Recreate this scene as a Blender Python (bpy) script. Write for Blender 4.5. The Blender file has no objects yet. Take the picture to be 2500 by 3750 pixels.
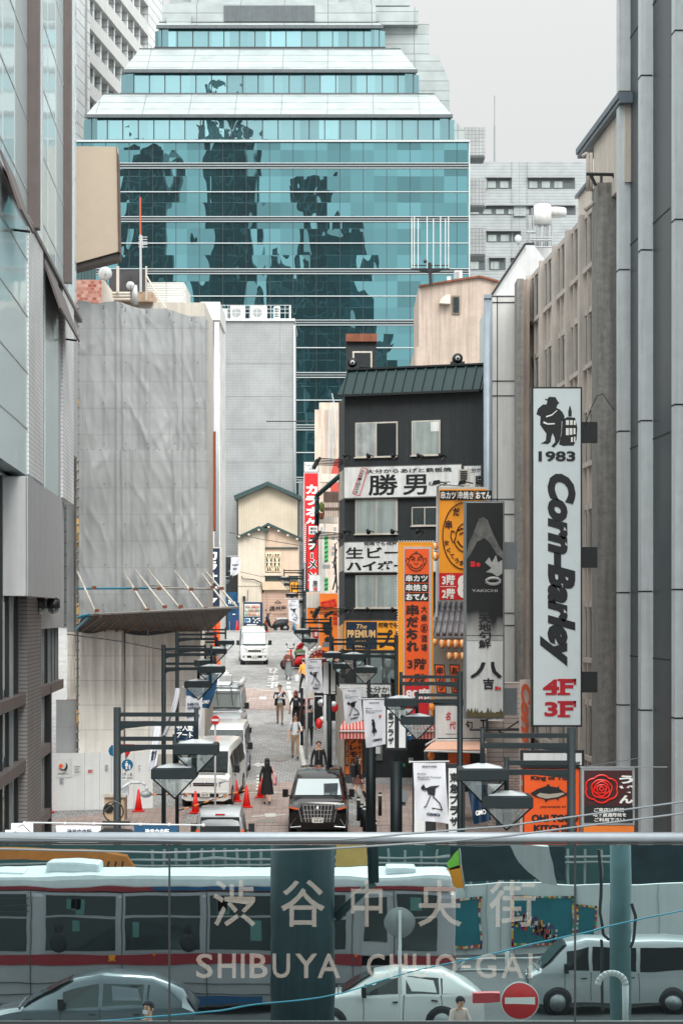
import bpy, bmesh, math, random
from math import radians, sin, cos, pi, sqrt
from mathutils import Vector, Matrix
random.seed(7)
scene = bpy.context.scene
COL = scene.collection
# ---------------------------------------------------------------- camera
F = 9000.0                      # focal length in photo pixels (2500 x 3750)
EYE = 6.9                       # eye height over the street where it starts to climb
cam = bpy.data.cameras.new('camera'); camo = bpy.data.objects.new('camera', cam); COL.objects.link(camo)
cam.sensor_fit = 'VERTICAL'; cam.sensor_height = 36; cam.lens = 36 * F / 3750
cam.shift_y = 0.1; cam.clip_start = 0.5; cam.clip_end = 3000
camo.location = (0, 0, EYE); camo.rotation_euler = (pi / 2, 0, 0)
scene.camera = camo
# ---------------------------------------------------------------- sky and sun (overcast)
w = bpy.data.worlds.new('World'); scene.world = w; w.use_nodes = True
nt = w.node_tree; nt.nodes.clear(); N = nt.nodes.new; K = nt.links.new
out = N('ShaderNodeOutputWorld'); bg = N('ShaderNodeBackground'); bg.inputs['Strength'].default_value = 0.1
sky = N('ShaderNodeTexSky'); sky.sky_type = 'NISHITA'; sky.sun_disc = False
sky.sun_elevation = radians(42); sky.sun_rotation = radians(170); sky.dust_density = 3
hs = N('ShaderNodeHueSaturation'); hs.inputs['Saturation'].default_value = 0.12
tc = N('ShaderNodeTexCoord'); sx = N('ShaderNodeSeparateXYZ'); mr = N('ShaderNodeMapRange')
mr.inputs['From Min'].default_value = 0.0; mr.inputs['From Max'].default_value = 1.0
mr.inputs['To Min'].default_value = 8.5; mr.inputs['To Max'].default_value = 21.0
nz = N('ShaderNodeTexNoise'); nz.inputs['Scale'].default_value = 3.2; nz.inputs['Detail'].default_value = 5
cm = N('ShaderNodeMapRange'); cm.inputs['To Min'].default_value = 0.8; cm.inputs['To Max'].default_value = 1.2
cl = N('ShaderNodeMath'); cl.operation = 'MULTIPLY'
tint = N('ShaderNodeMix'); tint.data_type = 'RGBA'; tint.blend_type = 'MULTIPLY'; tint.inputs[0].default_value = 1
tint.inputs[7].default_value = (0.985, 1.0, 0.99, 1)
mx = N('ShaderNodeMix'); mx.data_type = 'RGBA'; mx.inputs[0].default_value = 0.9
K(tc.outputs['Generated'], sx.inputs[0]); K(sx.outputs['Z'], mr.inputs['Value'])
K(tc.outputs['Generated'], nz.inputs['Vector']); K(nz.outputs['Fac'], cm.inputs['Value'])
# clouds only show above the low band of even haze
zf = N('ShaderNodeMapRange'); zf.inputs['From Min'].default_value = 0.25; zf.inputs['From Max'].default_value = 0.6
mixc = N('ShaderNodeMix'); mixc.data_type = 'FLOAT'; mixc.inputs[2].default_value = 1.0
K(sx.outputs['Z'], zf.inputs['Value']); K(zf.outputs[0], mixc.inputs[0]); K(cm.outputs[0], mixc.inputs[3])
az = N('ShaderNodeMapRange'); az.inputs['From Min'].default_value = -0.8; az.inputs['From Max'].default_value = 0.8
az.inputs['To Min'].default_value = 1.55; az.inputs['To Max'].default_value = 0.49      # brighter cloud on the sun's side, behind the viewer
az2 = N('ShaderNodeMath'); az2.operation = 'MULTIPLY'; dt = N('ShaderNodeVectorMath'); dt.operation = 'DOT_PRODUCT'; dt.inputs[1].default_value = (-.25, .97, 0); K(tc.outputs['Generated'], dt.inputs[0]); K(dt.outputs['Value'], az.inputs['Value']); K(mr.outputs[0], az2.inputs[0]); K(az.outputs[0], az2.inputs[1])
K(az2.outputs[0], cl.inputs[0]); K(mixc.outputs[0], cl.inputs[1]); K(cl.outputs[0], tint.inputs[6])
K(sky.outputs[0], hs.inputs['Color']); K(hs.outputs[0], mx.inputs[6]); K(tint.outputs[2], mx.inputs[7])
K(mx.outputs[2], bg.inputs['Color']); K(bg.outputs[0], out.inputs['Surface'])
sl = bpy.data.lights.new('sun', 'SUN'); sl.energy = 1.5; sl.angle = radians(22); sl.color = (1, 0.96, 0.9)
so = bpy.data.objects.new('sun', sl); COL.objects.link(so)
so.rotation_euler = (radians(48), radians(0), radians(10)); so.location = (0, -20, 80)
vs = scene.view_settings; vs.view_transform = 'Standard'; vs.look = 'None'; vs.gamma = 1; vs.exposure = 0.6
vs.use_curve_mapping = False
scene.cycles.max_bounces = 7; scene.cycles.diffuse_bounces = 3; scene.cycles.glossy_bounces = 4
scene.cycles.transmission_bounces = 4; scene.cycles.transparent_max_bounces = 8
scene.cycles.caustics_reflective = False; scene.cycles.caustics_refractive = False

# ---------------------------------------------------------------- materials
def lin(c):
    r = []
    for v in c[:3]:
        v = v / 255.0
        r.append(v / 12.92 if v <= 0.04045 else ((v + 0.055) / 1.055) ** 2.4)
    return r
MATS = {}
def mat(name, rgb, rough=0.7, metal=0.0, var=0.12, scale=2.0, streak=0.0, bump=0.0, bscale=20.0, spec=0.5, grain=0.0, coat=0.0):
    """matt or glossy paint: colour with mottling, vertical dirt streaks and a fine bump"""
    if name in MATS: return MATS[name]
    m = bpy.data.materials.new(name); m.use_nodes = True; MATS[name] = m
    t = m.node_tree; p = t.nodes['Principled BSDF']; N = t.nodes.new; K = t.links.new
    c = lin(rgb)
    p.inputs['Roughness'].default_value = rough; p.inputs['Metallic'].default_value = metal
    p.inputs['Specular IOR Level'].default_value = spec; p.inputs['Coat Weight'].default_value = coat
    p.inputs['Base Color'].default_value = (*c, 1)
    tc = N('ShaderNodeTexCoord')
    if var or streak:
        n = N('ShaderNodeTexNoise'); n.inputs['Scale'].default_value = scale; n.inputs['Detail'].default_value = 6
        n.inputs['Roughness'].default_value = 0.65
        K(tc.outputs['Object'], n.inputs['Vector'])
        r = N('ShaderNodeMapRange'); r.inputs['From Min'].default_value = 0.3; r.inputs['From Max'].default_value = 0.7
        r.inputs['To Min'].default_value = 1 - var; r.inputs['To Max'].default_value = 1 + var
        K(n.outputs['Fac'], r.inputs['Value'])
        val = r.outputs[0]
        if streak:
            mp = N('ShaderNodeMapping'); mp.inputs['Scale'].default_value = (4.5, 4.5, 0.22)
            K(tc.outputs['Object'], mp.inputs['Vector'])
            n2 = N('ShaderNodeTexNoise'); n2.inputs['Scale'].default_value = 1.3; n2.inputs['Detail'].default_value = 5
            K(mp.outputs[0], n2.inputs['Vector'])
            r2 = N('ShaderNodeMapRange'); r2.inputs['From Min'].default_value = 0.42; r2.inputs['From Max'].default_value = 0.68
            r2.inputs['To Min'].default_value = 1.0; r2.inputs['To Max'].default_value = 1 - streak
            K(n2.outputs['Fac'], r2.inputs['Value'])
            mu = N('ShaderNodeMath'); mu.operation = 'MULTIPLY'; K(val, mu.inputs[0]); K(r2.outputs[0], mu.inputs[1]); val = mu.outputs[0]
        if grain:
            n3 = N('ShaderNodeTexNoise'); n3.inputs['Scale'].default_value = scale * 14; n3.inputs['Detail'].default_value = 2
            K(tc.outputs['Object'], n3.inputs['Vector'])
            r3 = N('ShaderNodeMapRange'); r3.inputs['From Min'].default_value = 0.35; r3.inputs['From Max'].default_value = 0.65
            r3.inputs['To Min'].default_value = 1 - grain; r3.inputs['To Max'].default_value = 1 + grain
            K(n3.outputs['Fac'], r3.inputs['Value'])
            mu = N('ShaderNodeMath'); mu.operation = 'MULTIPLY'; K(val, mu.inputs[0]); K(r3.outputs[0], mu.inputs[1]); val = mu.outputs[0]
        mxx = N('ShaderNodeVectorMath'); mxx.operation = 'SCALE'; mxx.inputs[0].default_value = c
        K(val, mxx.inputs['Scale']); K(mxx.outputs[0], p.inputs['Base Color'])
    if bump:
        b = N('ShaderNodeBump'); b.inputs['Strength'].default_value = bump; b.inputs['Distance'].default_value = 0.02
        nb = N('ShaderNodeTexNoise'); nb.inputs['Scale'].default_value = bscale; nb.inputs['Detail'].default_value = 5
        K(tc.outputs['Object'], nb.inputs['Vector']); K(nb.outputs['Fac'], b.inputs['Height']); K(b.outputs[0], p.inputs['Normal'])
    return m
def grid_mat(name, rgb, joint, sx_, sz, jw=0.06, rough=0.6, var=0.1, offset=0.0, plane='XZ', mortarvar=0.0, c2=None, metal=0.0, streak=0.0, bump=0.3):
    """tiles, bricks or panels with joints: real pattern of the surface"""
    if name in MATS: return MATS[name]
    m = bpy.data.materials.new(name); m.use_nodes = True; MATS[name] = m
    t = m.node_tree; p = t.nodes['Principled BSDF']; N = t.nodes.new; K = t.links.new
    p.inputs['Roughness'].default_value = rough; p.inputs['Metallic'].default_value = metal
    tc = N('ShaderNodeTexCoord'); s = N('ShaderNodeSeparateXYZ'); cb = N('ShaderNodeCombineXYZ')
    K(tc.outputs['Object'], s.inputs[0])
    a, b_ = {'XZ': ('X', 'Z'), 'YZ': ('Y', 'Z'), 'XY': ('X', 'Y'), 'YX': ('Y', 'X')}[plane]
    K(s.outputs[a], cb.inputs[0]); K(s.outputs[b_], cb.inputs[1])
    br = N('ShaderNodeTexBrick'); br.offset = offset; br.inputs['Scale'].default_value = 1
    br.inputs['Brick Width'].default_value = sx_; br.inputs['Row Height'].default_value = sz
    br.inputs['Mortar Size'].default_value = jw / 2; br.inputs['Mortar Smooth'].default_value = 0.1
    c = lin(rgb); cc = lin(c2) if c2 else [v * (1 - var) for v in c]
    br.inputs['Color1'].default_value = (*[min(1, v * (1 + (var if not c2 else 0))) for v in c], 1); br.inputs['Color2'].default_value = (*cc, 1)
    br.inputs['Mortar'].default_value = (*lin(joint), 1)
    K(cb.outputs[0], br.inputs['Vector'])
    n = N('ShaderNodeTexNoise'); n.inputs['Scale'].default_value = 0.8; n.inputs['Detail'].default_value = 6; K(tc.outputs['Object'], n.inputs['Vector'])
    r = N('ShaderNodeMapRange'); r.inputs['From Min'].default_value = 0.3; r.inputs['From Max'].default_value = 0.7
    r.inputs['To Min'].default_value = 0.86; r.inputs['To Max'].default_value = 1.12; K(n.outputs['Fac'], r.inputs['Value'])
    sc = N('ShaderNodeVectorMath'); sc.operation = 'SCALE'; K(br.outputs['Color'], sc.inputs[0]); K(r.outputs[0], sc.inputs['Scale'])
    K(sc.outputs[0], p.inputs['Base Color'])
    if bump:
        bp = N('ShaderNodeBump'); bp.inputs['Strength'].default_value = bump; bp.inputs['Distance'].default_value = 0.01; bp.invert = True
        K(br.outputs['Fac'], bp.inputs['Height']); K(bp.outputs[0], p.inputs['Normal'])
    return m
def glass_mat(name, tint, base, fac=0.6, wob=0.25, wsc=1.2, rough=0.02, panel=None, tilt=0.0, trans=None, stretch=(1, 1, 1), tvar=0.0):
    """coated facade or window glass: a wavy mirror over a dark body"""
    if name in MATS: return MATS[name]
    m = bpy.data.materials.new(name); m.use_nodes = True; MATS[name] = m
    t = m.node_tree; t.nodes.clear(); N = t.nodes.new; K = t.links.new
    o = N('ShaderNodeOutputMaterial'); g = N('ShaderNodeBsdfGlossy'); g.inputs['Roughness'].default_value = rough
    g.inputs['Color'].default_value = (*tint, 1)
    if trans is None:
        d = N('ShaderNodeBsdfPrincipled'); d.inputs['Base Color'].default_value = (*lin(base), 1); d.inputs['Roughness'].default_value = 0.3
    else:
        d = N('ShaderNodeBsdfTransparent'); d.inputs['Color'].default_value = (*trans, 1)
    fr = N('ShaderNodeLayerWeight'); fr.inputs['Blend'].default_value = 0.3
    mrr = N('ShaderNodeMapRange'); mrr.inputs['To Min'].default_value = fac; mrr.inputs['To Max'].default_value = min(1, fac + 0.35)
    K(fr.outputs['Fresnel'], mrr.inputs['Value'])
    ms = N('ShaderNodeMixShader'); K(mrr.outputs[0], ms.inputs[0]); K(d.outputs[0], ms.inputs[1]); K(g.outputs[0], ms.inputs[2]); K(ms.outputs[0], o.inputs[0])
    tc = N('ShaderNodeTexCoord'); vec = tc.outputs['Object']
    mp = N('ShaderNodeMapping'); mp.inputs['Scale'].default_value = stretch; K(vec, mp.inputs['Vector']); vec = mp.outputs[0]
    if panel:
        sn = N('ShaderNodeVectorMath'); sn.operation = 'SNAP'; sn.inputs[1].default_value = panel; K(tc.outputs['Object'], sn.inputs[0])
        wn = N('ShaderNodeTexWhiteNoise'); K(sn.outputs[0], wn.inputs['Vector'])
        sc = N('ShaderNodeVectorMath'); sc.operation = 'SCALE'; sc.inputs['Scale'].default_value = 9.0; K(wn.outputs['Color'], sc.inputs[0])
        ad = N('ShaderNodeVectorMath'); K(vec, ad.inputs[0]); K(sc.outputs[0], ad.inputs[1]); vec = ad.outputs[0]
    nz = N('ShaderNodeTexNoise'); nz.inputs['Scale'].default_value = wsc; nz.inputs['Detail'].default_value = 0.6; K(vec, nz.inputs['Vector'])
    b = N('ShaderNodeBump'); b.inputs['Strength'].default_value = wob; b.inputs['Distance'].default_value = 0.05
    K(nz.outputs['Fac'], b.inputs['Height'])
    nrm = b.outputs[0]
    if panel and tvar:
        tv = N('ShaderNodeMapRange'); tv.inputs['To Min'].default_value = 1 - tvar; tv.inputs['To Max'].default_value = 1 + tvar * .4; K(wn.outputs['Value'], tv.inputs['Value'])
        tm = N('ShaderNodeVectorMath'); tm.operation = 'SCALE'; tm.inputs[0].default_value = tint; K(tv.outputs[0], tm.inputs['Scale']); K(tm.outputs[0], g.inputs['Color'])
    if panel and tilt:
        s1 = N('ShaderNodeVectorMath'); s1.operation = 'SUBTRACT'; s1.inputs[1].default_value = (0.5, 0.5, 0.5); K(wn.outputs['Color'], s1.inputs[0])
        s2 = N('ShaderNodeVectorMath'); s2.operation = 'SCALE'; s2.inputs['Scale'].default_value = tilt; K(s1.outputs[0], s2.inputs[0])
        s3 = N('ShaderNodeVectorMath'); K(nrm, s3.inputs[0]); K(s2.outputs[0], s3.inputs[1])
        s4 = N('ShaderNodeVectorMath'); s4.operation = 'NORMALIZE'; K(s3.outputs[0], s4.inputs[0]); nrm = s4.outputs[0]
    K(nrm, g.inputs['Normal'])
    return m

# ---------------------------------------------------------------- geometry helpers
def zr(y):
    """height of the street at distance y"""
    if y <= 3: return -3.6
    if y <= 12: return -3.6 + (y - 3) / 9 * 2.2
    if y <= 30: return -1.4 + (y - 12) / 18 * .7
    if y <= 80: return -0.7 + (y - 30) * 0.014
    if y <= 154: return (y - 80) * 0.078
    return 5.772
def P(px, py, d): return Vector(((px - 1250) / F * d, d, EYE - (py - 2250) / F * d))
def RD(px, py, dz=0.0):
    """the point of the street seen at photo pixel (px, py)"""
    t = (py - 2250) / F
    d = 13.14 / (t + 0.078) if py < 3026 else 8.02 / (t + 0.014)
    return Vector(((px - 1250) / F * d, d, zr(d) + dz))
def ppm(d): return F / d
_tc = {}
def text2d(s, bold=0.0, shear=0.0):
    k = (s, bold, shear)
    if k in _tc: return _tc[k]
    c = bpy.data.curves.new('t', 'FONT'); c.body = s; c.offset = bold; c.shear = shear; c.resolution_u = 3
    o = bpy.data.objects.new('t', c); COL.objects.link(o)
    dg = bpy.context.evaluated_depsgraph_get(); m = bpy.data.meshes.new_from_object(o.evaluated_get(dg))
    v = [(p.co.x, p.co.y) for p in m.vertices]; f = [tuple(q.vertices) for q in m.polygons]
    if v:
        x0 = min(a for a, b in v); x1 = max(a for a, b in v); y0 = min(b for a, b in v); y1 = max(b for a, b in v)
        v = [((a - x0) / max(1e-6, x1 - x0), (b - y0) / max(1e-6, y1 - y0)) for a, b in v]
        asp = (x1 - x0) / max(1e-6, y1 - y0)
    else: asp = 1
    bpy.data.objects.remove(o); bpy.data.curves.remove(c); bpy.data.meshes.remove(m)
    _tc[k] = (v, f, asp); return _tc[k]
PIECEWISE = set('window_glass mullion inner_mullion floor_band column transom spandrel_band window_mullion roof_storey wall window_recess sun_shade gutter ledge pilaster meter_box down_pipe drain_pipe vertical_rib sill plaster_wall brick_wall left_wall front_wall upper_wall rafter_end hook coupler joist paper_notice dark_machine door_glass concrete_edge wheel_arch fog_lamp coat_panels tank roof_edge upper_roof lower_roof label_sticker antenna_rod wooden_frame letter panel_joint slotted light_bulb orange_trim wiper chrome_trim'.split())
class MB:
    def __init__(s, T=None): s.v = []; s.f = []; s.st = []; s.mi = []; s.m = 0; s.T = T; s.sm = set(); s.smooth = False
    def add(s, vs, fs):
        b = len(s.v); s.st.append((b, len(s.f)))
        if s.T is not None: vs = [s.T @ Vector(p) for p in vs]
        s.v += [tuple(p) for p in vs]
        for f in fs:
            s.f.append([i + b for i in f]); s.mi.append(s.m)
            if s.smooth: s.sm.add(len(s.f) - 1)
        return s
    def box(s, x0, x1, y0, y1, z0, z1):
        x0, x1 = sorted((x0, x1)); y0, y1 = sorted((y0, y1)); z0, z1 = sorted((z0, z1))
        return s.add([(x0, y0, z0), (x1, y0, z0), (x1, y1, z0), (x0, y1, z0), (x0, y0, z1), (x1, y0, z1), (x1, y1, z1), (x0, y1, z1)],
                     [(0, 3, 2, 1), (4, 5, 6, 7), (0, 1, 5, 4), (1, 2, 6, 5), (2, 3, 7, 6), (3, 0, 4, 7)])
    def pbox(s, a, b, c, e, d, th=0.1):
        """box whose front face is the photo rectangle (a,b)-(c,e) at distance d"""
        p = P(a, b, d); q = P(c, e, d); return s.box(p.x, q.x, d, d + th, p.z, q.z)
    def quad(s, *pts): return s.add(pts, [tuple(range(len(pts)))])
    def prism(s, pts, off):
        n = len(pts); o = Vector(off); pts = [Vector(p) for p in pts]
        return s.add(pts + [p + o for p in pts], [tuple(range(n))] + [tuple(range(2 * n - 1, n - 1, -1))] + [(i, i + n, (i + 1) % n + n, (i + 1) % n) for i in range(n)])
    def ppoly(s, pts, d, th=0.1): return s.prism([P(x, y, d) for x, y in pts], (0, th, 0))
    def tube(s, p, q, r, n=8, r2=None, cap=True):
        p = Vector(p); q = Vector(q); d = (q - p)
        if d.length < 1e-6: return s
        d.normalize(); u = d.orthogonal().normalized(); v = d.cross(u); r2 = r if r2 is None else r2
        vs = []
        for c, rr in ((p, r), (q, r2)):
            for i in range(n): a = 2 * pi * i / n; vs.append(c + u * cos(a) * rr + v * sin(a) * rr)
        fs = [(i, (i + 1) % n, (i + 1) % n + n, i + n) for i in range(n)]
        if cap: fs += [tuple(range(n - 1, -1, -1)), tuple(range(n, 2 * n))]
        sm = s.smooth; s.smooth = n > 6; s.add(vs, fs); s.smooth = sm; return s
    def path(s, pts, r, n=6):
        for a, b in zip(pts, pts[1:]): s.tube(a, b, r, n)
        return s
    def ball(s, c, r, n=10, m=6, sc=(1, 1, 1), half=False):
        vs = []; fs = []
        top = pi / 2
        lo = 0 if half else -pi / 2
        for j in range(m + 1):
            a = lo + (top - lo) * j / m
            for i in range(n): b = 2 * pi * i / n; vs.append((c[0] + r * cos(a) * cos(b) * sc[0], c[1] + r * cos(a) * sin(b) * sc[1], c[2] + r * sin(a) * sc[2]))
        for j in range(m):
            for i in range(n): fs.append((j * n + i, j * n + (i + 1) % n, (j + 1) * n + (i + 1) % n, (j + 1) * n + i))
        sm = s.smooth; s.smooth = True; s.add(vs, fs); s.smooth = sm; return s
    def loft(s, rings, close=True, capa=True, capb=True):
        n = len(rings[0]); vs = [p for r in rings for p in r]; fs = []
        for j in range(len(rings) - 1):
            for i in range(n if close else n - 1): fs.append((j * n + i, j * n + (i + 1) % n, (j + 1) * n + (i + 1) % n, (j + 1) * n + i))
        if capa: fs.append(tuple(range(n - 1, -1, -1)))
        if capb: fs.append(tuple(range((len(rings) - 1) * n, len(rings) * n)))
        return s.add(vs, fs)
    def text(s, t, o, u, v, wid, hei, bold=0.0, shear=0.0):
        """text filling wid x hei from its lower left corner o along unit vectors u, v"""
        kj = any(ord(c_) >= 0x3400 for c_ in t); o = Vector(o); u = Vector(u); v = Vector(v)
        if kj and bold > .012:      # thick strokes for dense characters: shifted copies, each a hair further out
            nn = u.cross(v); q = bold * .42 * hei
            for k_, (dx, dy) in enumerate(((q, q), (-q, q), (q, -q), (-q, -q))): s.text(t, o + u * dx + v * dy + nn * .0012 * k_, u, v, wid, hei, .008, shear)
            return s
        vs, fs, a = text2d(t, bold, shear)
        return s.add([o + u * (x * wid) + v * (y * hei) for x, y in vs], fs)
    def ptext(s, t, a, b, c, e, d, bold=0.0, shear=0.0, vert=False, rot=0, gap=0.1):
        """text on the front-facing plane at distance d inside photo rectangle a,b,c,e"""
        if vert:
            n = len(t); h = (e - b) / n
            for i, ch in enumerate(t):
                if ch == ' ': continue
                if ch == 'ー':
                    s.pbox((a + c) / 2 - (c - a) * .09, b + h * i + h * .1, (a + c) / 2 + (c - a) * .09, b + h * (i + 1) - h * .1, d, .004); continue
                sm_ = ch in 'ッャュョォ'
                s.ptext(ch, a + (c - a) * (.25 if sm_ else 0), b + h * i + h * (gap + (.2 if sm_ else 0)), c, b + h * (i + 1) - h * gap, d, bold, shear)
            return s
        cx = (a + c) / 2; cy = (b + e) / 2
        if rot == 90:      # reads top to bottom (turned clockwise)
            o = P(a, b, d); return s.text(t, o, (0, 0, -1), (1, 0, 0), (e - b) / ppm(d), (c - a) / ppm(d), bold, shear)
        if rot:
            r = radians(rot); u = Vector((cos(r), 0, sin(r))); v = Vector((-sin(r), 0, cos(r))); W = (c - a) / ppm(d); H = (e - b) / ppm(d)
            o = P(cx, cy, d) - u * W / 2 - v * H / 2; return s.text(t, o, u, v, W, H, bold, shear)
        return s.text(t, P(a, e, d), (1, 0, 0), (0, 0, 1), (c - a) / ppm(d), (e - b) / ppm(d), bold, shear)
    def build(s, name, mats, parent=None, label=None, bevel=0):
        if parent and name in PIECEWISE and 1 < len(s.st) <= 90:     # every loose piece a part of its own
            st = s.st + [(len(s.v), len(s.f))]; first = None
            for (v0, f0), (v1, f1) in zip(st, st[1:]):
                q = MB(); q.v = s.v[v0:v1]; q.f = [[i - v0 for i in f] for f in s.f[f0:f1]]; q.mi = s.mi[f0:f1]; q.sm = {i - f0 for i in s.sm if f0 <= i < f1}
                o = q.build(name, mats, parent, label, bevel); first = first or o
            return first
        me = bpy.data.meshes.new(name); me.from_pydata(s.v, [], s.f)
        mats = mats if isinstance(mats, (list, tuple)) else [mats]
        for m in mats: me.materials.append(m)
        me.polygons.foreach_set('material_index', s.mi)
        if s.sm: me.polygons.foreach_set('use_smooth', [i in s.sm for i in range(len(s.f))])
        me.update(); o = bpy.data.objects.new(name, me); COL.objects.link(o)
        if parent: o.parent = parent
        if label: o['label'] = label
        if bevel:
            b = o.modifiers.new('b', 'BEVEL'); b.width = bevel; b.segments = 2; b.limit_method = 'ANGLE'; b.angle_limit = radians(40)
            dg = bpy.context.evaluated_depsgraph_get(); m2 = bpy.data.meshes.new_from_object(o.evaluated_get(dg)); o.modifiers.clear(); o.data = m2; bpy.data.meshes.remove(me)
        return o
ROOTS = []
def thing(name, label, cat, group=None, loc=None):
    o = bpy.data.objects.new(name, None); COL.objects.link(o); o.empty_display_size = 0.2
    o['label'] = label; o['category'] = cat
    if group: o['group'] = group
    if loc is not None: o.location = loc
    else: ROOTS.append(o)
    return o
def tag(o, label, cat, group=None, kind=None):
    if label: o['label'] = label
    if cat: o['category'] = cat
    if group: o['group'] = group
    if kind: o['kind'] = kind
    return o
def desc(o):
    r = []
    for c in o.children: r.append(c); r += desc(c)
    return r
def settle():
    """move every thing's origin to its own base"""
    for o in ROOTS:
        ds = [d for d in desc(o) if d.type == 'MESH']
        if not ds: continue
        pts = [v.co for d in ds for v in d.data.vertices]
        if not pts: continue
        c = Vector(((min(p.x for p in pts) + max(p.x for p in pts)) / 2, (min(p.y for p in pts) + max(p.y for p in pts)) / 2, min(p.z for p in pts)))
        for me in {d.data for d in ds}: me.transform(Matrix.Translation(-c))
        o.location = c
    for o in list(scene.objects):
        if o.type == 'MESH' and o.parent is None and 'category' in o and o.get('kind') != 'structure' and o.location.length == 0 and o.data.users == 1 and not o.get('placed'):
            pts = [v.co for v in o.data.vertices]
            c = Vector(((min(p.x for p in pts) + max(p.x for p in pts)) / 2, (min(p.y for p in pts) + max(p.y for p in pts)) / 2, min(p.z for p in pts)))
            for me in {o.data} | {d.data for d in desc(o) if d.type == 'MESH'}: me.transform(Matrix.Translation(-c))
            o.location = c
    ROOTS.clear()
def dup(root, loc, rotz=None, label=None, scale=None, cat=None):
    r = root.copy(); COL.objects.link(r); r.location = loc
    if rotz is not None: r.rotation_euler[2] = rotz
    if scale: r.scale = (scale,) * 3
    if label: r['label'] = label
    def kids(a, b):
        for ch in list(a.children):
            c = ch.copy(); COL.objects.link(c); c.parent = b; kids(ch, c)
    kids(root, r); return r
def FR(x, y, yaw, z=0.0):
    """local frame: +x along a facade, +y into the building"""
    return Matrix.Translation((x, y, z)) @ Matrix.Rotation(yaw, 4, 'Z')
# ---------------------------------------------------------------- palette
WHITE = mat('white_paint', (196, 198, 196), 0.55, var=0.08, streak=0.12)
OFFW = mat('off_white_plaster', (196, 190, 180), 0.8, var=0.1, streak=0.18)
CREAM = mat('cream_plaster', (192, 182, 166), 0.85, var=0.06, streak=0.1)
BEIGE = mat('beige_plaster', (172, 157, 145), 0.85, var=0.1, streak=0.28)
TEAL = mat('dark_teal_metal', (12, 24, 28), 0.55, 0, var=0.12, scale=4, spec=.3)
BLACK = mat('black_metal', (22, 26, 28), 0.45, var=0.1)
BLACKP = mat('black_plaster', (37, 42, 45), 0.75, var=0.2, streak=0.25, bump=0.5, bscale=9)
GREY = mat('grey_metal', (140, 144, 146), 0.45, 0.3, var=0.1, streak=0.1)
DGREY = mat('dark_grey_panel', (74, 82, 86), 0.5, var=0.15, streak=0.2)
LGREY = mat('light_grey_panel', (186, 189, 190), 0.45, 0.1, var=0.06, streak=0.1)
STEEL = mat('steel', (176, 180, 182), 0.3, 0.8, var=0.1)
CONC = mat('rough_concrete', (140, 138, 134), 0.95, var=0.22, scale=5, streak=0.3, bump=1.0, bscale=30, grain=0.18)
RED = mat('red_sign', (200, 24, 30), 0.45, var=0.04)
ORANGE = mat('orange_sign', (240, 92, 26), 0.45, var=0.05)
YELLOW = mat('yellow_sign', (244, 158, 34), 0.45, var=0.05)
NAVY = mat('navy_print', (10, 38, 62), 0.45, var=0.08)
BLUE = mat('blue_print', (8, 74, 116), 0.45, var=0.08)
INK = mat('black_ink', (16, 20, 24), 0.5, var=0.05)
WINK = mat('white_ink', (232, 232, 228), 0.5, var=0.03)
RINK = mat('red_ink', (186, 22, 34), 0.5, var=0.05)
SIGNW = mat('white_sign_face', (214, 217, 216), 0.4, var=0.08, streak=0.16)
BROWN = mat('weathered_wood', (92, 74, 66), 0.8, var=0.25, streak=0.3)
RUST = mat('rusty_metal', (124, 72, 50), 0.8, var=0.3, streak=0.3)
GREENP = mat('green_paint', (70, 168, 104), 0.6, var=0.1)
CABLE = mat('cable_rubber', (28, 30, 32), 0.6, var=0)
WGLASS = glass_mat('window_glass', (0.55, 0.66, 0.66), (30, 42, 44), 0.22, 0.2, 1.5)
PGLASS = mat('curtained_window', (150, 161, 159), .3, var=.14, scale=1.3, streak=.32)

def solo(parent, name, m_, fn, label=None):
    b = MB(); fn(b); return b.build(name, m_, parent, label)
# ---------------------------------------------------------------- ground
def strip_sheet(mb, pts, dz):
    mb.quad(*[(x, y, zr(y) + dz) for x, y in pts])
g = MB()
ys = [-400, -150, -80, -60, -30, 0, 3, 12, 22, 30, 45, 60, 80, 100, 120, 140, 154, 175, 220, 400, 900]
xs = [-400, -60, -16, 16, 60, 400]
vs = [(x, y, zr(y)) for y in ys for x in xs]; n = len(xs)
g.add(vs, [(j * n + i, j * n + i + 1, (j + 1) * n + i + 1, (j + 1) * n + i) for j in range(len(ys) - 1) for i in range(n - 1)])
PAVE = grid_mat('grey_pavers', (146, 146, 145), (104, 103, 102), 0.24, 0.42, 0.025, 0.85, 0.12, 0.5, 'XY', streak=0.1)
tag(g.build('ground', PAVE), None, None, kind='structure')
# red brick pavement areas and asphalt of the main road (sheets laid on the ground)
def px_sheet(mb, pts, dz=0.012):
    """sheet on the street inside a photo outline, cut where the slope changes"""
    vs = [RD(x, y, dz) for x, y in pts]; mb.quad(*vs)
PINK = grid_mat('pink_pavers', (154, 138, 131), (116, 102, 97), 0.5, 0.25, 0.03, 0.85, 0.14, 0.5, 'XY')
r = MB()
px_sheet(r, [(700, 3024), (830, 2870), (1110, 2865), (1125, 2905), (1060, 3024)][::-1])   # band by the cones
px_sheet(r, [(560, 2960), (700, 2955), (660, 3024), (170, 3024), (200, 3000)][::-1])
px_sheet(r, [(880, 2520), (1064, 2530), (1072, 2600), (860, 2600)][::-1])
px_sheet(r, [(1290, 2868), (1810, 2900), (1830, 3024), (1340, 3024)][::-1])
r.quad(*[(x, y, zr(y) + .012) for x, y in [(-9, 62), (12, 62), (12, 79.9), (-9, 79.9)]])
tag(r.build('paved_path', PINK), None, None, kind='structure')
ASPH = mat('asphalt', (84, 86, 88), 0.9, var=0.15, scale=3, grain=0.1, bump=0.4)
a = MB()
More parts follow.
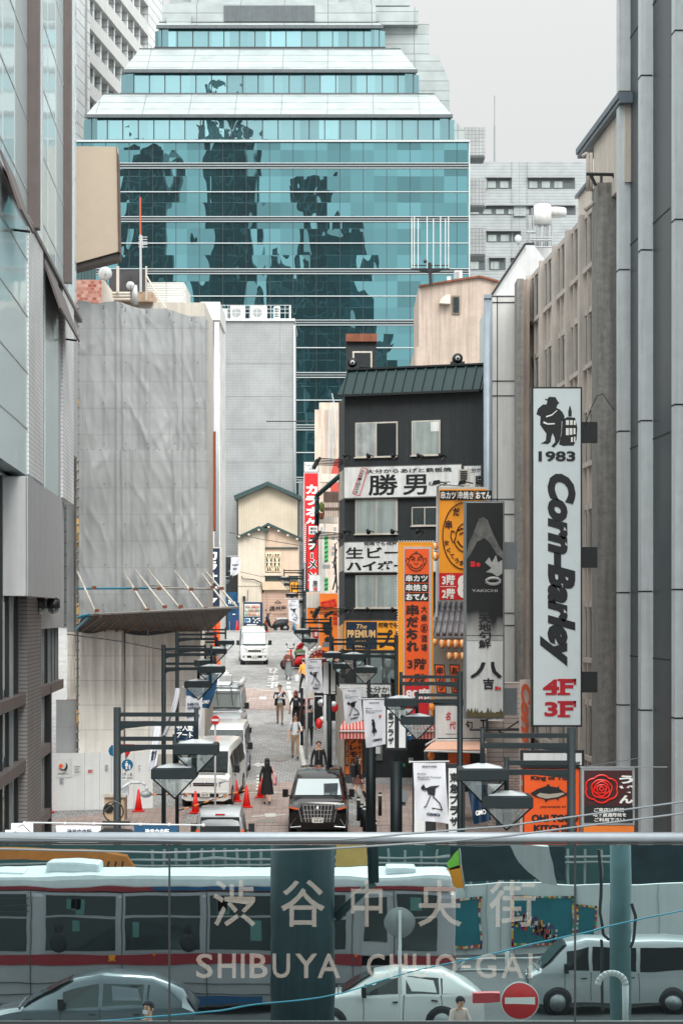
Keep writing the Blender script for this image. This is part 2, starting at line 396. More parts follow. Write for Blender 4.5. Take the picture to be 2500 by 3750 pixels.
for y0, y1 in ((-60, -20), (-20, 2.9)):
    a.quad((-80, y0, -3.588), (80, y0, -3.588), (80, y1, -3.588), (-80, y1, -3.588))
tag(a.build('road', ASPH), None, None, kind='structure')
# white markings
LINE = mat('road_marking_paint', (196, 196, 192), 0.75, var=0.25, scale=6, grain=0.15)
def stroke(mb, x0, y0, x1, y1, w=0.15, dz=0.02):
    p = RD(x0, y0, dz); q = RD(x1, y1, dz); d = (q - p); d.z = 0; d.normalize(); nn = Vector((-d.y, d.x, 0)) * w / 2
    pts = [p - nn, q - nn, q + nn, p + nn]
    mb.quad(*[(v.x, v.y, zr(v.y) + dz) for v in pts])
k = MB()
stroke(k, 1059, 2530, 1118, 2825, 0.16)
for y in range(2450, 2530, 16): stroke(k, 1056, y, 1057, y + 9, 0.2)
stroke(k, 943, 2528, 1090, 2537, 0.14)
stroke(k, 912, 2558, 1008, 2558, 0.14); stroke(k, 962, 2553, 962, 2562, .3)
stroke(k, 908, 2904, 1040, 2903, 0.14)
stroke(k, 920, 2992, 1050, 2984, 0.16); 
k.quad(*[RD(x, y, .022) for x, y in [(972, 2994), (1010, 2993), (1008, 2980), (970, 2981)]])
k.quad(*[RD(x, y, .02) for x, y in [(922, 2803), (952, 2812), (950, 2792)]])        # arrow head
k.quad(*[RD(x, y, .02) for x, y in [(950, 2806), (985, 2808), (984, 2796), (950, 2798)]])
for y in range(2840, 2900, 12): stroke(k, 946 - (y - 2840) * .05, y, 945 - (y - 2840) * .05, y + 7, 0.12)
for i, ch in enumerate('止まれ'):       # written for the traffic coming down the street
    y0 = 2522 - i * 26; y1 = y0 - 22
    a_ = RD(1016, y0, .02); b_ = RD(976, y0, .02); c_ = RD(1016, y1, .02)
    u = (b_ - a_); v = (c_ - a_)
    k.text(ch, a_, u.normalized(), (v * -1).normalized(), u.length, v.length, 0.03) if False else None
    o_ = Vector((a_.x, c_.y, zr(c_.y) + .02))
    k.text(ch, o_, (-1, 0, 0), Vector((0, a_.y - c_.y, zr(a_.y) - zr(c_.y))).normalized(), a_.x - b_.x, (c_ - a_).length, 0.03)
tag(k.build('road_marking', LINE), None, None, kind='structure')
# kerbs and manholes
kb = MB()
for (x0, y0, x1, y1) in [(1290, 2868, 1345, 3024)]:
    p = RD(x0, y0); q = RD(x1, y1); kb.prism([p + Vector((0, 0, -.05)), q + Vector((0, 0, -.05)), q + Vector((0, 0, .12)), p + Vector((0, 0, .12))], (.15, 0, 0))
kb.box(-12, 2.5, 154.3, 154.5, 5.7, 5.9)
tag(kb.build('kerb', mat('kerb_stone', (150, 148, 144), .9, var=.15)), None, None, kind='structure')
IRON = mat('manhole_iron', (132, 128, 124), 0.85, 0.0, var=0.25, scale=8)
for i, (x, y, w_, l_) in enumerate([(1015, 2782, .5, .4), (995, 2648, .3, .35), (992, 2437, .3, .35), (1130, 2749, .3, .25), (975, 3007, .35, .3)]):
    c = RD(x, y); m = MB(); n_ = 20
    m.quad(*[(c.x + w_ * cos(2 * pi * j / n_), c.y + l_ * sin(2 * pi * j / n_) * 1.3, zr(c.y + l_ * sin(2 * pi * j / n_) * 1.3) + .016) for j in range(n_)])
    lb = ['large round manhole cover in the street near the walking woman', 'square drain cover between parked van and man in dark jacket', 'iron cover in the street beside the far white minivan',
          'small drain cover near the right edge line of the street', 'manhole cover beside the white crossing mark at the street mouth'][i]
    tag(m.build('manhole_cover', IRON), lb, 'manhole cover', 'manhole covers in the street')

# ---------------------------------------------------------------- planes of facades
class Plane:
    """vertical facade through two photo columns at given distances"""
    def __init__(s, p0, d0, p1, d1):
        s.a = P(p0, 2250, d0); s.a.z = 0; b = P(p1, 2250, d1); b.z = 0; s.d = (b - s.a).normalized(); s.L = (b - s.a).length
        s.yaw = math.atan2(s.d.y, s.d.x); s.T = Matrix.Translation(s.a) @ Matrix.Rotation(s.yaw, 4, 'Z')
    def hit(s, px):
        k = (px - 1250) / F        # x = k*y
        # a + t d : a.x + t d.x = k (a.y + t d.y)
        t = (k * s.a.y - s.a.x) / (s.d.x - k * s.d.y); return t, s.a.y + t * s.d.y
    def z(s, px, py): return EYE - (py - 2250) / F * s.hit(px)[1]
    def rect(s, a, b, c, e):
        m = (a + c) / 2; return s.hit(a)[0], s.hit(c)[0], s.z(m, e), s.z(m, b)
    def box(s, mb, a, b, c, e, o0, o1):
        """o0 in front (negative = towards the viewer), o1 behind"""
        x0, x1, z0, z1 = s.rect(a, b, c, e); T = mb.T; mb.T = s.T; mb.box(x0, x1, o0, o1, z0, z1); mb.T = T; return mb
    def text(s, mb, t, a, b, c, e, off, bold=0.0, shear=0.0, vert=False):
        if vert:
            h = (e - b) / len(t)
            for i, ch in enumerate(t):
                if ch != ' ': s.text(mb, ch, a, b + h * (i + .08), c, b + h * (i + .92), off, bold)
            return
        x0, x1, z0, z1 = s.rect(a, b, c, e); T = mb.T; mb.T = s.T
        mb.text(t, (x0, off, z0), (1, 0, 0), (0, 0, 1), x1 - x0, z1 - z0, bold, shear); mb.T = T
# side facades of the street
def LX(d): return -5.284 - .0433 * d
def RX(d): return 10.928 - .0433 * d
def sbox(mb, side, d0, d1, o0, o1, z0, z1):
    f = (lambda d, o: LX(d) + o) if side == 'L' else (lambda d, o: RX(d) - o)
    z0, z1 = sorted((z0, z1))
    v = [(f(d0, o0), d0, z0), (f(d0, o1), d0, z0), (f(d1, o1), d1, z0), (f(d1, o0), d1, z0)]
    v += [(x, y, z1) for x, y, _ in v]
    if side == 'R': v = [v[i] for i in (1, 0, 3, 2, 5, 4, 7, 6)]
    return mb.add(v, [(0, 3, 2, 1), (4, 5, 6, 7), (0, 1, 5, 4), (1, 2, 6, 5), (2, 3, 7, 6), (3, 0, 4, 7)])
def dL(px): return 47560 / (860 - px)
def dR(px): return 98350 / (px - 860)

# ================================================================ GLASS TOWER
GT = glass_mat('teal_curtain_glass', (0.098, 0.225, 0.25), (12, 58, 64), 0.70, 0.26, 0.55, panel=(1.852, 50, 2.083), tilt=0.0012, tvar=.38, rough=.001, stretch=(1, 1, .55))
GTL = glass_mat('pale_curtain_glass', (0.22, 0.38, 0.41), (60, 104, 110), 0.72, 0.22, 0.9, panel=(1.52, 50, 9), tilt=0.002, tvar=.4, rough=.001)
CLAD = grid_mat('white_cladding', (146, 155, 155), (84, 92, 94), 3.7, 0.85, 0.05, 0.5, 0.04, streak=.1)
tower = thing('glass_office_tower', 'wide teal glass office tower with stepped white top closing the end of the street', 'office tower')
D = 195.0
m = MB(); a_ = P(262, 515, D); b_ = P(1718, 515, D); bt = 0
m.box(a_.x, b_.x, D, D + 18, bt, a_.z); m.build('curtain_wall', GT, tower)
fr = MB(); dk = MB()
y = 515
rows = [515, 606, 702, 802, 890, 993, 1084, 1181, 1273, 1373, 1465, 1565, 1657, 1757, 1850, 1950]
for i, yy in enumerate(rows):
    if i % 2 == 1:
        dk.pbox(262, yy - 9, 1718, yy + 9, D - .1, .1); fr.pbox(262, yy - 10.5, 1719, yy - 8, D - .16, .06); fr.pbox(262, yy + 8, 1719, yy + 10.5, D - .16, .06); fr.pbox(262, yy - .8, 1719, yy + .8, D - .16, .06)
    else: fr.pbox(262, yy - 1.6, 1720, yy + 1.6, D - .16, .16)
for i in range(18):
    xx = 1672 - i * 85.6; dk.pbox(xx - 1, 519, xx + 1, 1950, D - .05, .05)
fr.pbox(1715, 512, 1720, 1950, D - .2, .3); fr.pbox(275, 512, 1720, 519, D - .3, .3)
fr.build('transom', mat('transom_metal', (164, 172, 174), .5, .1, var=.05), tower); dk.build('spandrel_band', mat('dark_teal_spandrel', (18, 38, 44), .5), tower)
# set-back window bands and sloping white skirts
bands = [(302, 1665, 430, 512, 2), (440, 1535, 265, 341, 7), (565, 1410, 103, 172, 12)]
for (x0, x1, y0, y1, db) in bands:
    dd = D + db; gm = MB(); p = P(x0, y0, dd); q = P(x1, y1, dd)
    e_ = 1.2
    gm.loft([[(p.x, dd + e_, z), (p.x + e_, dd, z), (q.x - e_, dd, z), (q.x, dd + e_, z), (q.x, dd + 14 - db * .3, z), (p.x, dd + 14 - db * .3, z)] for z in (q.z, p.z)])
    gm.build('window_band', GTL, tower)
    mu = MB(); nn = int((x1 - x0) / 56.8)
    for i in range(nn + 1):
        xx = x1 - 22 - i * 56.8
        if xx > x0 + 4: mu.pbox(xx - 1.6, y0, xx + 1.6, y1, dd - .12, .12)
    mu.pbox(x0, y1 - 1, x1, y1 + 5, dd - .2, .3); mu.build('window_mullion', BLACK, tower)
slopes = [(302, 1662, 430, 345, 382, 1588, 2, 6.5), (440, 1533, 265, 180, 512, 1465, 7, 11.5), (565, 1408, 103, 83, 585, 1385, 12, 13)]
for (x0, x1, yb, yt, tx0, tx1, d0, d1) in slopes:
    s_ = MB(); A = D + d0 - .5; B = D + d1
    bl = P(x0 + 12, yb - 8, A); br_ = P(x1 - 8, yb - 8, A); tl = P(tx0, yt, B); tr = P(tx1, yt, B)
    s_.add([bl, br_, (br_.x, B + 14, br_.z), (bl.x, B + 14, bl.z), tl, tr, (tr.x, B + 12, tr.z), (tl.x, B + 12, tl.z)],
           [(0, 1, 5, 4), (1, 2, 6, 5), (2, 3, 7, 6), (3, 0, 4, 7), (4, 5, 6, 7), (0, 3, 2, 1)])
    s_.build('sloping_cladding', CLAD, tower)
    g_ = MB(); g_.pbox(x0 + 8, yb - 12, x1 - 5, yb, A - .1, .3); g_.pbox(tx0 - 2, yt - 4, tx1 + 2, yt, B - .1, .4); g_.build('gutter', DGREY, tower)
up = MB()
for (x0, x1, y0, y1, dd) in [(595, 1375, 14, 85, 13), (645, 1280, 8, 20, 14), (700, 1240, -160, 12, 15), (1200, 1530, 25, 90, 16), (1180, 1570, 88, 200, 17), (610, 700, 55, 100, 12.6), (620, 1500, -200, 20, 18)]:
    p = P(x0, y0, D + dd); q = P(x1, y1, D + dd); up.box(p.x, q.x, D + dd, D + dd + 10, q.z, p.z)
up.build('roof_storey', CLAD, tower)
gp = MB(); gp.pbox(820, 20, 1152, 82, D + 12.9, .1); gp.build('louvre_panel', DGREY, tower)
rv = MB()    # white volume behind on the right
for pts, dd in (([(1470, 200), (1600, 200), (1628, 260), (1645, 305), (1645, 420), (1700, 480), (1700, 540), (1400, 540), (1400, 200)], 16),):
    rv.ppoly(pts, D + dd, 8)
rv.build('rear_wing', CLAD, tower)
pn = MB()
for (x0, y0, x1, y1) in [(1698, 466, 1776, 575), (1716, 655, 1778, 755), (1716, 835, 1778, 935)]: pn.pbox(x0, y0, x1, y1, D + 22, 3)
PERF = grid_mat('perforated_grey_panel', (150, 154, 154), (112, 118, 120), 0.32, 0.32, 0.05, .5, .03)
fl = MB()
for (x0, y0, x1, y1) in [(1705, 568, 1772, 577), (1716, 750, 1774, 757), (1716, 930, 1774, 937)]: solo(tower, 'screen_edge', DGREY, lambda b: b.pbox(x0, y0, x1, y1, D + 21.8, 3))
for (x0, y0, x1, y1) in [(1698, 466, 1776, 575), (1716, 655, 1778, 755), (1716, 835, 1778, 935)]: solo(tower, 'perforated_screen', PERF, lambda b: b.pbox(x0, y0, x1, y1, D + 22, 3))

# ================================================================ LATTICE TOWER (top left)
lt = thing('lattice_office_tower', 'pale high-rise with slanting white floor bands and dark recessed windows, upper left corner', 'high-rise building')
def latx(px): d = -404200 / (px - 2160); return P(px, 2250, d)
A = latx(278); B = latx(590); PLt = Plane(278, A.y, 590, B.y)
bd = MB(PLt.T); L = PLt.L
TILEW = grid_mat('pale_tile_facade', (206, 210, 210), (150, 156, 158), 1.0, 1.0, .12, .6, .04)
bd.box(0, L, .9, 12, 0, 75); bd.build('glazing', mat('deep_teal_window', (28, 52, 60), .25, var=.3, scale=.5), lt)
w1 = MB(PLt.T); u0 = PLt.hit(330)[0]; u1 = PLt.hit(545)[0]
w1.box(-6, u0, 0, 13, 0, 75.2); w1.box(u1, L + 1.2, 0, 13, 0, 75.2); w1.build('tiled_end_wall', TILEW, lt)
w2 = MB(PLt.T)
z = 20.0
while z < 75: w2.box(u0, u1, .02, 1.1, z, z + 1.25); z += 3.05
w2.build('floor_band', WHITE, lt)
w3 = MB(PLt.T); nb = 9
for i in range(1, nb): uu = u0 + (u1 - u0) * i / nb; w3.box(uu - .22, uu + .22, .3, 1.0, 15, 75)
w3.build('column', TILEW, lt)

# ================================================================ GREY APARTMENTS (right background)
ap = thing('apartment_block', 'light grey ribbed apartment block with strip windows behind the glass tower', 'apartment building')
m = MB(); D2 = 262
RIB = grid_mat('ribbed_grey_cladding', (150, 156, 158), (126, 132, 134), 40, .32, .06, .6, .02)
m.pbox(1650, 592, 2150, 1400, D2, 14); m.build('wall', RIB, ap)
rc = MB(); wn = MB(); sf = MB()
for (y0, y1, segs) in [(650, 690, [(1778, 1874), (1930, 2104)]), (752, 786, [(1716, 2106)]), (846, 886, [(1780, 1906)]), (944, 988, [(1716, 1775), (1790, 1850), (1870, 2000)])]:
    for (x0, x1) in segs:
        rc.pbox(x0, y0, x1, y1, D2 - .05, .05); sf.pbox(x0, y0 - 5, x1, y0, D2 - .6, .6)
        xx = x0 + 6
        while xx < x1 - 30: wn.pbox(xx, y0 + 14, xx + 30, y1 - 2, D2 - .12, .06); xx += 46
rc.build('window_recess', DGREY, ap); wn.build('window_glass', PGLASS, ap); sf.build('sun_shade', GREY, ap)
pl = MB()
for x in (1874, 1930): pl.pbox(x - 1, 592, x + 1, 1400, D2 - .1, .1)
for (x0, y0, x1, y1) in [(1880, 752, 1925, 790), (1775, 650, 1782, 690)]: pl.pbox(x0, y0, x1, y1, D2 - .3, .3)
pl.build('pilaster', RIB, ap)
am = MB(); am.tube(P(1810, 592, 270), P(1810, 350, 270), .07, 5); am.tube(P(1810, 592, 270), P(1810, 460, 270), .12, 5)
tag(am.build('antenna_mast', GREY), 'tall thin antenna mast against the sky on the grey apartment roof', 'antenna')

# ================================================================ BEIGE BUILDING
bb = thing('beige_building', 'plain beige rendered building with one small window between tower and panelled building', 'building')
m = MB(); m.ppoly([(1533, 1048), (1700, 1020), (1755, 1012), (1772, 1016), (1826, 1030), (1826, 2400), (1519, 2400), (1519, 1270), (1533, 1268)], 125, 9); m.build('wall', BEIGE, bb)
m = MB(); m.pbox(1654, 1082, 1683, 1150, 124.9, .1); f_ = m.build('window_frame', mat('bronze_frame', (110, 100, 90), .5), bb)
m = MB(); m.pbox(1659, 1088, 1679, 1143, 124.85, .06); m.build('pane', WGLASS, f_)
m = MB(); m.ppoly([(1608, 1110), (1612, 1095), (1632, 1078), (1648, 1078), (1648, 1112)], 124.5, .5); m.build('vent_hood', OFFW, bb)
m = MB()
for a_, b_ in zip([(1533, 1044), (1700, 1016), (1755, 1008), (1772, 1012)], [(1700, 1016), (1755, 1008), (1772, 1012), (1826, 1026)]): m.ppoly([a_, b_, (b_[0], b_[1] + 7), (a_[0], a_[1] + 7)], 124.8, .4)
m.build('roof_edge', RUST, bb)
ac = thing('rooftop_air_conditioner', 'white air conditioner on the edge of the beige roof', 'air conditioner')
m = MB(); m.pbox(1663, 990, 1692, 1026, 126, .8); m.pbox(1636, 1012, 1650, 1034, 126, .5); m.build('casing', LGREY, ac); m = MB(); m.pbox(1666, 995, 1680, 1021, 125.96, .04); m.build('grille', GREY, ac)
an = thing('antenna_cluster', 'cluster of white upright phone antennas on a dark bracket above the beige roof', 'antenna')
m = MB()
for x, t in ((1507, 797), (1516, 793), (1530, 800), (1563, 793), (1586, 800), (1612, 793), (1630, 800), (1641, 793)): m.tube(P(x, 985, 124), P(x, t, 124), .024, 6)
m.build('antenna_rod', WHITE, an)
m = MB(); m.path([P(1503, 985, 124), P(1645, 985, 124)], .04); m.path([P(1503, 972, 124.5), P(1645, 972, 124.5)], .03); m.tube(P(1577, 1046, 124), P(1572, 962, 124), .09, 6)
for x in (1520, 1545, 1600, 1625): m.path([P(x, 985, 124), P(1574, 1000, 124)], .05)
m.ball(P(1556, 957, 124), .1); m.build('bracket', BLACK, an)

# ================================================================ PANELLED SILVER BUILDING
sp = thing('panelled_building', 'narrow pale metal panelled building with black joints beside the black restaurant building', 'building')
m = MB(); m.pbox(1798, 1082, 1893, 3050, 92, 8); m.pbox(1893, 1082, 1990, 3050, 92.3, 8); m.build('wall', mat('pale_metal_panel', (205, 206, 203), .4, .1, var=.05, streak=.12), sp)
m = MB(); 
m.ppoly([(1798, 1084), (1925, 893), (1925, 1084)], 96, .2); m.ppoly([(1925, 893), (1950, 893), (1992, 950), (1992, 1084), (1925, 1084)], 97, 3); m.build('sloping_roof_wall', LGREY, sp)
m = MB(); m.path([P(1798, 1082, 95.8), P(1922, 893, 95.8), P(1955, 893, 95.8)], .05)
for yy in (1084, 1107, 1395, 1449, 1828, 1883, 2245, 2290, 2640): m.pbox(1798, yy - 1.5, 1893, yy + 1.5, 91.97, .03)
m.pbox(1818, 1084, 1821, 3050, 91.97, .03); m.pbox(1798, 1082, 1801, 3050, 91.97, .03); m.build('panel_joint', BLACK, sp)
m = MB(); a_ = P(1785, 1090, 90.8); m.tube((a_.x, 90.8, 0), (a_.x, 90.8, a_.z), .16, 14); m.pbox(1772, 1078, 1800, 1092, 90.6, .4); m.build('corner_pipe', mat('blue_grey_pipe', (134, 146, 156), .4, .2), sp)
m = MB(); m.pbox(1893, 1020, 1916, 3050, 89.8, 1.5); m.build('concrete_edge', CONC, sp)
m = MB(); m.pbox(1916, 1023, 1937, 3050, 90.2, 1.2); m.build('beige_edge', mat('beige_stone', (176, 162, 150), .8, var=.1, streak=.25), sp)
wt = thing('water_tank', 'white rooftop water tank on a pipe stand above the panelled building', 'water tank')
m = MB(); q = P(1985, 790, 110); m.tube((q.x, 110, q.z - .42), (q.x, 110, q.z + .42), .4, 16); m.ball((q.x, 110, q.z + .42), .4, 14, 4, (1, 1, .3), True); m.tube((q.x + .55, 110.5, q.z + .05), (q.x + .55, 110.5, q.z + .4), .55, 14); m.build('tank', WHITE, wt)
m = MB()
for x in (1950, 1962, 1975, 1990, 2005, 2018, 1968, 1998): m.tube(P(x, 905, 109.6), P(x + 3, 825, 109.8), .045, 5)
for yy in (870, 880, 905): m.tube(P(1928, yy, 109.4), P(2020, yy, 109.4), .035, 5)
for x in range(1928, 2025, 9): m.tube(P(x, 905, 109.4), P(x, 872, 109.4), .02, 4)
m.tube(P(1932, 838, 110.6), P(1932, 770, 110.6), .03, 4); m.tube(P(1948, 838, 110.6), P(1946, 762, 110.6), .03, 4); m.path([P(1936, 850, 109), P(1936, 905, 109)], .05); m.path([P(1926, 851, 109), P(1960, 851, 109)], .05)
m.build('pipe_stand', GREY, wt)
dh = thing('satellite_dish', 'small dish beside the rooftop water tank', 'satellite dish'); m = MB(); m.ball(P(1896, 875, 109), .16, 12, 5, (1, .35, 1.2)); m.build('dish', LGREY, dh); m = MB(); m.tube(P(1896, 900, 109.1), P(1896, 870, 109.1), .03, 5); m.build('post', GREY, dh)
pr = MB(); pr.pbox(1950, 905, 2035, 1000, 110.8, 6); tag(pr.build('rooftop_wall', LGREY), 'pale roof wall carrying the water tank', 'roof wall')

# ================================================================ WINDOWED BEIGE BUILDING (right side)
wb = thing('windowed_building', 'tall beige building with gridded windows running towards the viewer on the right', 'building')
BST = mat('beige_frame', (188, 180, 172), .7, var=.1, streak=.2)
ZT = EYE + 12.6
m = MB(); sbox(m, 'R', 74.2, 91.5, -8, -.14, -1, ZT - .2); m.build('wall', mat('beige_wall_panel', (214, 200, 192), .7, var=.08, streak=.2), wb)
m = MB(); m.ppoly([(0, 0)] * 0 or [(2030, 760), (2060, 715), (2120, 640), (2120, 2300), (2030, 2300)], 84, 3) if False else None
sbox(m, 'R', 76, 82.6, -8, -.6, ZT - .3, EYE + 14.0); sbox(m, 'R', 69.9, 76, -8, -.15, ZT - .3, EYE + 14.5); m.build('upper_wall', mat('pale_beige_render', (208, 196, 184), .8, var=.08, streak=.25), wb)
m = MB(); sbox(m, 'R', 69.6, 78.2, -8, .05, EYE + 14.5, EYE + 14.62); sbox(m, 'R', 69.6, 78.2, -.35, .1, EYE + 14.62, EYE + 14.8); sbox(m, 'R', 76, 82.8, -8, -.5, EYE + 14.0, EYE + 14.1); m.build('roof_edge', mat('slate_blue_metal', (92, 106, 116), .5), wb)
mu = MB(); be = MB(); gl = MB(); pnl = MB()
cols = [91.5, 87.6, 84.0, 80.7, 77.6, 74.3]
for i, d in enumerate(cols): sbox(mu, 'R', d - .16, d + .16, -.3, .09, -1, ZT)
for a_, b_ in zip(cols, cols[1:]): [sbox(mu, 'R', a_ + (b_ - a_) * k_ - .05, a_ + (b_ - a_) * k_ + .05, -.28, -.03, -1, ZT - .1) for k_ in (.33, .66)]
z = ZT
while z > -1:
    for a_, b_ in zip(cols, cols[1:]): sbox(be, 'R', b_ + .22, a_ - .22, -.28, -.06, z - .18, z)
    for a_, b_ in zip(cols, cols[1:]): solo(wb, 'window_glass', WGLASS, lambda b: sbox(b, 'R', b_ + .22, a_ - .22, -.3, -.12, z - 1.75, z - .28))
    for a_, b_ in zip(cols, cols[1:]): sbox(be, 'R', b_ + .22, a_ - .22, -.28, .0, z - 1.9, z - 1.75)
    z -= 3.05
mu.build('mullion', BST, wb); be.build('sill', BST, wb)
m = MB(); q = P(2185, 668, 72.4); r_ = P(2264, 3060, 72.4); m.box(q.x, r_.x, 72.4, 74, -.5, q.z); m.build('concrete_column', CONC, wb)
m = MB()
for x in (2150, 2163): m.path([P(x, 700, 73.5), P(x, 560, 73.5)], .05, 8)
m.path([P(2150, 560, 73.5), P(2130, 572, 73.5)], .05, 8); m.path([P(2140, 770, 73), P(2170, 740, 73)], .08, 8); m.build('drain_pipe', BST, wb)
m = MB(); m.path([P(2145, 637, 72), P(2262, 640, 72)], .05); m.path([P(2160, 640, 72), P(2180, 680, 72)], .05); m.path([P(2240, 640, 72), P(2262, 668, 72)], .04); m.path([P(2200, 640, 72), P(2200, 668, 72)], .04); m.build('iron_bracket', BLACK, wb)
sr = thing('roof_ledge', 'slanting brown roof deck edge at the top of the beige building', 'roof edge')
m = MB(); sbox(m, 'R', 69.9, 77.5, -.3, .02, EYE + 14.82, EYE + 14.9); m.build('deck', BROWN, sr)

# ================================================================ DARK PANEL BUILDING (far right)
dp = thing('dark_panel_building', 'dark slate grey building with pale vertical ribs at the right edge', 'building')
m = MB(); sbox(m, 'R', 40, 70.3, -12, -.32, -1.5, 32); m.build('wall', mat('slate_panel', (42, 54, 60), .45, .1, var=.18, scale=.8, streak=.28, grain=.05), dp)
m = MB()
RIBM = mat('pale_rib', (196, 202, 204), .6, 0, var=.08, streak=.14)
for d in (70, 66.2, 61.1, 57): sbox(m, 'R', d, d + .5, -.32, 0, -1.5, 33)
m.build('vertical_rib', RIBM, dp)
m = MB()
for d0, d1 in ((68.4, 66.9), (64.2, 62), (60, 58)):
    for k_ in range(6):
        z0 = EYE - 3.4 + k_ * 5.85; solo(dp, 'slit_window', BLACK, lambda b: sbox(b, 'R', d1 + .9, d1 + 1.45, -.6, -.30, z0 - .3, z0 + 2.3))
m = MB()
for z in (EYE - 1.2, EYE + 4.7, EYE + 10.5, EYE + 16.4, EYE + 22): sbox(m, 'R', 40, 70, -.32, -.305, z, z + .04)
for d in (70, 66.2, 61.1):
    for z in (EYE - 2.6, EYE + .6, EYE + 5.2, EYE + 9.8, EYE + 14.5): sbox(m, 'R', d - .01, d + .5, -.3, .01, z, z + .04)
m.build('panel_joint', mat('dark_joint', (30, 36, 38), .8), dp)  # plain dark joints of the panels and ribs
# ================================================================ LEFT GLASS BUILDING
lb = thing('glass_shop_building', 'tall glass and grey panel building along the left edge with brown fins', 'building')
LG = glass_mat('pale_facade_glass', (0.80, 0.90, 0.91), (206, 226, 228), 0.16, 0.35, 0.7, stretch=(1, 1, .5), rough=.05)
DG = glass_mat('dark_shop_glass', (0.6, 0.78, 0.8), (18, 34, 38), 0.38, 0.3, 0.8)
ZL = EYE + 9.85
PF = grid_mat('perforated_white_panel', (228, 231, 231), (184, 190, 192), .12, .12, .03, .5, .02, plane='YZ')
LOUV = grid_mat('ribbed_grey_louvre', (128, 124, 122), (86, 84, 84), 30, .1, .03, .6, .02, plane='YZ')
GP = mat('matt_grey_panel', (178, 181, 184), .5, .15, var=.06, streak=.14)
FIN = mat('brown_fin_metal', (98, 88, 86), .5, .1, var=.12, streak=.1)
solo(lb, 'upper_glass', LG, lambda b: sbox(b, 'L', 40, 82, -9, 0, ZL, 34))
for d0, d1 in ((40, 63.2), (67, 72)): solo(lb, 'middle_glass', LG, lambda b: sbox(b, 'L', d0, d1, -9, .12, EYE + 3.45, ZL - .05))
solo(lb, 'back_wall', GP, lambda b: sbox(b, 'L', 63.2, 76.8, -9, -.05, EYE - .4, ZL - .06)); solo(lb, 'back_wall', GP, lambda b: sbox(b, 'L', 76.8, 82, -9, -.05, EYE + 5.2, ZL - .06))
for d0, d1, o in ((61.2, 65.8, .16), (73.4, 78.3, .16)): solo(lb, 'perforated_panel', PF, lambda b: sbox(b, 'L', d0, d1, -.3, o, EYE + 3.5, ZL + .1))
for d0, d1 in ((66, 73.2),): solo(lb, 'grey_panel', GP, lambda b: sbox(b, 'L', d0, d1, -.3, .1, EYE + 3.5, ZL - 1.2))
solo(lb, 'end_panel', GP, lambda b: sbox(b, 'L', 78.5, 82, -.3, .05, EYE + 5.2, ZL))
for d0, o in ((62.6, .30), (75.8, .24)): solo(lb, 'fin', FIN, lambda b: sbox(b, 'L', d0, d0 + .5, -.1, o, ZL + .4 if d0 > 70 else ZL, 34))
for d0 in (66.3, 79.5): solo(lb, 'glass_rib', RIBM, lambda b: sbox(b, 'L', d0, d0 + .3, -.1, .10, ZL, 34))
b = MB()
for i in range(13): z = ZL + .9 + i * 1.85; sbox(b, 'L', 40, 82, -.1, .012, z, z + .05)
for d in (48, 52, 56, 59, 69.5, 72.6, 78): sbox(b, 'L', d, d + .05, -.1, .012, ZL, 34)
for i in range(4): z = EYE + 4.6 + i * 1.4; sbox(b, 'L', 40, 61.2, -.1, .135, z, z + .04)
b.build('glazing_bar', RIBM, lb)
solo(lb, 'ledge', FIN, lambda b: sbox(b, 'L', 40, 82, -.2, .2, ZL - .12, ZL))
for d0, z0, d1, z1 in ((66.2, 8.35, 74.5, 8.35), (54.0, 9.0, 57.5, 9.0)):   # top-hung windows standing open
    b = MB()
    pts = lambda o0, zt, o1, zb: [(LX(d0) + o0, d0, zt), (LX(d1) + o0, d1, zt), (LX(d1) + o1, d1, zb), (LX(d0) + o1, d0, zb)]
    vs = pts(.1, EYE + z0 + 1.2, .55, EYE + z0 - .1); b.prism(vs, (.05, 0, .02)); o_ = b.build('open_window', FIN, lb)
    solo(o_, 'stay_arm', BLACK, lambda b: b.tube((LX(d1) + .1, d1, EYE + z0), (LX(d1) + .5, d1, EYE + z0 - .05), .03, 5))
# projecting grey box under the glass
solo(lb, 'grey_box', GP, lambda b: sbox(b, 'L', 59.5, 71.4, -.3, .28, EYE + .45, EYE + 3.35))
solo(lb, 'box_front', LGREY, lambda b: sbox(b, 'L', 59.1, 59.5, -.45, .26, EYE + .45, EYE + 3.3))
solo(lb, 'dark_glazing', DG, lambda b: sbox(b, 'L', 40, 71.4, -9, -.28, -2, EYE + 3.4)); solo(lb, 'dark_glazing', DG, lambda b: sbox(b, 'L', 71.4, 76.8, -9, -.28, EYE - 2.1, EYE + 3.4))
for d0, d1 in ((62.9, 67.4),): solo(lb, 'louvre_screen', LOUV, lambda b: sbox(b, 'L', d0, d1, -.3, -.02, -1.5, EYE + .4))
b = MB(); b2 = MB()
for d in [44, 47, 50, 52.5, 55, 57.3, 58.2, 59.9, 61.0, 62.4, 63.3, 64.8, 68.0, 68.9, 69.8, 70.6, 71.3, 72.2, 73.1, 73.8, 74.5, 75.2, 75.9, 76.6]: sbox(b, 'L', d, d + .16, -.32, -.22, -1.5 if d < 71.4 else EYE - 2.1, EYE + (3.3 if d < 59 or d > 71.5 else .45))
for d in [45.5, 51.2, 56.1, 60.5, 68.5, 69.4, 70.3, 72.8, 74.2, 75.6]: sbox(b2, 'L', d, d + .1, -.3, -.17, -1.5 if d < 71.4 else EYE - 2.1, EYE + (3.3 if d < 59 or d > 71.5 else .45))
b.build('mullion', BLACK, lb); b2.build('inner_mullion', STEEL, lb)
rnd = random.Random(4)
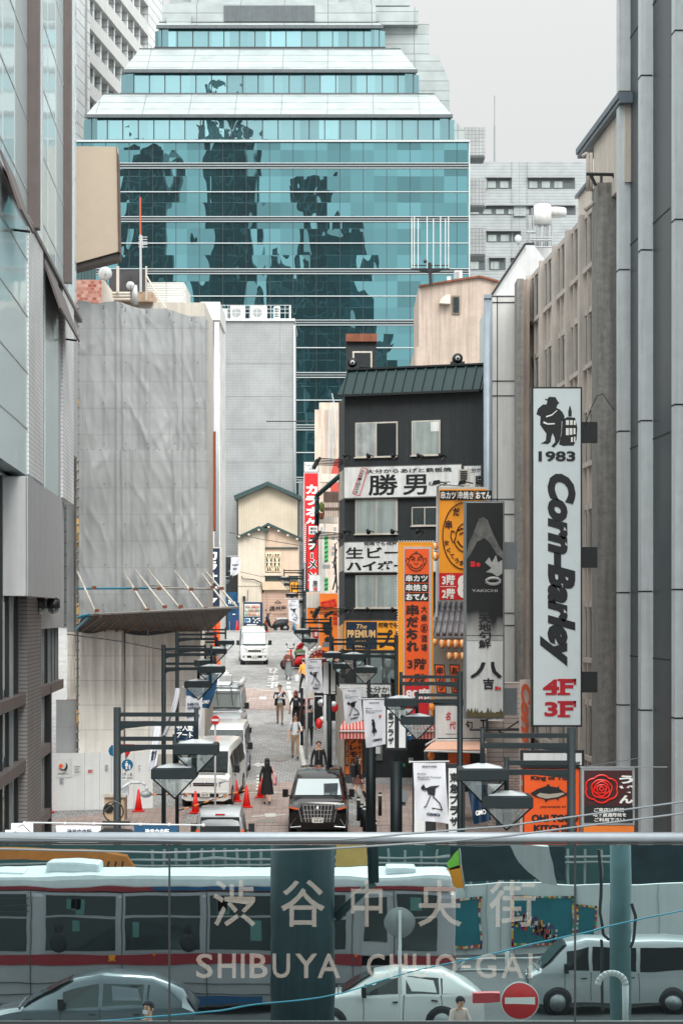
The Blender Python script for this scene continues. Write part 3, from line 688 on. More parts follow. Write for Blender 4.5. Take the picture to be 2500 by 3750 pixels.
for d in (51.5, 53.7, 56.5, 58.9, 60.3, 68.2, 69.1, 70.0, 70.8, 72.5, 73.4, 74.1, 74.8, 75.5, 76.1):
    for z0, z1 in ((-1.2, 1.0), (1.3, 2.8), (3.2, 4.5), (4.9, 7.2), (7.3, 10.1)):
        if rnd.random() < .7 and not (59.5 < d < 71.4 and z0 > 6) and not (d > 71.4 and z0 < 4.8): solo(lb, 'pale_panel', [LG, LGREY, PGLASS][rnd.randrange(3)], lambda b: sbox(b, 'L', d, d + rnd.uniform(.35, .7), -.3, -.262, z0 + rnd.uniform(0, .6), z1))  # pale panels standing in for bright reflections between the mullions
for z in (-1.5, 1.0, 2.9, 4.6): 
    for d0, d1 in ((40, 62.9), (67.4, 71.4 if z < 4.6 else 76.8)): solo(lb, 'floor_beam', FIN, lambda b: sbox(b, 'L', d0, d1, -.3, -.06, z, z + .28))
solo(lb, 'corner_post', BLACK, lambda b: sbox(b, 'L', 71.4, 71.7, -9, -.05, -1.5, EYE - 2.1))
for i, px in enumerate((146, 196)):
    d = 66.5 + i * 2.2; q = P(px, 2225, d); t = thing('dome_camera', ['dark dome security camera under the grey box, nearer the viewer', 'dark dome security camera under the grey box, next to the louvred windows'][i], 'security camera', 'dome cameras under the grey box')
    b = MB(); b.tube((q.x, d, q.z - .02), (q.x, d, q.z + .22), .19, 14); b.tube((q.x, d, q.z + .22), (q.x, d, q.z + .3), .19, 14, .08); b.tube((q.x, d, q.z + .3), (q.x, d, q.z + .5), .04, 6); b.build('housing', BLACK, t)
    b = MB(); b.ball((q.x, d, q.z - .02), .16, 14, 6, (1, 1, -1), True); b.build('dome', WGLASS, t)
# billboard on the side
bbd = thing('blank_billboard', 'big blank beige billboard seen from its plain side, high on the left', 'billboard')
b = MB(); b.ppoly([(262, 535), (430, 537), (436, 920), (262, 968)], 83.5, .5); b.build('face', mat('beige_board', (184, 168, 150), .7, var=.04, streak=.0), bbd)
b = MB(); b.ppoly([(427, 533), (434, 590), (440, 925), (434, 922), (428, 560)], 83.45, .6); b.build('edge_strip', BROWN, bbd)
b = MB(); b.ppoly([(262, 970), (430, 922), (440, 930), (436, 948), (262, 990)], 83.6, .9); b.build('lamp_tray', mat('dark_tray', (52, 46, 44), .6, var=.2, scale=9), bbd)
solo(bbd, 'bracket', BLACK, lambda b: b.pbox(262, 560, 278, 900, 84.2, 1.2))
# ================================================================ OLD BRICK BUILDING WITH ROOF CLUTTER
ob = thing('brick_building', 'old building with red and white checked bricks behind the grey scaffolding sheets', 'building')
CHK = grid_mat('checked_brick', (168, 84, 66), (196, 150, 136), .16, .12, .02, .8, .1, .5, c2=(214, 170, 156))
b = MB(); b.pbox(262, 1025, 372, 1110, 89.5, 8); b.pbox(246, 1108, 330, 3010, 92, 6); b.build('brick_wall', CHK, ob)
b = MB(); b.ppoly([(372, 1025), (385, 1028), (408, 1105), (372, 1108)], 89.6, 7); b.pbox(330, 1108, 750, 3000, 92.5, 6); b.build('plaster_wall', OFFW, ob)
b = MB(); b.pbox(282, 985, 352, 1024, 92, .1)
for x in range(284, 352, 12): b.pbox(x, 985, x + 2, 1024, 91.9, .1)
b.build('window_grid', DG, ob)
b = MB(); b.pbox(405, 1068, 560, 1104, 92, 5); b.build('parapet', mat('rusty_plaster', (176, 150, 128), .8, var=.3, scale=4, streak=.3), ob)
b = MB(); 
for y in (1074, 1084, 1096): b.tube(P(408, y, 91.8), P(495, y, 91.8), .05, 6)
b.tube(P(432, 1070, 91.6), P(432, 975, 91.6), .06, 6); b.build('roof_pipe', OFFW, ob)
sh = thing('roof_shed', 'white ribbed plant enclosure on the roof behind the scaffolding', 'plant enclosure')
b = MB(); b.pbox(540, 1034, 672, 1134, 94, 4); b.ppoly([(672, 1034), (680, 1042), (680, 1134), (672, 1134)], 94.2, 3); b.build('ribbed_wall', grid_mat('white_ribbed_sheet', (212, 213, 208), (150, 152, 150), 40, .09, .03, .5, .02), sh)
b = MB(); b.pbox(400, 990, 533, 1078, 94, .2); b.ppoly([(485, 1000), (533, 995), (533, 1075), (485, 1075)], 93.8, .2); tag(b.build('black_netting', mat('dark_netting', (66, 68, 70), .9, var=.3, scale=3)), 'dark netting stretched on poles on the old roof', 'netting')
for i, (x, y, r_) in enumerate([(386, 1002, 26), (478, 1046, 16)]):
    t = thing('satellite_dish', ['larger grey satellite dish above the checked brick wall', 'smaller white satellite dish on the old roof'][i], 'satellite dish', 'satellite dishes on the old roof')
    q = P(x, y, 90); r2 = r_ / 100
    b = MB(); b.ball(q, r2, 16, 6, (1, .35, 1)); b.build('dish', LGREY, t)
    b = MB(); b.tube((q.x, 90, q.z), (q.x + .05, 89.7, q.z - .05), .02, 5); b.tube((q.x, 90.1, q.z), (q.x + .03, 90.3, q.z - .6), .04, 6); b.build('bracket_arm', GREY, t)
t = thing('television_antenna', 'tall television antenna mast with red tip above the old roof', 'antenna')
b = MB(); b.tube(P(516, 1070, 92), P(515, 860, 92), .045, 6); b.tube(P(498, 1115, 90.5), P(494, 1045, 90.5), .09, 8); b.build('mast', LGREY, t)
b = MB(); b.tube(P(515, 860, 92), P(514, 722, 92), .035, 6); b.build('mast_tip', mat('orange_mast', (190, 92, 60), .6), t)
b = MB()
for y in (868, 877, 886, 895, 904): b.tube(P(508, y, 92), P(540, y, 92), .02, 4)
b.tube(P(520, 862, 92), P(524, 908, 92), .025, 4); b.build('antenna_array', LGREY, t)
b = MB(); b.tube(P(538, 1012, 91), P(608, 1130, 88), .03, 5); b.tube(P(536, 975, 91), P(536, 1100, 91), .04, 5); tag(b.build('stay_pole', OFFW), 'pale stay pole leaning over the roof shed', 'pole')
# ================================================================ SCAFFOLD
def sheet(px0, px1, top, bot, d, nx, ny, amp, seed, sag=0.0, wrinkle=1.0, th=.02):
    """hanging tarpaulin: a grid with folds and creases, top/bot give the photo y of the edges"""
    rnd = random.Random(seed); b = MB(); b.smooth = True
    fol = [(rnd.uniform(0, 1), rnd.uniform(-.15, .15), rnd.uniform(.006, .022), rnd.uniform(.3, 1)) for _ in range(13)] + [(.36, .05, .02, 2.4), (.31, .02, .012, 2.0), (.55, -.08, .03, 1.5), (.78, .12, .02, 1.4), (.93, .02, .02, 1.8), (.12, .1, .035, 1.2)]
    diag = [(rnd.uniform(0, 1), rnd.uniform(0, 1), rnd.choice((-1, -1, -1, .6)) * rnd.uniform(.3, 1.3), rnd.uniform(.006, .018), rnd.uniform(.2, 1), rnd.uniform(.05, .16)) for _ in range(95)]
    vs = []
    for j in range(ny + 1):
        for i in range(nx + 1):
            u = i / nx; v = j / ny; t_ = top(u); bo = bot(u); y = t_ + (bo - t_) * v
            o = 0
            for c, s_, w_, a_ in fol: o += a_ * math.exp(-((u - c - s_ * (v - .5) * .4) / w_) ** 2) * .30
            for cu, cv, sl_, w_, a_, ln in diag:
                du = (u - cu); dv = (v - cv); q = du * sl_ + dv * .35; l_ = (du - dv * sl_ * .3)
                o += a_ * math.exp(-(q / w_) ** 2 - (l_ / ln) ** 2) * .15 * wrinkle
            o += .12 * sin(u * 21 + 2.2 * sin(v * 3)) * (.5 + v) + rnd.uniform(-.015, .015)
            o += .03 * sin(pi * ((v * (ny / 11)) % 1))
            p = P(px0 + (px1 - px0) * u, y, d); vs.append((p.x, d - amp * o, p.z))
    n = nx + 1
    b.add(vs, [(j * n + i, j * n + i + 1, (j + 1) * n + i + 1, (j + 1) * n + i) for j in range(ny) for i in range(nx)])
    return b
def tarp_mat(name, rgb, seam, sw, sh):
    m = grid_mat(name, rgb, seam, sw, sh, .025, .5, .03, bump=.5); return m
TG = tarp_mat('grey_tarpaulin', (160, 163, 164), (148, 151, 152), 1.15, .92); TW = tarp_mat('white_tarpaulin', (238, 234, 226), (208, 204, 198), 3.0, .85)
sc = thing('scaffolding', 'scaffolding wrapped in grey sheets over white sheets around an old building on the left', 'scaffolding')
tp = lambda u: 1098 + 12 * u + (8 if u > .1 else 0) + 60 * max(0, u - .3) + 6 * sin(u * 16)
b = sheet(285, 752, tp, lambda u: 1650, 85.0, 90, 90, .16, 1); b.build('grey_sheet', TG, sc)
b = sheet(285, 756, lambda u: 1646 + 3 * sin(u * 20), lambda u: 2300, 84.95, 90, 100, .17, 2, wrinkle=1.2); b.build('grey_sheet', TG, sc)
b = sheet(740, 764, lambda u: 1165 + 10 * u, lambda u: 2290, 85.2, 8, 90, .1, 5); b.build('grey_side_sheet', TG, sc)
b = sheet(246, 287, lambda u: 1590, lambda u: 2330, 85.5, 10, 80, .2, 3); b.build('grey_side_sheet', TG, sc)
b = sheet(246, 287, lambda u: 2315, lambda u: 2560, 85.4, 10, 40, .2, 7); b.build('white_side_sheet', TW, sc)
b = sheet(206, 284, lambda u: 2562, lambda u: 2760, 85.3, 10, 30, .05, 8); b.build('grey_lower_sheet', TG, sc)
b = sheet(285, 460, lambda u: 2312 + 8 * sin(u * 6), lambda u: 2762, 84.9, 40, 60, .07, 4, wrinkle=.7); b.build('white_sheet', TW, sc)
b = sheet(458, 735, lambda u: 2312 + 22 * abs(sin(u * 3.6 + .3)) * (1 - u), lambda u: 2762, 84.85, 70, 60, .1, 9, wrinkle=.9); b.build('white_sheet', TW, sc)
solo(sc, 'dark_infill', mat('dark_netting', (66, 68, 70)), lambda b: b.pbox(288, 2290, 740, 2345, 85.4, .1))
b = MB()
PIPE = mat('galvanised_pipe', (150, 146, 140), .45, .5, var=.2, scale=6); YP = mat('yellow_pipe', (206, 154, 56), .5, var=.1)
for x in (285, 457): b.tube(P(x, 1115 if x == 285 else 2300, 84.6), P(x, 2760, 84.6), .032, 8)
b.tube(P(543, 2300, 84.6), P(543, 2330, 84.6), .03, 6); b.tube(P(285, 1115, 84.6), P(285, 2310, 84.62), .03, 8)
b.tube(P(281, 1118, 84.7), P(281, 2320, 84.7), .022, 6)
y = 1130
while y < 2750: b.tube(P(279, y, 84.5), P(291, y - 4, 84.5), .03, 5); y += 33
b.build('standard_pole', PIPE, sc)
for y0, y1 in ((1455, 1500), (1900, 2000), (2210, 2290), (2600, 2660)): solo(sc, 'yellow_pole', YP, lambda b: b.tube(P(285, y0, 84.58), P(285, y1, 84.58), .036, 8))
# ties along sheet edges
b = MB()
for x in (382, 460, 540, 640, 722):
    for yy in range(1180, 2250, 148): b.ball(P(x + 3 * sin(yy), yy, 84.75), .022, 6, 4)
for x in range(300, 740, 22): b.ball(P(x, 1647, 84.72), .018, 6, 4)
b.build('sheet_tie', mat('tie_cord', (88, 90, 92), .7), sc)
b = MB()
for x, y in ((378, 1124), (447, 1120), (458, 1133), (536, 1140), (620, 1150), (700, 1168)): b.path([P(x, y - 6, 84.7), P(x + 4, y + 4, 84.7), P(x - 3, y + 8, 84.7)], .012, 4)
b.build('hook', BLACK, sc)
# projecting plank canopy
PLK = grid_mat('scaffold_planks', (92, 86, 80), (34, 34, 36), .55, .24, .05, .75, .2, .3, 'XY', bump=.4)
b = MB()
v = [P(300, 2258, 81.5), P(852, 2228, 80.0), P(770, 2310, 85), P(285, 2310, 85)]
v = [Vector((p.x, p.y, p.z)) for p in v]; b.prism(v, (0, 0, .05)); b.build('plank_canopy', PLK, sc)
b = MB(); BP = mat('blue_pipe', (28, 122, 150), .45, .2, var=.1); b.tube(P(285, 2262, 81.45), P(300, 2258, 81.4), .05, 6); b.tube(P(278, 2306, 84.9), P(322, 2262, 81.4), .05, 6); b.tube(P(300, 2256, 81.3), P(330, 2250, 81.3), .04, 6)
b.tube(P(283, 2156, 84.4), P(560, 2154, 83.8), .035, 6); b.build('blue_pole', BP, sc)
b = MB()
b.tube(P(560, 2154, 83.8), P(800, 2157, 83.8), .035, 6); b.tube(P(540, 2143, 83.9), P(620, 2147, 83.9), .03, 6); b.tube(P(300, 2252, 81.4), P(870, 2224, 79.9), .04, 6)
b.build('ledger_pole', PIPE, sc)
for (x0, y0, x1, y1, e) in [(283, 2090, 350, 2240, 0), (455, 2095, 540, 2236, 0), (495, 2085, 604, 2226, 0), (540, 2085, 660, 2228, 0), (640, 2090, 748, 2230, 0), (738, 2100, 835, 2225, 0), (755, 2095, 870, 2225, 0)]:
    solo(sc, 'brace', OFFW, lambda b: b.tube(P(x0, y0, 84.6), P(x1, y1, 81.0), .035, 8))
b = MB()
for i in range(12): 
    x = 330 + i * 42; b.tube(P(x + 40, 2256 - i * 2, 81.2), P(x - 30, 2312, 84.9), .03, 6)
b.build('joist', mat('rusty_pole', (120, 84, 62), .6, .2, var=.3), sc)
b = MB()
for (x, y) in [(356, 2236), (604, 2222), (662, 2221), (540, 2234), (753, 2228), (345, 2152), (497, 2157), (583, 2156), (700, 2158), (780, 2150), (812, 2155)]: b.box(*[c for q in [P(x, y, 81)] for c in (q.x - .07, q.x + .07, 80.95, 81.1, q.z - .05, q.z + .05)])
b.build('coupler', RUST, sc)
# ================================================================ CONSTRUCTION HOARDING
hd = thing('site_hoarding', 'white site fence of steel panels below the scaffolding with notices on it', 'fence')
HM = mat('hoarding_white', (218, 222, 222), .45, var=.04, streak=.06)
b = MB(); a_ = P(192, 2755, 83.2); c_ = P(560, 2755, 83.6); PH = Plane(192, 83.2, 560, 83.8)
PH.box(b, 192, 2757, 560, 2988, 0, .06); b.build('panel', HM, hd)
b = MB()
for x in (310, 365, 408, 448, 491): PH.box(b, x, 2757, x + 1.2, 2985, -.004, .01)
b.build('panel_seam', mat('seam_grey', (160, 164, 166), .6), hd)
solo(hd, 'base_rail', BLACK, lambda b: PH.box(b, 192, 2986, 560, 2994, -.02, .1))
nb = MB(); PH.box(nb, 201, 2777, 264, 2847, -.03, 0); n1 = tag(nb.build('shop_notice', SIGNW), 'square notice with orange sun and black moon over PRONTO', 'notice'); 
nb = MB(); q = P(224, 2805, 83.1)
pts = []
for i in range(28): rr = (.095 if i % 2 else .055); pts.append((q.x + rr * cos(2 * pi * i / 28), 83.12, q.z + rr * sin(2 * pi * i / 28)))
nb.add(pts, [tuple(range(28))][::-1]); nb.build('sun_emblem', ORANGE, n1)
nb = MB(); c0 = P(233, 2807, 83.1); r0 = .15; pts = []
for i in range(15): a_ = radians(-155 + i * 200 / 14); pts.append((c0.x + r0 * cos(a_), 83.115, c0.z + r0 * sin(a_)))
for i in range(15): a_ = radians(45 - i * 200 / 14); pts.append((c0.x - .04 + r0 * .88 * cos(a_), 83.115, c0.z + .035 + r0 * .88 * sin(a_)))
nb.add(pts, [tuple(range(len(pts)))]); nb.build('moon_emblem', INK, n1)
nb = MB(); PH.text(nb, 'PRONTO', 213, 2831, 252, 2837, -.035, .01); nb.build('lettering', INK, n1)
for i, (x0, y0, x1, y1, lb_) in enumerate([(271, 2802, 298, 2838, 'upright white notice sheet right of the sun and moon sign'), (320, 2815, 345, 2834, 'small landscape notice with a red curl on the white fence'), (218, 2848, 235, 2874, 'small bluish sheet below the sun and moon sign'),
        (384, 2800, 398, 2826, 'faint printed sheet left of the pedestrian sign'), (505, 2800, 517, 2825, 'small no-smoking notice right of the pedestrian sign')]):
    nb = MB(); PH.box(nb, x0, y0, x1, y1, -.02, 0); t = tag(nb.build('paper_notice', LGREY if i in (2, 3) else SIGNW), lb_, 'notice', 'notices on the white fence')
    nb = MB()
    for k_ in range(5): PH.box(nb, x0 + 3, y0 + 4 + k_ * (y1 - y0 - 7) / 5, x1 - 3 - (k_ % 3) * 3, y0 + 5.5 + k_ * (y1 - y0 - 7) / 5, -.025, -.02)
    nb.build('print_lines', NAVY if i != 1 else RINK, t)
# pedestrian sign post in front of the hoarding
ps = thing('pedestrian_sign', 'blue round pedestrian sign with red triangle above and hours plate below', 'road sign')
b = MB(); b.tube(RD(462, 3000), P(463, 2740, 79.6), .04, 8); b.tube(P(463, 2740, 79.6), P(463, 2720, 79.6), .04, 8); b.build('pole', WHITE, ps)
def disc(b, px, py, rpx, d, th=.02, n=28): b.ppoly([(px + rpx * cos(2 * pi * i / n), py + rpx * sin(2 * pi * i / n)) for i in range(n)], d, th)
b = MB(); disc(b, 467, 2801, 22, 79.4); b.build('rim', SIGNW, ps)
b = MB(); disc(b, 467, 2801, 20.5, 79.37); r_ = b.build('blue_disc', mat('sign_blue', (10, 98, 140), .4), ps)
b = MB(); disc(b, 464, 2790, 2.8, 79.34, .01); b.ppoly([(460, 2794), (469, 2794), (470, 2804), (467, 2806), (467, 2817), (461, 2817), (461, 2806), (458, 2804)], 79.34, .01); disc(b, 475, 2801, 1.8, 79.34, .01); b.ppoly([(472, 2803), (478, 2803), (478, 2817), (473, 2817)], 79.34, .01); b.build('figure_symbol', WINK, r_)
b = MB(); b.ppoly([(441, 2725), (494, 2725), (467, 2774)], 79.35, .02); s_ = b.build('triangle_plate', RINK, ps); b = MB(); b.ppoly([(452, 2733), (483, 2733), (467, 2750)], 79.32, .01); b.build('triangle_face', SIGNW, s_)
b = MB(); b.pbox(445, 2828, 489, 2855, 79.36, .02); s_ = b.build('hours_plate', SIGNW, ps)
b = MB(); b.ptext('17 - 5', 450, 2831, 484, 2841, 79.34, .02); b.ptext('日曜・休日は', 448, 2845, 486, 2852, 79.34, .01); b.build('lettering', INK, s_)
b = MB(); b.ppoly([(400, 2740), (410, 2728), (415, 2730), (415, 2770), (403, 2765), (398, 2752)], 79.5, .02); tag(b.build('direction_sign', mat('sign_blue', (10, 98, 140))), 'edge of a blue round arrow sign behind the first left lamp pole', 'road sign')
# ================================================================ BACK ALLEY SLOT left of the tile building
sb = thing('narrow_building', 'narrow building slice with pipes and dark vents between scaffolding and tile building', 'building')
b = MB(); b.pbox(735, 1105, 806, 1172, 121, 6); b.pbox(750, 1172, 806, 2600, 123, 6); b.build('wall', grid_mat('white_small_tile', (202, 204, 202), (150, 154, 154), .1, .1, .015, .5, .04), sb)
b = MB(); 
for i in range(38): b.pbox(757, 1215 + i * 9.5, 779, 1220 + i * 9.5, 122.7, .1)
b.build('vent_grille', BLACK, sb)
b = MB(); b.pbox(750, 1210, 780, 1580, 122.9, .1); b.build('dark_recess', DGREY, sb)
b = MB()
for x in (788, 794, 800): b.tube(P(x, 1180, 120.5), P(x, 2100, 120.5), .045, 8)
b.build('down_pipe', LGREY, sb)
bs = thing('black_sign_board', 'tall black shop sign with orange border behind the scaffolding edge', 'sign')
b = MB(); b.pbox(755, 1580, 789, 1945, 118, .3); b.build('panel', INK, bs)
b = MB(); b.pbox(784, 1584, 785.5, 1940, 117.97, .02); b.pbox(755, 1584, 785, 1586, 117.97, .02); b.pbox(755, 1938, 785, 1940, 117.97, .02); b.ppoly([(763, 1625), (770, 1612), (773, 1640), (766, 1665)], 117.97, .02); b.ppoly([(762, 1822), (768, 1815), (768, 1838), (762, 1832)], 117.97, .02); b.build('orange_trim', ORANGE, bs)
b = MB(); b.ptext('®', 764, 1842, 774, 1852, 117.97, .02); b.build('lettering', WINK, bs)
# blue karaoke sign
ks = thing('blue_karaoke_sign', 'tall blue vertical karaoke sign with white letters and a 7 beside the scaffold canopy', 'sign')
b = MB(); b.pbox(745, 2003, 812, 2222, 112, .3); b.build('frame', OFFW, ks)
b = MB(); b.pbox(745, 2008, 804, 2220, 111.96, .04); p_ = b.build('panel', NAVY, ks)
b = MB(); b.ptext('カラオケ', 748, 2012, 796, 2180, 111.93, .04, vert=True, gap=.04); b.ptext('7', 768, 2190, 797, 2216, 111.93, .05, .3); b.ptext('-', 756, 2204, 765, 2207, 111.93, .05); b.build('lettering', WINK, p_)
os_ = thing('orange_shop_sign', 'orange lower shop sign with dark blue letters under the blue karaoke sign', 'sign')
b = MB(); b.pbox(745, 2222, 806, 2445, 112.1, .3); b.build('panel', ORANGE, os_)
b = MB(); b.ptext('ONE COIN', 764, 2285, 794, 2440, 112.05, .03, rot=90); b.build('lettering', RINK, os_)
b = MB(); disc(b, 775, 2240, 26, 112.05, .02); b.build('logo_disc', YELLOW, os_)
# ================================================================ TILE BUILDING
tb = thing('grid_tile_building', 'blank grey building wall covered in a fine grid of small tiles', 'building')
b = MB(); b.pbox(803, 1172, 1076, 2330, 166, 9); b.build('tile_wall', grid_mat('fine_grid_tile', (142, 146, 147), (108, 112, 114), .108, .108, .016, .5, .03), tb)
b = MB(); b.pbox(799, 1166, 1080, 1175, 165.8, 9.4); b.build('parapet', LGREY, tb)
b = MB(); b.tube(P(804, 1180, 165.7), P(804, 2100, 165.7), .06, 8); b.tube(P(1078, 1190, 165.7), P(1078, 1900, 165.7), .05, 8); b.build('down_pipe', LGREY, tb)
b = MB()
for y in (1330, 1450, 1570, 1690): b.pbox(805, y, 1075, y + 1.2, 165.98, .02)
b.pbox(1024, 1175, 1025.2, 1960, 165.98, .02); b.build('expansion_joint', GREY, tb)
rl = thing('roof_railing', 'pale metal railing along the roof of the grid tile building', 'railing')
b = MB()
for y in (1118, 1132, 1146): b.tube(P(808, y, 167), P(1066, y, 167), .018, 5)
for x in range(810, 1068, 26): b.tube(P(x, 1168, 167), P(x, 1118, 167), .02, 5)
b.tube(P(1062, 1168, 166.5), P(1062, 1120, 166.5), .07, 6); b.build('rail', LGREY, rl)
for i, (x0, x1) in enumerate([(843, 897), (917, 977)]):
    t = thing('condenser_unit', ['left outdoor air conditioner on the tile building roof', 'right outdoor air conditioner on the tile building roof'][i], 'air conditioner', 'air conditioners on the tile building')
    b = MB(); b.pbox(x0, 1120, x1, 1168, 168, .8); b.build('casing', SIGNW, t)
    b = MB(); disc(b, x0 + (x1 - x0) * .42, 1144, 17, 167.96, .03); b.build('fan_grille', GREY, t)
b = MB(); b.pbox(1003, 1122, 1025, 1166, 168, .5); t = tag(b.build('switch_cabinet', SIGNW), 'slotted white cabinet on the tile building roof', 'cabinet')
b = MB()
for k_ in range(6): b.pbox(1006, 1127 + k_ * 6, 1022, 1130 + k_ * 6, 167.97, .02)
b.build('slots', BLACK, t)
b = MB(); b.pbox(810, 1130, 832, 1168, 168.5, .6); tag(b.build('roof_box', LGREY), 'small grey box left of the roof air conditioners', 'box')
t = thing('satellite_dish', 'white dish at the left end of the tile building roof', 'satellite dish'); b = MB(); b.ball(P(800, 1121, 164), .2, 14, 6, (1, .4, 1)); b.build('dish', SIGNW, t); b = MB(); b.tube(P(803, 1170, 164.2), P(801, 1122, 164.2), .05, 6); b.build('bracket_arm', GREY, t)
# ================================================================ CREAM HOUSE
ch = thing('cream_house', 'small cream gabled house with dark green roof edges and roller shutter at the street end', 'house')
DH = 157.0
CORR = grid_mat('ribbed_cream_cladding', (184, 173, 154), (164, 153, 135), .16, 40, .03, .7, .02)
b = MB(); b.ppoly([(872, 1830), (980, 1778), (1090, 1830), (1090, 2325), (872, 2325)], DH + 4, 8); b.build('upper_gable_wall', CORR, ch)
b = MB(); b.ppoly([(872, 1965), (948, 1932), (970, 1945), (970, 2146), (872, 2146)], DH - .25, 4); b.ppoly([(872, 2140), (964, 2140), (958, 2170), (958, 2322), (872, 2322)], DH - .2, 4); b.build('left_wall', CREAM, ch)
b = MB(); b.ppoly([(965, 1944), (982, 1922), (1092, 1970), (1092, 2172), (965, 2172)], DH, 4); b.pbox(1088, 2160, 1094, 2322, DH, 4); b.build('front_wall', mat('cream_render_pink', (196, 174, 154), .85, var=.06, streak=.1), ch)
RG = mat('dark_green_roof_metal', (44, 66, 64), .45, .2, var=.1)
b = MB()
for pts, dd in (([(855, 1815), (980, 1763), (980, 1778), (860, 1832)], DH + 3.4), ([(980, 1763), (1104, 1817), (1100, 1830), (980, 1778)], DH + 3.4)): b.ppoly(pts, dd, 9)
b.build('upper_roof', RG, ch)
b = MB()
for pts, dd in (([(864, 1966), (948, 1926), (984, 1940), (980, 1949), (948, 1936), (868, 1974)], DH - .7), ([(950, 1933), (981, 1914), (1106, 1970), (1104, 1978), (981, 1924), (958, 1936)], DH - .4)): b.ppoly(pts, dd, 5)
b.build('lower_roof', RG, ch)
b = MB()
for x, y in ((872, 1965), (908, 1957), (944, 1940), (980, 1930), (1016, 1944), (1050, 1960), (1084, 1974)): b.pbox(x, y - 3, x + 7, y + 3, DH - .75, .3)
b.build('rafter_end', CREAM, ch)
solo(ch, 'eave_strip', RG, lambda b: b.pbox(970, 2004, 1092, 2009, DH - .15, .2))
for x0 in (972, 1001):
    b = MB(); b.pbox(x0, 2024, x0 + 27, 2094, DH - .12, .12); f_ = b.build('window', mat('cream_window_frame', (224, 206, 176), .6), ch)
    b = MB(); b.pbox(x0 + 3, 2028, x0 + 24, 2090, DH - .15, .03); b.build('pane', mat('dark_room', (42, 50, 50), .4), f_)
    b = MB()
    for q0, q1 in (((x0 + 3, 2028), (x0 + 24, 2090)), ((x0 + 24, 2028), (x0 + 3, 2090))): b.tube(P(*q0, DH - .2), P(*q1, DH - .2), .03, 5)
    b.tube(P(x0 + 13.5, 2028, DH - .2), P(x0 + 13.5, 2090, DH - .2), .03, 5); b.tube(P(x0 + 3, 2059, DH - .2), P(x0 + 24, 2059, DH - .2), .03, 5); b.build('lattice', mat('cream_window_frame', (224, 206, 176)), f_)
solo(ch, 'window_sill', CREAM, lambda b: b.pbox(966, 2098, 1034, 2108, DH - .35, .35))
solo(ch, 'sill_band', RG, lambda b: b.pbox(966, 2112, 1092, 2126, DH - .1, .1))
solo(ch, 'canopy_band', mat('tan_band', (196, 172, 146), .7), lambda b: b.pbox(958, 2130, 1092, 2160, DH - .3, .3))
SHT = grid_mat('roller_shutter', (186, 156, 138), (136, 110, 98), 30, .1, .035, .5, .03)
b = MB(); b.pbox(958, 2170, 1088, 2314, DH - .05, .1); sh_ = b.build('roller_shutter', SHT, ch)
b = MB(); b.ptext('遠州屋', 988, 2219, 1048, 2236, DH - .1, .02); b.ptext('いらっしゃいませ', 1000, 2246, 1050, 2254, DH - .1, .01); b.path([P(1006, 2208, DH - .1), P(1017, 2198, DH - .1), P(1030, 2208, DH - .1), P(1006, 2208, DH - .1)], .015, 4); b.build('lettering', INK, sh_)
b = MB(); b.path([P(884, 2110, DH - .4), P(890, 2120, DH - .4), P(930, 2122, DH - .4), P(956, 2134, DH - .4), P(960, 2165, DH - .4)], .03, 6); b.path([P(908, 2160, DH - .3), P(906, 2200, DH - .3)], .02, 5); b.build('wall_cable', CABLE, ch)
solo(ch, 'meter_box', BLACK, lambda b: b.pbox(889, 2183, 898, 2201, DH - .35, .12))
b = MB(); b.tube(P(870, 1830, DH + 3.5), P(870, 1960, DH + 3.5), .05, 6); b.tube(P(1092, 1830, DH + 3.5), P(1092, 1968, DH + 3.5), .05, 6); b.build('gutter_pipe', BLACK, ch)
# gap right of the house: dark service pipes
gpn = thing('service_wall', 'dark gap filled with pipes and meters right of the cream house', 'wall')
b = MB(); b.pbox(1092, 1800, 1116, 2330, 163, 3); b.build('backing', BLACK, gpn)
b = MB()
for i in range(22): rnd = random.Random(i); x = rnd.uniform(1094, 1110); y = 1830 + i * 20; b.pbox(x, y, x + rnd.uniform(3, 9), y + rnd.uniform(6, 14), 162.6, .2)
for x in (1096, 1101, 1107, 1111): b.tube(P(x, 1760, 162.5), P(x, 2300, 162.5), .04, 6)
b.build('pipe', GREY, gpn)
# left gap at the street end: dark passage with blue door
ga = thing('side_passage_wall', 'dark passage wall with a blue door left of the vending machine', 'wall')
b = MB(); b.pbox(800, 2040, 874, 2330, 160, 2); b.build('dark_wall', BLACK, ga)
b = MB(); b.pbox(834, 2207, 876, 2316, 156, .1); dr = b.build('door', mat('blue_door', (16, 62, 104), .5, var=.1), ga)
b = MB(); b.pbox(852, 2240, 862, 2252, 155.9, .1); b.build('notice', SIGNW, dr); solo(dr, 'handle', STEEL, lambda b: b.pbox(840, 2275, 842, 2310, 155.85, .1))
b = MB()
for x in range(835, 875, 6): b.pbox(x, 2188, x + 1.5, 2208, 155.9, .1)
b.build('grating', GREY, ga)
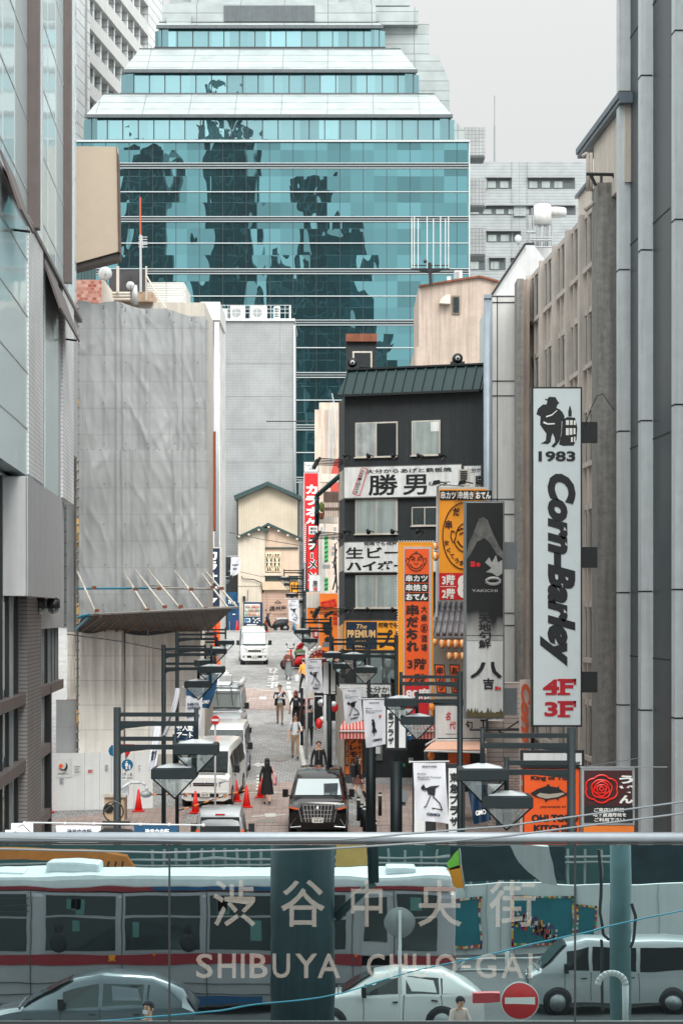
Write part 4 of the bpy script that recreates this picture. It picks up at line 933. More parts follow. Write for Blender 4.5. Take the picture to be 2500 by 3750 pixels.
# vending machine
vm = thing('vending_machine', 'dark blue drinks vending machine against the cream house wall', 'vending machine')
b = MB(); b.pbox(891, 2205, 961, 2316, 154.6, .8); b.build('cabinet', mat('vending_blue', (14, 50, 82), .35, coat=.3), vm)
b = MB(); b.pbox(895, 2212, 952, 2258, 154.55, .05); w_ = b.build('display_window', mat('lit_display', (206, 208, 204), .3), vm)
rnd = random.Random(3); cols_ = [mat('bottle_%s' % n_, c_, .4, var=0) for n_, c_ in (('orange', (226, 120, 80)), ('green', (90, 150, 90)), ('white', (226, 224, 216)), ('brown', (120, 74, 50)), ('rose', (206, 110, 100)))]
for r_ in range(3):
    for i in range(11):
        b = MB(); x = 897 + i * 4.9; y = 2216 + r_ * 14.5; p = P(x + 1.6, y + 10, 154.45); b.tube((p.x, 154.5, p.z), (p.x, 154.5, p.z + .14), .027, 7); b.tube((p.x, 154.5, p.z + .14), (p.x, 154.5, p.z + .19), .014, 6); b.build('bottle', cols_[rnd.randrange(5)], w_)
b = MB()
for x, y in ((925, 2262), (932, 2268), (940, 2264), (946, 2262), (928, 2276), (939, 2277), (947, 2270)): b.pbox(x, y, x + 6, y + 5, 154.56, .03)
b.pbox(904, 2286, 940, 2290, 154.55, .04); b.pbox(895, 2264, 917, 2279, 154.56, .03); b.build('button_panel', SIGNW, vm)
b = MB(); disc(b, 908, 2271, 5, 154.54, .02); b.pbox(896, 2265, 903, 2278, 154.55, .01); b.build('label_sticker', mat('sign_blue', (10, 98, 140)), vm)
b = MB(); b.ptext('100', 914, 2294, 933, 2303, 154.55, .04); b.build('price_lettering', ORANGE, vm)
# ================================================================ BLACK RESTAURANT BUILDING
bk = thing('black_restaurant_building', 'black four storey corner building with white signboards and ribbed dark roof', 'restaurant building')
PB = Plane(1262, 97, 1765, 94.7)
b = MB(); PB.box(b, 1262, 1430, 1775, 2900, 0, 6); b.build('wall', BLACKP, bk)
b = MB(); q0 = PB.hit(1262); c0 = P(1262, 2250, 97); c1 = P(1240, 2250, 99.5); zt = PB.z(1262, 1455)
b.add([(c1.x, c1.y, -1), (c0.x, c0.y - .02, -1), (c0.x, c0.y - .02, zt), (c1.x, c1.y, zt), (c1.x, c1.y + 6, -1), (c1.x, c1.y + 6, zt)], [(0, 1, 2, 3), (4, 0, 3, 5)]); b.build('corner_wall', BLACKP, bk)
RIBR = mat('dark_green_ribbed_roof', (20, 44, 46), .4, .3, var=.12)
T = PB.T; b = MB(T); x0 = PB.hit(1246)[0]; x1 = PB.hit(1765)[0]; zb = PB.z(1500, 1440); zt2 = PB.z(1500, 1345)
b.add([(x0, -.35, zb), (x1, -.35, zb), (x1, .25, zt2), (x0 + .25, .25, zt2), (x0 + .25, 5, zt2), (x1, 5, zt2), (x0, 5, zb), (x1, 5, zb)], [(0, 1, 2, 3), (3, 2, 5, 4), (0, 3, 4, 6), (1, 7, 5, 2), (0, 6, 7, 1)])
for i in range(15): 
    x = x0 + .2 + i * (x1 - x0) / 14.3; b.prism([(x, -.36, zb), (x + .05, -.36, zb), (x + .05, .24, zt2), (x, .24, zt2)], (0, -.05, 0))
b.build('mansard_roof', RIBR, bk)
b = MB(T); b.box(x0 - .03, x1, -.4, -.3, zb - .07, zb + .02); b.box(x0 + .2, x1, .15, .3, zt2, zt2 + .07); b.build('roof_edge', BLACK, bk)
def window(par, pl, a, b_, c, e, panes=2, gm=None, fm=None, off=0, fw=4, label=None):
    m = MB(); pl.box(m, a, b_, c, e, off - .05, off); f_ = m.build('window', fm or OFFW, par, label)
    w_ = (c - a - fw) / panes
    for i in range(panes):
        m = MB(); pl.box(m, a + fw + w_ * i, b_ + fw, a + w_ * (i + 1), e - fw, off - .06, off - .045); m.build('pane', gm[i] if isinstance(gm, list) else (gm or PGLASS), f_)
    m = MB(); pl.box(m, a - 3, e, c + 3, e + 4, off - .1, off); m.build('sill', fm or OFFW, f_)
    return f_
DARKW = mat('dark_open_window', (26, 30, 32), .3, var=.2)
CURT = mat('pale_curtain', (150, 156, 156), .8, var=.35, scale=1.6, streak=.3)
window(bk, PB, 1302, 1546, 1456, 1673, 2, [CURT, DARKW]); window(bk, PB, 1508, 1540, 1612, 1667, 1)
window(bk, PB, 1302, 1829, 1456, 1955); window(bk, PB, 1508, 1856, 1604, 1925, 2, WGLASS); window(bk, PB, 1303, 2106, 1457, 2226); window(bk, PB, 1303, 2388, 1600, 2530, 3, WGLASS, BLACK)
m = MB(); PB.box(m, 1578, 1545, 1608, 1580, -.07, -.05); m.build('window_sticker', SIGNW, bk)
def board(name, label, pl, a, b_, c, e, face, frame, off0=-.16, off1=0, group=None, par=None, cat='sign'):
    t = par or thing(name, label, cat, group)
    m = MB(); pl.box(m, a, b_, c, e, off0, off1); f_ = m.build('sign_frame', frame, t)
    m = MB(); pl.box(m, a + 4, b_ + 4, c - 4, e - 4, off0 - .012, off0 + .02); p_ = m.build('sign_face', face, t); return t, p_
SF = mat('grey_sign_frame', (90, 90, 90), .6, .2, var=.2)
t, p_ = board('long_white_signboard', 'long white signboard reading 勝男 across the upper black wall', PB, 1262, 1704, 1697, 1824, SIGNW, SF)
m = MB(); PB.text(m, '大分からあげと鉄板焼', 1347, 1704 + 12, 1658, 1732, -.18, .035); PB.text(m, '勝', 1356, 1739, 1461, 1814, -.18, .03); PB.text(m, '男', 1482, 1739, 1568, 1812, -.18, .03); PB.text(m, 'KATSUO', 1576, 1764, 1654, 1780, -.18, .01); m.build('lettering', INK, p_)
m = MB()
def band(m, pl, a, b_, c, e, off, w_=1.6):
    for r_ in ((a, b_, c, b_ + w_), (a, e - w_, c, e), (a, b_, a + w_, e), (c - w_, b_, c, e)): pl.box(m, *r_, off, off + .01)
m.path([P(x, y, 96.3) for x, y in ((1324, 1713), (1346, 1719), (1316, 1816), (1290, 1808), (1324, 1713))], .022, 4); m.build('slanted_border', RINK, p_)
m = MB()
for i, ch in enumerate('道玄坂一丁目応援団'): m.ptext(ch, 1320 - i * 3.1, 1719 + i * 10, 1333 - i * 3.1, 1728 + i * 10, 96.3, .02)
m.build('small_lettering', INK, p_)
t, p_ = board('short_white_signboard', 'short end of the white signboard beside the panelled building', PB, 1700, 1704, 1768, 1800, SIGNW, SF)
m = MB(); PB.text(m, '大分か', 1712, 1714, 1766, 1732, -.18, .02); PB.text(m, '勝', 1745, 1742, 1768, 1790, -.18, .03); m.build('lettering', INK, p_)
t, p_ = board('beer_signboard', 'white signboard reading 生ビール ハイボール between two window rows', PB, 1262, 1981, 1700, 2098, SIGNW, SF)
m = MB(); PB.text(m, '何時でも何杯でも', 1338, 1984, 1500, 1998, -.18, .03); PB.text(m, '生ビール', 1273, 2004, 1545, 2044, -.18, .045); PB.text(m, 'ハイボール', 1275, 2054, 1560, 2090, -.18, .045); m.build('lettering', INK, p_)
t, p_ = board('premium_signboard', 'yellow signboard with dark blue PREMIUM panel on the black building', PB, 1262, 2270, 1500, 2384, YELLOW, SF)
m = MB(); PB.box(m, 1273, 2277, 1386, 2377, -.185, -.17); d_ = m.build('blue_panel', NAVY, p_)
m = MB(); PB.text(m, 'PREMIUM', 1279, 2307, 1381, 2335, -.2, .03); PB.text(m, 'The', 1312, 2286, 1350, 2302, -.2, .01, .3); PB.text(m, 'DRAFT', 1306, 2354, 1344, 2370, -.2, .03); PB.text(m, 'JAPAN', 1308, 2344, 1346, 2350, -.2, .02); m.build('lettering', mat('gold_ink', (232, 190, 130), .5), d_)
m = MB(); PB.text(m, '何時でも', 1390, 2279, 1462, 2299, -.185, .04); PB.text(m, 'プレ', 1388, 2306, 1500, 2374, -.185, .03); m.build('lettering', INK, p_)
t, p_ = board('lower_signboard', 'low white signboard reading 大分からあげ above the awnings', PB, 1262, 2502, 1455, 2562, SIGNW, SF, -.6, -.5)
m = MB(); PB.text(m, '大分から', 1362, 2512, 1470, 2535, -.62, .03); PB.text(m, '勝男', 1370, 2538, 1450, 2560, -.62, .03); m.build('lettering', INK, p_)
# side signs on the chamfered corner
for i, (y0, y1, mm, lb_) in enumerate([(1715, 1835, SIGNW, 'upper'), (1990, 2098, SIGNW, 'middle'), (2278, 2384, YELLOW, 'yellow lower')]):
    m = MB(); m.add([P(1240, y0 + 18, 99.3), P(1262, y0, 96.9), P(1262, y1 - 12, 96.9), P(1240, y1, 99.3)], [(3, 2, 1, 0)]); m.add([P(1240, y0 + 18, 99.35), P(1262, y0, 96.95), P(1262, y1 - 12, 96.95), P(1240, y1, 99.35)], [(0, 1, 2, 3)])
    tag(m.build('corner_signboard', mat('aged_sign_white', (196, 192, 180), .6, var=.2, scale=5, streak=.4) if mm is SIGNW else mm), lb_ + ' narrow signboard on the angled left corner of the black building', 'sign', 'corner signboards')
# gooseneck lamps along the signs
SHADE = mat('lamp_shade_black', (26, 30, 32), .35, .3)
def goose(px, py, label):
    t = thing('gooseneck_lamp', label, 'lamp', 'gooseneck lamps over the signboards'); d = PB.hit(px)[1]
    m = MB(); m.path([P(px + 22, py + 28, d - .02), P(px + 22, py + 6, d - .05), P(px + 14, py, d - .3), P(px, py - 2, d - .7)], .022, 5); m.build('arm', SHADE, t)
    m = MB(); m.tube(P(px - 4, py - 6, d - .8), P(px + 2, py + 6, d - .7), .05, 8, .1); m.build('shade', SHADE, t)
    m = MB(); m.ball(P(px + 2.4, py + 6, d - .7), .07, 8, 5); m.build('bulb', WINK, t)
rw = [('first', 'top'), ('second', 'top'), ('third', 'top'), ('fourth', 'top')]
on_ = ['first', 'second', 'third', 'fourth', 'fifth']
for j, (y, xs, rn) in enumerate([(1668, (1262, 1348, 1438, 1532, 1612), 'above the long 勝男 signboard'), (1945, (1262, 1348, 1436, 1528), 'above the beer signboard'), (2232, (1264, 1346, 1438), 'above the PREMIUM signboard'), (2490, (1436,), 'above the low signboard')]):
    for i, x in enumerate(xs): goose(x, y, f'{on_[i]} black gooseneck lamp from the left {rn}')
for y, lb_ in ((1690, 'level with the 勝男 board'), (1960, 'level with the beer board'), (2236, 'level with the PREMIUM board')):
    t = thing('side_spotlights', 'bunch of long armed black spotlights on the left corner ' + lb_, 'spotlights', 'long armed spotlights')
    for i in range(5):
        d = 97.3 + i * .5
        m = MB(); m.path([P(1256 - i * 4, y + i * 4 + 8, d), P(1252 - i * 4, y + i * 5 - 6, d), P(1168 - i * 3, y + i * 6 - 12, d - .3)], .02, 5); m.build('arm', SHADE, t)
        m = MB(); m.tube(P(1172 - i * 3, y + i * 6 - 14, d - .3), P(1160 - i * 3, y + i * 6, d - .4), .05, 7, .1); m.build('spot_head', SHADE, t)
# roof hut, chimney heads, duct
t = thing('roof_hut', 'small dark roof hut with white framed window above the black building', 'roof hut')
m = MB(); m.pbox(1268, 1250, 1377, 1352, 103, 3); m.build('wall', BLACKP, t); m = MB(); m.pbox(1266, 1222, 1380, 1250, 102.8, 3.4); m.build('roof', RUST, t)
m = MB(); m.pbox(1290, 1286, 1362, 1345, 102.95, .06); f_ = m.build('window', OFFW, t); m = MB(); m.pbox(1297, 1292, 1356, 1345, 102.9, .06); m.pbox(1320, 1306, 1334, 1345, 102.85, .05); m.build('pane', DARKW, f_)
for i, (x, y) in enumerate([(1290, 1328), (1675, 1312)]):
    t = thing('round_vent', ['round black vent drum at the left end of the black roof', 'round black vent drum on the black roof near the beige building'][i], 'roof vent', 'round roof vents')
    d = 98 - i * 2.5; c = P(x, y, d); m = MB(); m.tube((c.x, d, c.z), (c.x, d + .5, c.z), .2, 16); m.box(c.x - .27, c.x + .27, d, d + .5, c.z - .3, c.z - .12); m.build('drum', BLACK, t)
    m = MB(); m.tube((c.x, d - .03, c.z), (c.x, d, c.z), .09, 12); m.build('outlet', LGREY, t); m = MB(); m.tube((c.x, d - .05, c.z), (c.x, d - .03, c.z), .05, 10); m.build('hole', BLACK, t)
t = thing('exhaust_duct', 'thick dark green exhaust duct elbowing down past the red karaoke sign', 'duct'); DU = mat('dark_green_duct', (26, 54, 58), .4, .3, var=.15)
m = MB(); m.tube(P(1244, 1742, 99), P(1160, 1815, 100), .098, 12); m.build('sloping_pipe', DU, t); m = MB(); m.tube(P(1160, 1815, 100), P(1160, 1925, 100), .098, 12); m.build('upright_pipe', DU, t)
m = MB()
for a_, c_ in (((1160, 1822), (1160, 1826)), ((1160, 1876), (1160, 1880)), ((1206, 1775), (1202, 1778))): m.tube(P(*a_, 99.7), P(*c_, 99.7), .125, 12)
m.build('joint_collar', BLACK, t)
# ================================================================ CENTRE CLUSTER
FP = Plane(1000, 118, 1300, 118)
def fsign(name, label, d, a, b_, c, e, face, frame=None, th=.25, group=None, fw=3):
    pl = Plane(a, d, c, d); t = thing(name, label, 'sign', group); m = MB(); pl.box(m, a, b_, c, e, 0, th); m.build('sign_box', frame or SF, t)
    m = MB(); pl.box(m, a + fw, b_ + fw, c - fw, e - fw, -.02, 0); p_ = m.build('sign_face', face, t); return t, p_, pl
pb = thing('plain_white_building', 'pale narrow building with brown slatted balcony behind the red karaoke sign', 'building')
m = MB(); m.pbox(1152, 1500, 1290, 1900, 140, 5); m.pbox(1168, 1474, 1290, 1510, 140.4, 5); m.pbox(1164, 1900, 1290, 2400, 126, 6); m.build('wall', mat('stained_pink_plaster', (206, 190, 176), .85, var=.12, scale=1.2, streak=.4), pb)
m = MB(); m.pbox(1172, 1735, 1240, 1765, 128, .8); m.pbox(1165, 1893, 1236, 1915, 122, 1); m.build('ledge', OFFW, pb)
m = MB(); m.ppoly([(1222, 1690), (1240, 1675), (1240, 1800), (1210, 1800), (1210, 1740)], 130, .5); m.build('red_wall', mat('red_corrugated', (190, 78, 66), .7, var=.1), pb)
m = MB(); m.pbox(1184, 1800, 1242, 1840, 121, .15); m.pbox(1184, 1858, 1242, 1870, 121, .1)
for x in range(1186, 1242, 8): m.pbox(x, 1800, x + 4, 1893, 120.9, .08)
m.build('slatted_balcony', BROWN, pb)
m = MB(); m.path([P(1215, 1440, 139), P(1232, 1520, 139), P(1222, 1640, 139)], .03, 5); m.tube(P(1206, 1500, 139), P(1206, 1700, 139), .06, 6); m.tube(P(1218, 1490, 139), P(1218, 1730, 139), .05, 6); m.tube(P(1190, 1915, 121.5), P(1190, 2240, 121.5), .05, 6); m.tube(P(1178, 1930, 121.5), P(1178, 2240, 121.5), .06, 6); m.build('down_pipe', LGREY, pb)
m = MB()
rnd = random.Random(11)
for i in range(16): x = rnd.uniform(1212, 1234); y = 1930 + i * 18; m.pbox(x, y, x + rnd.uniform(5, 12), y + rnd.uniform(6, 15), 119.5, .25)
m.pbox(1180, 2068, 1208, 2082, 118, .6); m.build('meter_box', GREY, pb)
m = MB(); m.path([P(1232, 2010, 118.8), P(1222, 2060, 118.8), P(1230, 2110, 118.8), P(1218, 2160, 118.8)], .04, 5); m.path([P(1226, 1990, 118.8), P(1236, 2230, 118.8)], .04, 5); m.build('cable_bundle', CABLE, pb)
for y0, y1 in ((1962, 2012), (2012, 2060), (2115, 2165)):
    m = MB(); m.pbox(1187, y0, 1201, y1, 120, .1); s_ = m.build('green_shutter', GREENP, pb)
    m = MB()
    for k_ in range(3): m.ppoly([(1188, y0 + 10 + k_ * 16), (1200, y0 + 5 + k_ * 16), (1200, y0 + 8 + k_ * 16), (1188, y0 + 13 + k_ * 16)], 119.95, .03)
    m.build('slat_gap', INK, s_)
cact = thing('potted_cactus', 'small green cactus in a pot beside the brown balcony', 'plant'); m = MB(); c = P(1177, 1856, 121.5); m.ball(c, .13, 10, 8, (1, 1, 2)); m.ball((c.x + .1, c.y, c.z - .3), .07, 8, 5, (1, 1, 1.6)); m.build('stem', mat('cactus_green', (96, 110, 44), .7), cact); m = MB(); m.tube((c.x, c.y, c.z - .62), (c.x, c.y, c.z - .3), .1, 10, .13); m.build('pot', RUST, cact)
t, p_, pl = fsign('building_name_sign', 'small white name plate reading フォースビル above the karaoke sign', 121, 1111, 1690, 1167, 1730, SIGNW)
m = MB(); pl.text(m, 'フォース', 1116, 1700, 1152, 1709, -.04, .02); pl.text(m, 'ビル', 1132, 1712, 1148, 1721, -.04, .02); m.build('lettering', INK, p_)
t, p_, pl = fsign('red_karaoke_sign', 'tall red vertical sign with white karaoke letters', 121, 1112, 1730, 1167, 2060, RED, LGREY)
m = MB(); pl.text(m, 'カラオケ', 1119, 1772, 1162, 1935, -.04, .05, vert=True); m.build('lettering', WINK, p_)
t, p_, pl = fsign('ramen_sign', 'red vertical noodle shop sign with bulbs along its edge', 117, 1121, 1917, 1166, 2160, RED, BLACK)
m = MB(); pl.box(m, 1131, 1927, 1162, 1957, -.05, -.02); l_ = m.build('logo_plate', SIGNW, p_); m = MB(); pl.text(m, '横浜', 1135, 1931, 1159, 1941, -.06, .02); pl.text(m, '家系', 1135, 1944, 1159, 1954, -.06, .02); m.build('lettering', INK, l_)
for cc, of, bo in ((WINK, -.04, .12), (INK, -.055, .02)):
    m = MB(); pl.text(m, 'ラ', 1129, 1968, 1161, 2020, of, bo); pl.box(m, 1139 - (bo > .05) * 2, 2026 - (bo > .05) * 2, 1145 + (bo > .05) * 2, 2044 + (bo > .05) * 2, of, of + .005); pl.text(m, 'メ', 1127, 2048, 1161, 2086, of, bo); pl.text(m, 'ン', 1127, 2092, 1161, 2136, of, bo); m.build('lettering', cc, p_)
m = MB()
for i in range(34): m.ball(P(1119 - i * .12, 1922 + i * 7.2, 116.9), .03, 6, 4)
m.build('light_bulbs', WINK, t)
t, p_, pl = fsign('small_tavern_sign', 'small white hanging sign reading 居酒 below the noodle sign', 112, 1131, 2105, 1175, 2168, SIGNW, LGREY)
m = MB(); pl.text(m, '居', 1145, 2127, 1162, 2148, -.04, .02); m.build('lettering', INK, p_); m = MB(); pl.text(m, '酒', 1146, 2150, 1162, 2164, -.04, .02); m.build('red_lettering', RINK, p_)
t, p_, pl = fsign('takoyaki_sign', 'broad orange shop front sign with tilted red plate and black figure shapes', 110, 1167, 2171, 1239, 2440, mat('amber_sign', (226, 120, 40), .45), OFFW)
m = MB(); m.ppoly([(1174, 2204), (1227, 2193), (1233, 2220), (1178, 2231)], 109.95, .02); l_ = m.build('red_plate', RINK, p_); m = MB(); m.ptext('CREO-RU', 1180, 2208, 1226, 2217, 109.9, .02, rot=11); m.ptext('OKONOMIYAKI', 1186, 2218, 1224, 2223, 109.9, .02, rot=10); m.ptext('TAKOYAKI', 1190, 2200, 1214, 2204, 109.9, .02, rot=11); m.build('lettering', ORANGE, l_)
m = MB(); pl.text(m, '道頓堀', 1218, 2240, 1235, 2290, -.04, .03, vert=True); m.build('lettering', RINK, p_)
m = MB()
for pts in ([(1186, 2258), (1188, 2248), (1214, 2238), (1222, 2242), (1198, 2256), (1192, 2266)], [(1180, 2280), (1200, 2276), (1218, 2300), (1206, 2320), (1222, 2330), (1190, 2322), (1182, 2300)], [(1188, 2338), (1200, 2330), (1212, 2342), (1204, 2360), (1196, 2350), (1190, 2356)]): m.ppoly(pts, 109.94, .01)
m.build('figure_shape', INK, p_)
t, p_, pl = fsign('food_stall_panel', 'orange wall panel with food drawings and blank white top', 110.5, 1121, 2168, 1168, 2300, mat('amber_sign', (226, 120, 40)), OFFW)
m = MB(); pl.box(m, 1124, 2172, 1165, 2226, -.05, -.02); m.build('blank_plate', OFFW, p_); m = MB(); pl.text(m, '東門', 1134, 2236, 1158, 2248, -.04, .02); pl.text(m, 'BAG', 1148, 2272, 1166, 2279, -.04, .03); m.build('lettering', INK, p_); m = MB(); pl.text(m, '屋台', 1142, 2252, 1164, 2262, -.04, .03); m.build('red_lettering', RINK, p_)
t, p_, pl = fsign('red_banner_plate', 'small red plate with a white character under the food panel', 110.4, 1145, 2306, 1168, 2338, RED, RED, .05); m = MB(); pl.text(m, '酒', 1150, 2314, 1163, 2330, -.04, .02); m.build('lettering', WINK, p_)
sw = thing('shop_front_wall', 'pale lower shop wall behind the street lamps and the red arch sign', 'wall'); m = MB(); m.pbox(1121, 2298, 1262, 2560, 110.8, 3); m.build('wall', OFFW, sw)
m = MB(); m.pbox(1150, 2440, 1240, 2640, 106, .3); m.build('dark_opening', BLACK, sw)
t = thing('arch_sign', 'red round-topped bar sign reading 生ビール with white globe lamps', 'sign')
n_ = 22; m = MB(); m.ppoly([(1172 + 45 * cos(pi * i / n_), 2428 - 48 * sin(pi * i / n_)) for i in range(n_ + 1)], 106, .15); p_ = m.build('arch_face', mat('deep_red_sign', (150, 22, 26), .5), t)
m = MB(); m.ptext('生ビール', 1150, 2402, 1204, 2420, 105.95, .05); m.build('lettering', YELLOW, p_); m = MB()
for i, ch in enumerate('食分酒ではござい'): a_ = pi - pi * (i + .8) / 9; m.ptext(ch, 1172 + 37 * cos(a_) - 3, 2426 - 40 * sin(a_) - 3.5, 1172 + 37 * cos(a_) + 3, 2426 - 40 * sin(a_) + 3.5, 105.95, .02)
m.build('small_lettering', WINK, p_)
for x, y in ((1129, 2404), (1134, 2392), (1142, 2382), (1154, 2374), (1127, 2418)): solo(t, 'globe_lamp', WINK, lambda b: b.ball(P(x, y, 105.8), .065, 10, 6))
t = thing('hood_lamp', 'dented metal hood and white lamps over the red arch sign', 'lamp'); m = MB(); m.pbox(1180, 2352, 1206, 2370, 105.5, .4); m.build('hood', STEEL, t)
for x in (1171, 1218): solo(t, 'globe_lamp', WINK, lambda b: b.ball(P(x, 2372, 105.5), .085, 10, 6))
t, p_, pl = fsign('yellow_street_sign', 'small yellow sign half hidden behind the far street lamps', 140, 1060, 2130, 1094, 2172, YELLOW, BLACK); m = MB(); pl.text(m, '山', 1066, 2136, 1090, 2160, -.04, .06); m.build('lettering', INK, p_)
t = thing('thin_bar_sign', 'long thin black bar jutting left in front of the glass tower', 'flag pole'); m = MB(); m.tube(P(975, 1543, 150), P(1150, 1543, 150), .035, 5); m.build('bar', BLACK, t)
# ================================================================ RIGHT SIGNS
t = thing('tall_orange_sign', 'tall orange vertical restaurant sign with a smiling bald face at the top', 'sign')
m = MB(); m.pbox(1457, 1985, 1585, 2640, 84, .3); m.build('sign_box', YELLOW, t); m = MB(); m.pbox(1476, 2002, 1578, 2640, 83.96, .04); m.build('sign_border', LGREY, t)
m = MB(); m.pbox(1481, 2010, 1570, 2510, 83.92, .04); p_ = m.build('orange_face', ORANGE, t); m = MB(); m.pbox(1481, 2512, 1570, 2640, 83.92, .04); p2 = m.build('red_face', RED, t)
def loop(m, pts, d, r, close=True):
    q = [P(x, y, d) for x, y in pts]; m.path(q + ([q[0]] if close else []), r, 5)
def face(m, cx, cy, s, d, lw=.013):
    C = lambda a, b_: (cx + a * s, cy + b_ * s)
    loop(m, [C(.72 * cos(a) * (1.15 if sin(a) > 0 else 1), .9 * sin(a)) for a in [2 * pi * i / 26 for i in range(26)]], d, lw)
    for q in (-1, 1):
        loop(m, [C(q * x, y) for x, y in ((.75, -.3), (.95, -.4), (1.02, -.1), (.9, .25), (.8, .3))], d, lw, False)
        loop(m, [C(q * x, y) for x, y in ((.12, -.15), (.3, -.3), (.5, -.18))], d, lw * 1.2, False); loop(m, [C(q * x, y) for x, y in ((.1, -.35), (.35, -.55), (.6, -.4))], d, lw, False)
    loop(m, [C(x, y) for x, y in ((-.62, .2), (-.4, .5), (0, .66), (.4, .5), (.62, .2))], d, lw * 1.3, False); loop(m, [C(x, y) for x, y in ((-.2, .08), (-.1, .18), (.1, .18), (.2, .08))], d, lw, False)
    m.ppoly([C(-.18, -.88), C(0, -1.12), C(.18, -.88), C(0, -.78)], d, .01)
m = MB(); face(m, 1523, 2058, 37, 83.9); m.build('face_emblem', mat('brown_ink', (70, 24, 12), .5), p_)
for i, s_ in enumerate(('串カツ', '串焼き', 'おでん')):
    m = MB(); m.pbox(1482, 2103 + i * 34, 1568, 2133 + i * 34, 83.9, .02); l_ = m.build('black_plate', INK, p_); m = MB(); m.ptext(s_, 1486, 2106 + i * 34, 1564, 2130 + i * 34, 83.88, .05); m.build('lettering', WINK, l_)
m = MB(); m.ptext('串だおれ', 1487, 2212, 1532, 2388, 83.9, .06, vert=True, gap=.05); m.ptext('大衆', 1541, 2214, 1563, 2278, 83.9, .03, vert=True); m.ptext('串', 1546, 2290, 1558, 2312, 83.9, .02); loop(m, [(1552 + 12 * cos(a * .4), 2300 + 15 * sin(a * .4)) for a in range(16)], 83.9, .012); m.ptext('酒場', 1541, 2322, 1563, 2388, 83.9, .03, vert=True)
m.ptext('3階', 1491, 2412, 1560, 2450, 83.9, .05); m.ptext('2階', 1491, 2468, 1560, 2505, 83.9, .05); m.build('lettering', mat('dark_brown_ink', (44, 20, 14), .5), p_)
m = MB(); m.ptext('80席', 1487, 2522, 1572, 2560, 83.9, .07); m.build('lettering', WINK, p2)
m = MB(); 
for i in range(62): m.ball(P(1455, 1990 + i * 9.6, 83.9), .024, 6, 4)
for i in range(14): m.ball(P(1460 + i * 9.5, 1982, 83.9), .024, 6, 4)
m.build('light_bulbs', WINK, t)
t = thing('round_face_sign', 'big yellow sign with a laughing face in a circle and red floor numbers', 'sign')
m = MB(); m.pbox(1603, 1783, 1780, 2202, 88, .3); m.build('sign_box', LGREY, t); m = MB(); m.pbox(1607, 1791, 1780, 2098, 87.96, .04); p_ = m.build('yellow_face', YELLOW, t); m = MB(); m.pbox(1607, 2098, 1780, 2196, 87.96, .04); p2 = m.build('red_face', RED, t)
for i, s_ in enumerate(('串カツ', '串焼き', 'おでん')):
    m = MB(); m.pbox(1610 + i * 64, 1796, 1672 + i * 64, 1831, 87.93, .02); l_ = m.build('black_plate', INK, p_); m = MB(); m.ptext(s_, 1613 + i * 64, 1800, 1668 + i * 64, 1827, 87.9, .05); m.build('lettering', WINK, l_)
m = MB(); loop(m, [(1698 + 78 * cos(i * pi / 22), 1962 + 122 * sin(i * pi / 22)) for i in range(44)], 87.92, .02); face(m, 1712, 1968, 62, 87.92, .02)
for i, ch in enumerate('串だおれ'): a_ = radians(205 + i * 38); m.ptext(ch, 1698 + 62 * cos(a_) - 12, 1962 + 98 * sin(a_) - 15, 1698 + 62 * cos(a_) + 12, 1962 + 98 * sin(a_) + 15, 87.93, .05)
for i, ch in enumerate('安くてうま'): a_ = radians(165 - i * 17); m.ptext(ch, 1698 + 66 * cos(a_) - 8, 1962 + 100 * sin(a_) - 9, 1698 + 66 * cos(a_) + 8, 1962 + 100 * sin(a_) + 9, 87.93, .03)
m.build('face_emblem', mat('brown_ink', (70, 24, 12)), p_)
m = MB(); m.ptext('3階', 1618, 2106, 1664, 2142, 87.93, .06); m.ptext('2階', 1618, 2156, 1664, 2192, 87.93, .06); m.ptext('8', 1674, 2106, 1716, 2190, 87.93, .08); m.ptext('0', 1722, 2106, 1762, 2190, 87.93, .08); m.pbox(1611, 2147, 1668, 2149, 87.94, .01); m.build('lettering', WINK, p2)
t = thing('scaffold_tube_frame', 'white tube frame holding the laughing face sign', 'sign frame'); m = MB(); m.path([P(1598, 2260, 87.5), P(1601, 1782, 87.5), P(1612, 1772, 87.5), P(1690, 1778, 87.5)], .045, 6)
for y in (2080, 2200): m.path([P(1601, y, 87.5), P(1601, y, 89)], .04, 5)
m.build('tube', LGREY, t)
for x in (1595, 1690):
    t = thing('box_floodlight', ['black floodlight on the left end above the laughing face sign', 'black floodlight above the middle of the laughing face sign'][x > 1600], 'floodlight', 'floodlights above the laughing face sign'); m = MB(); m.ppoly([(x - 14, 1776), (x - 8, 1760), (x + 14, 1757), (x + 16, 1770)], 86.8, .5); m.build('lamp_body', SHADE, t); m = MB(); m.path([P(x + 12, 1764, 87.2), P(x + 40, 1770, 87.5)], .025, 5); m.build('arm', SHADE, t)
t = thing('window_air_conditioner', 'off white air conditioner hanging beside the long signboard', 'air conditioner'); m = MB(); m.pbox(1680, 1718, 1722, 1778, 91, .5); m.build('casing', OFFW, t); m = MB()
for k_ in range(5): m.pbox(1684, 1724 + k_ * 7, 1710, 1728 + k_ * 7, 90.97, .02)
m.build('grille', BLACK, t)
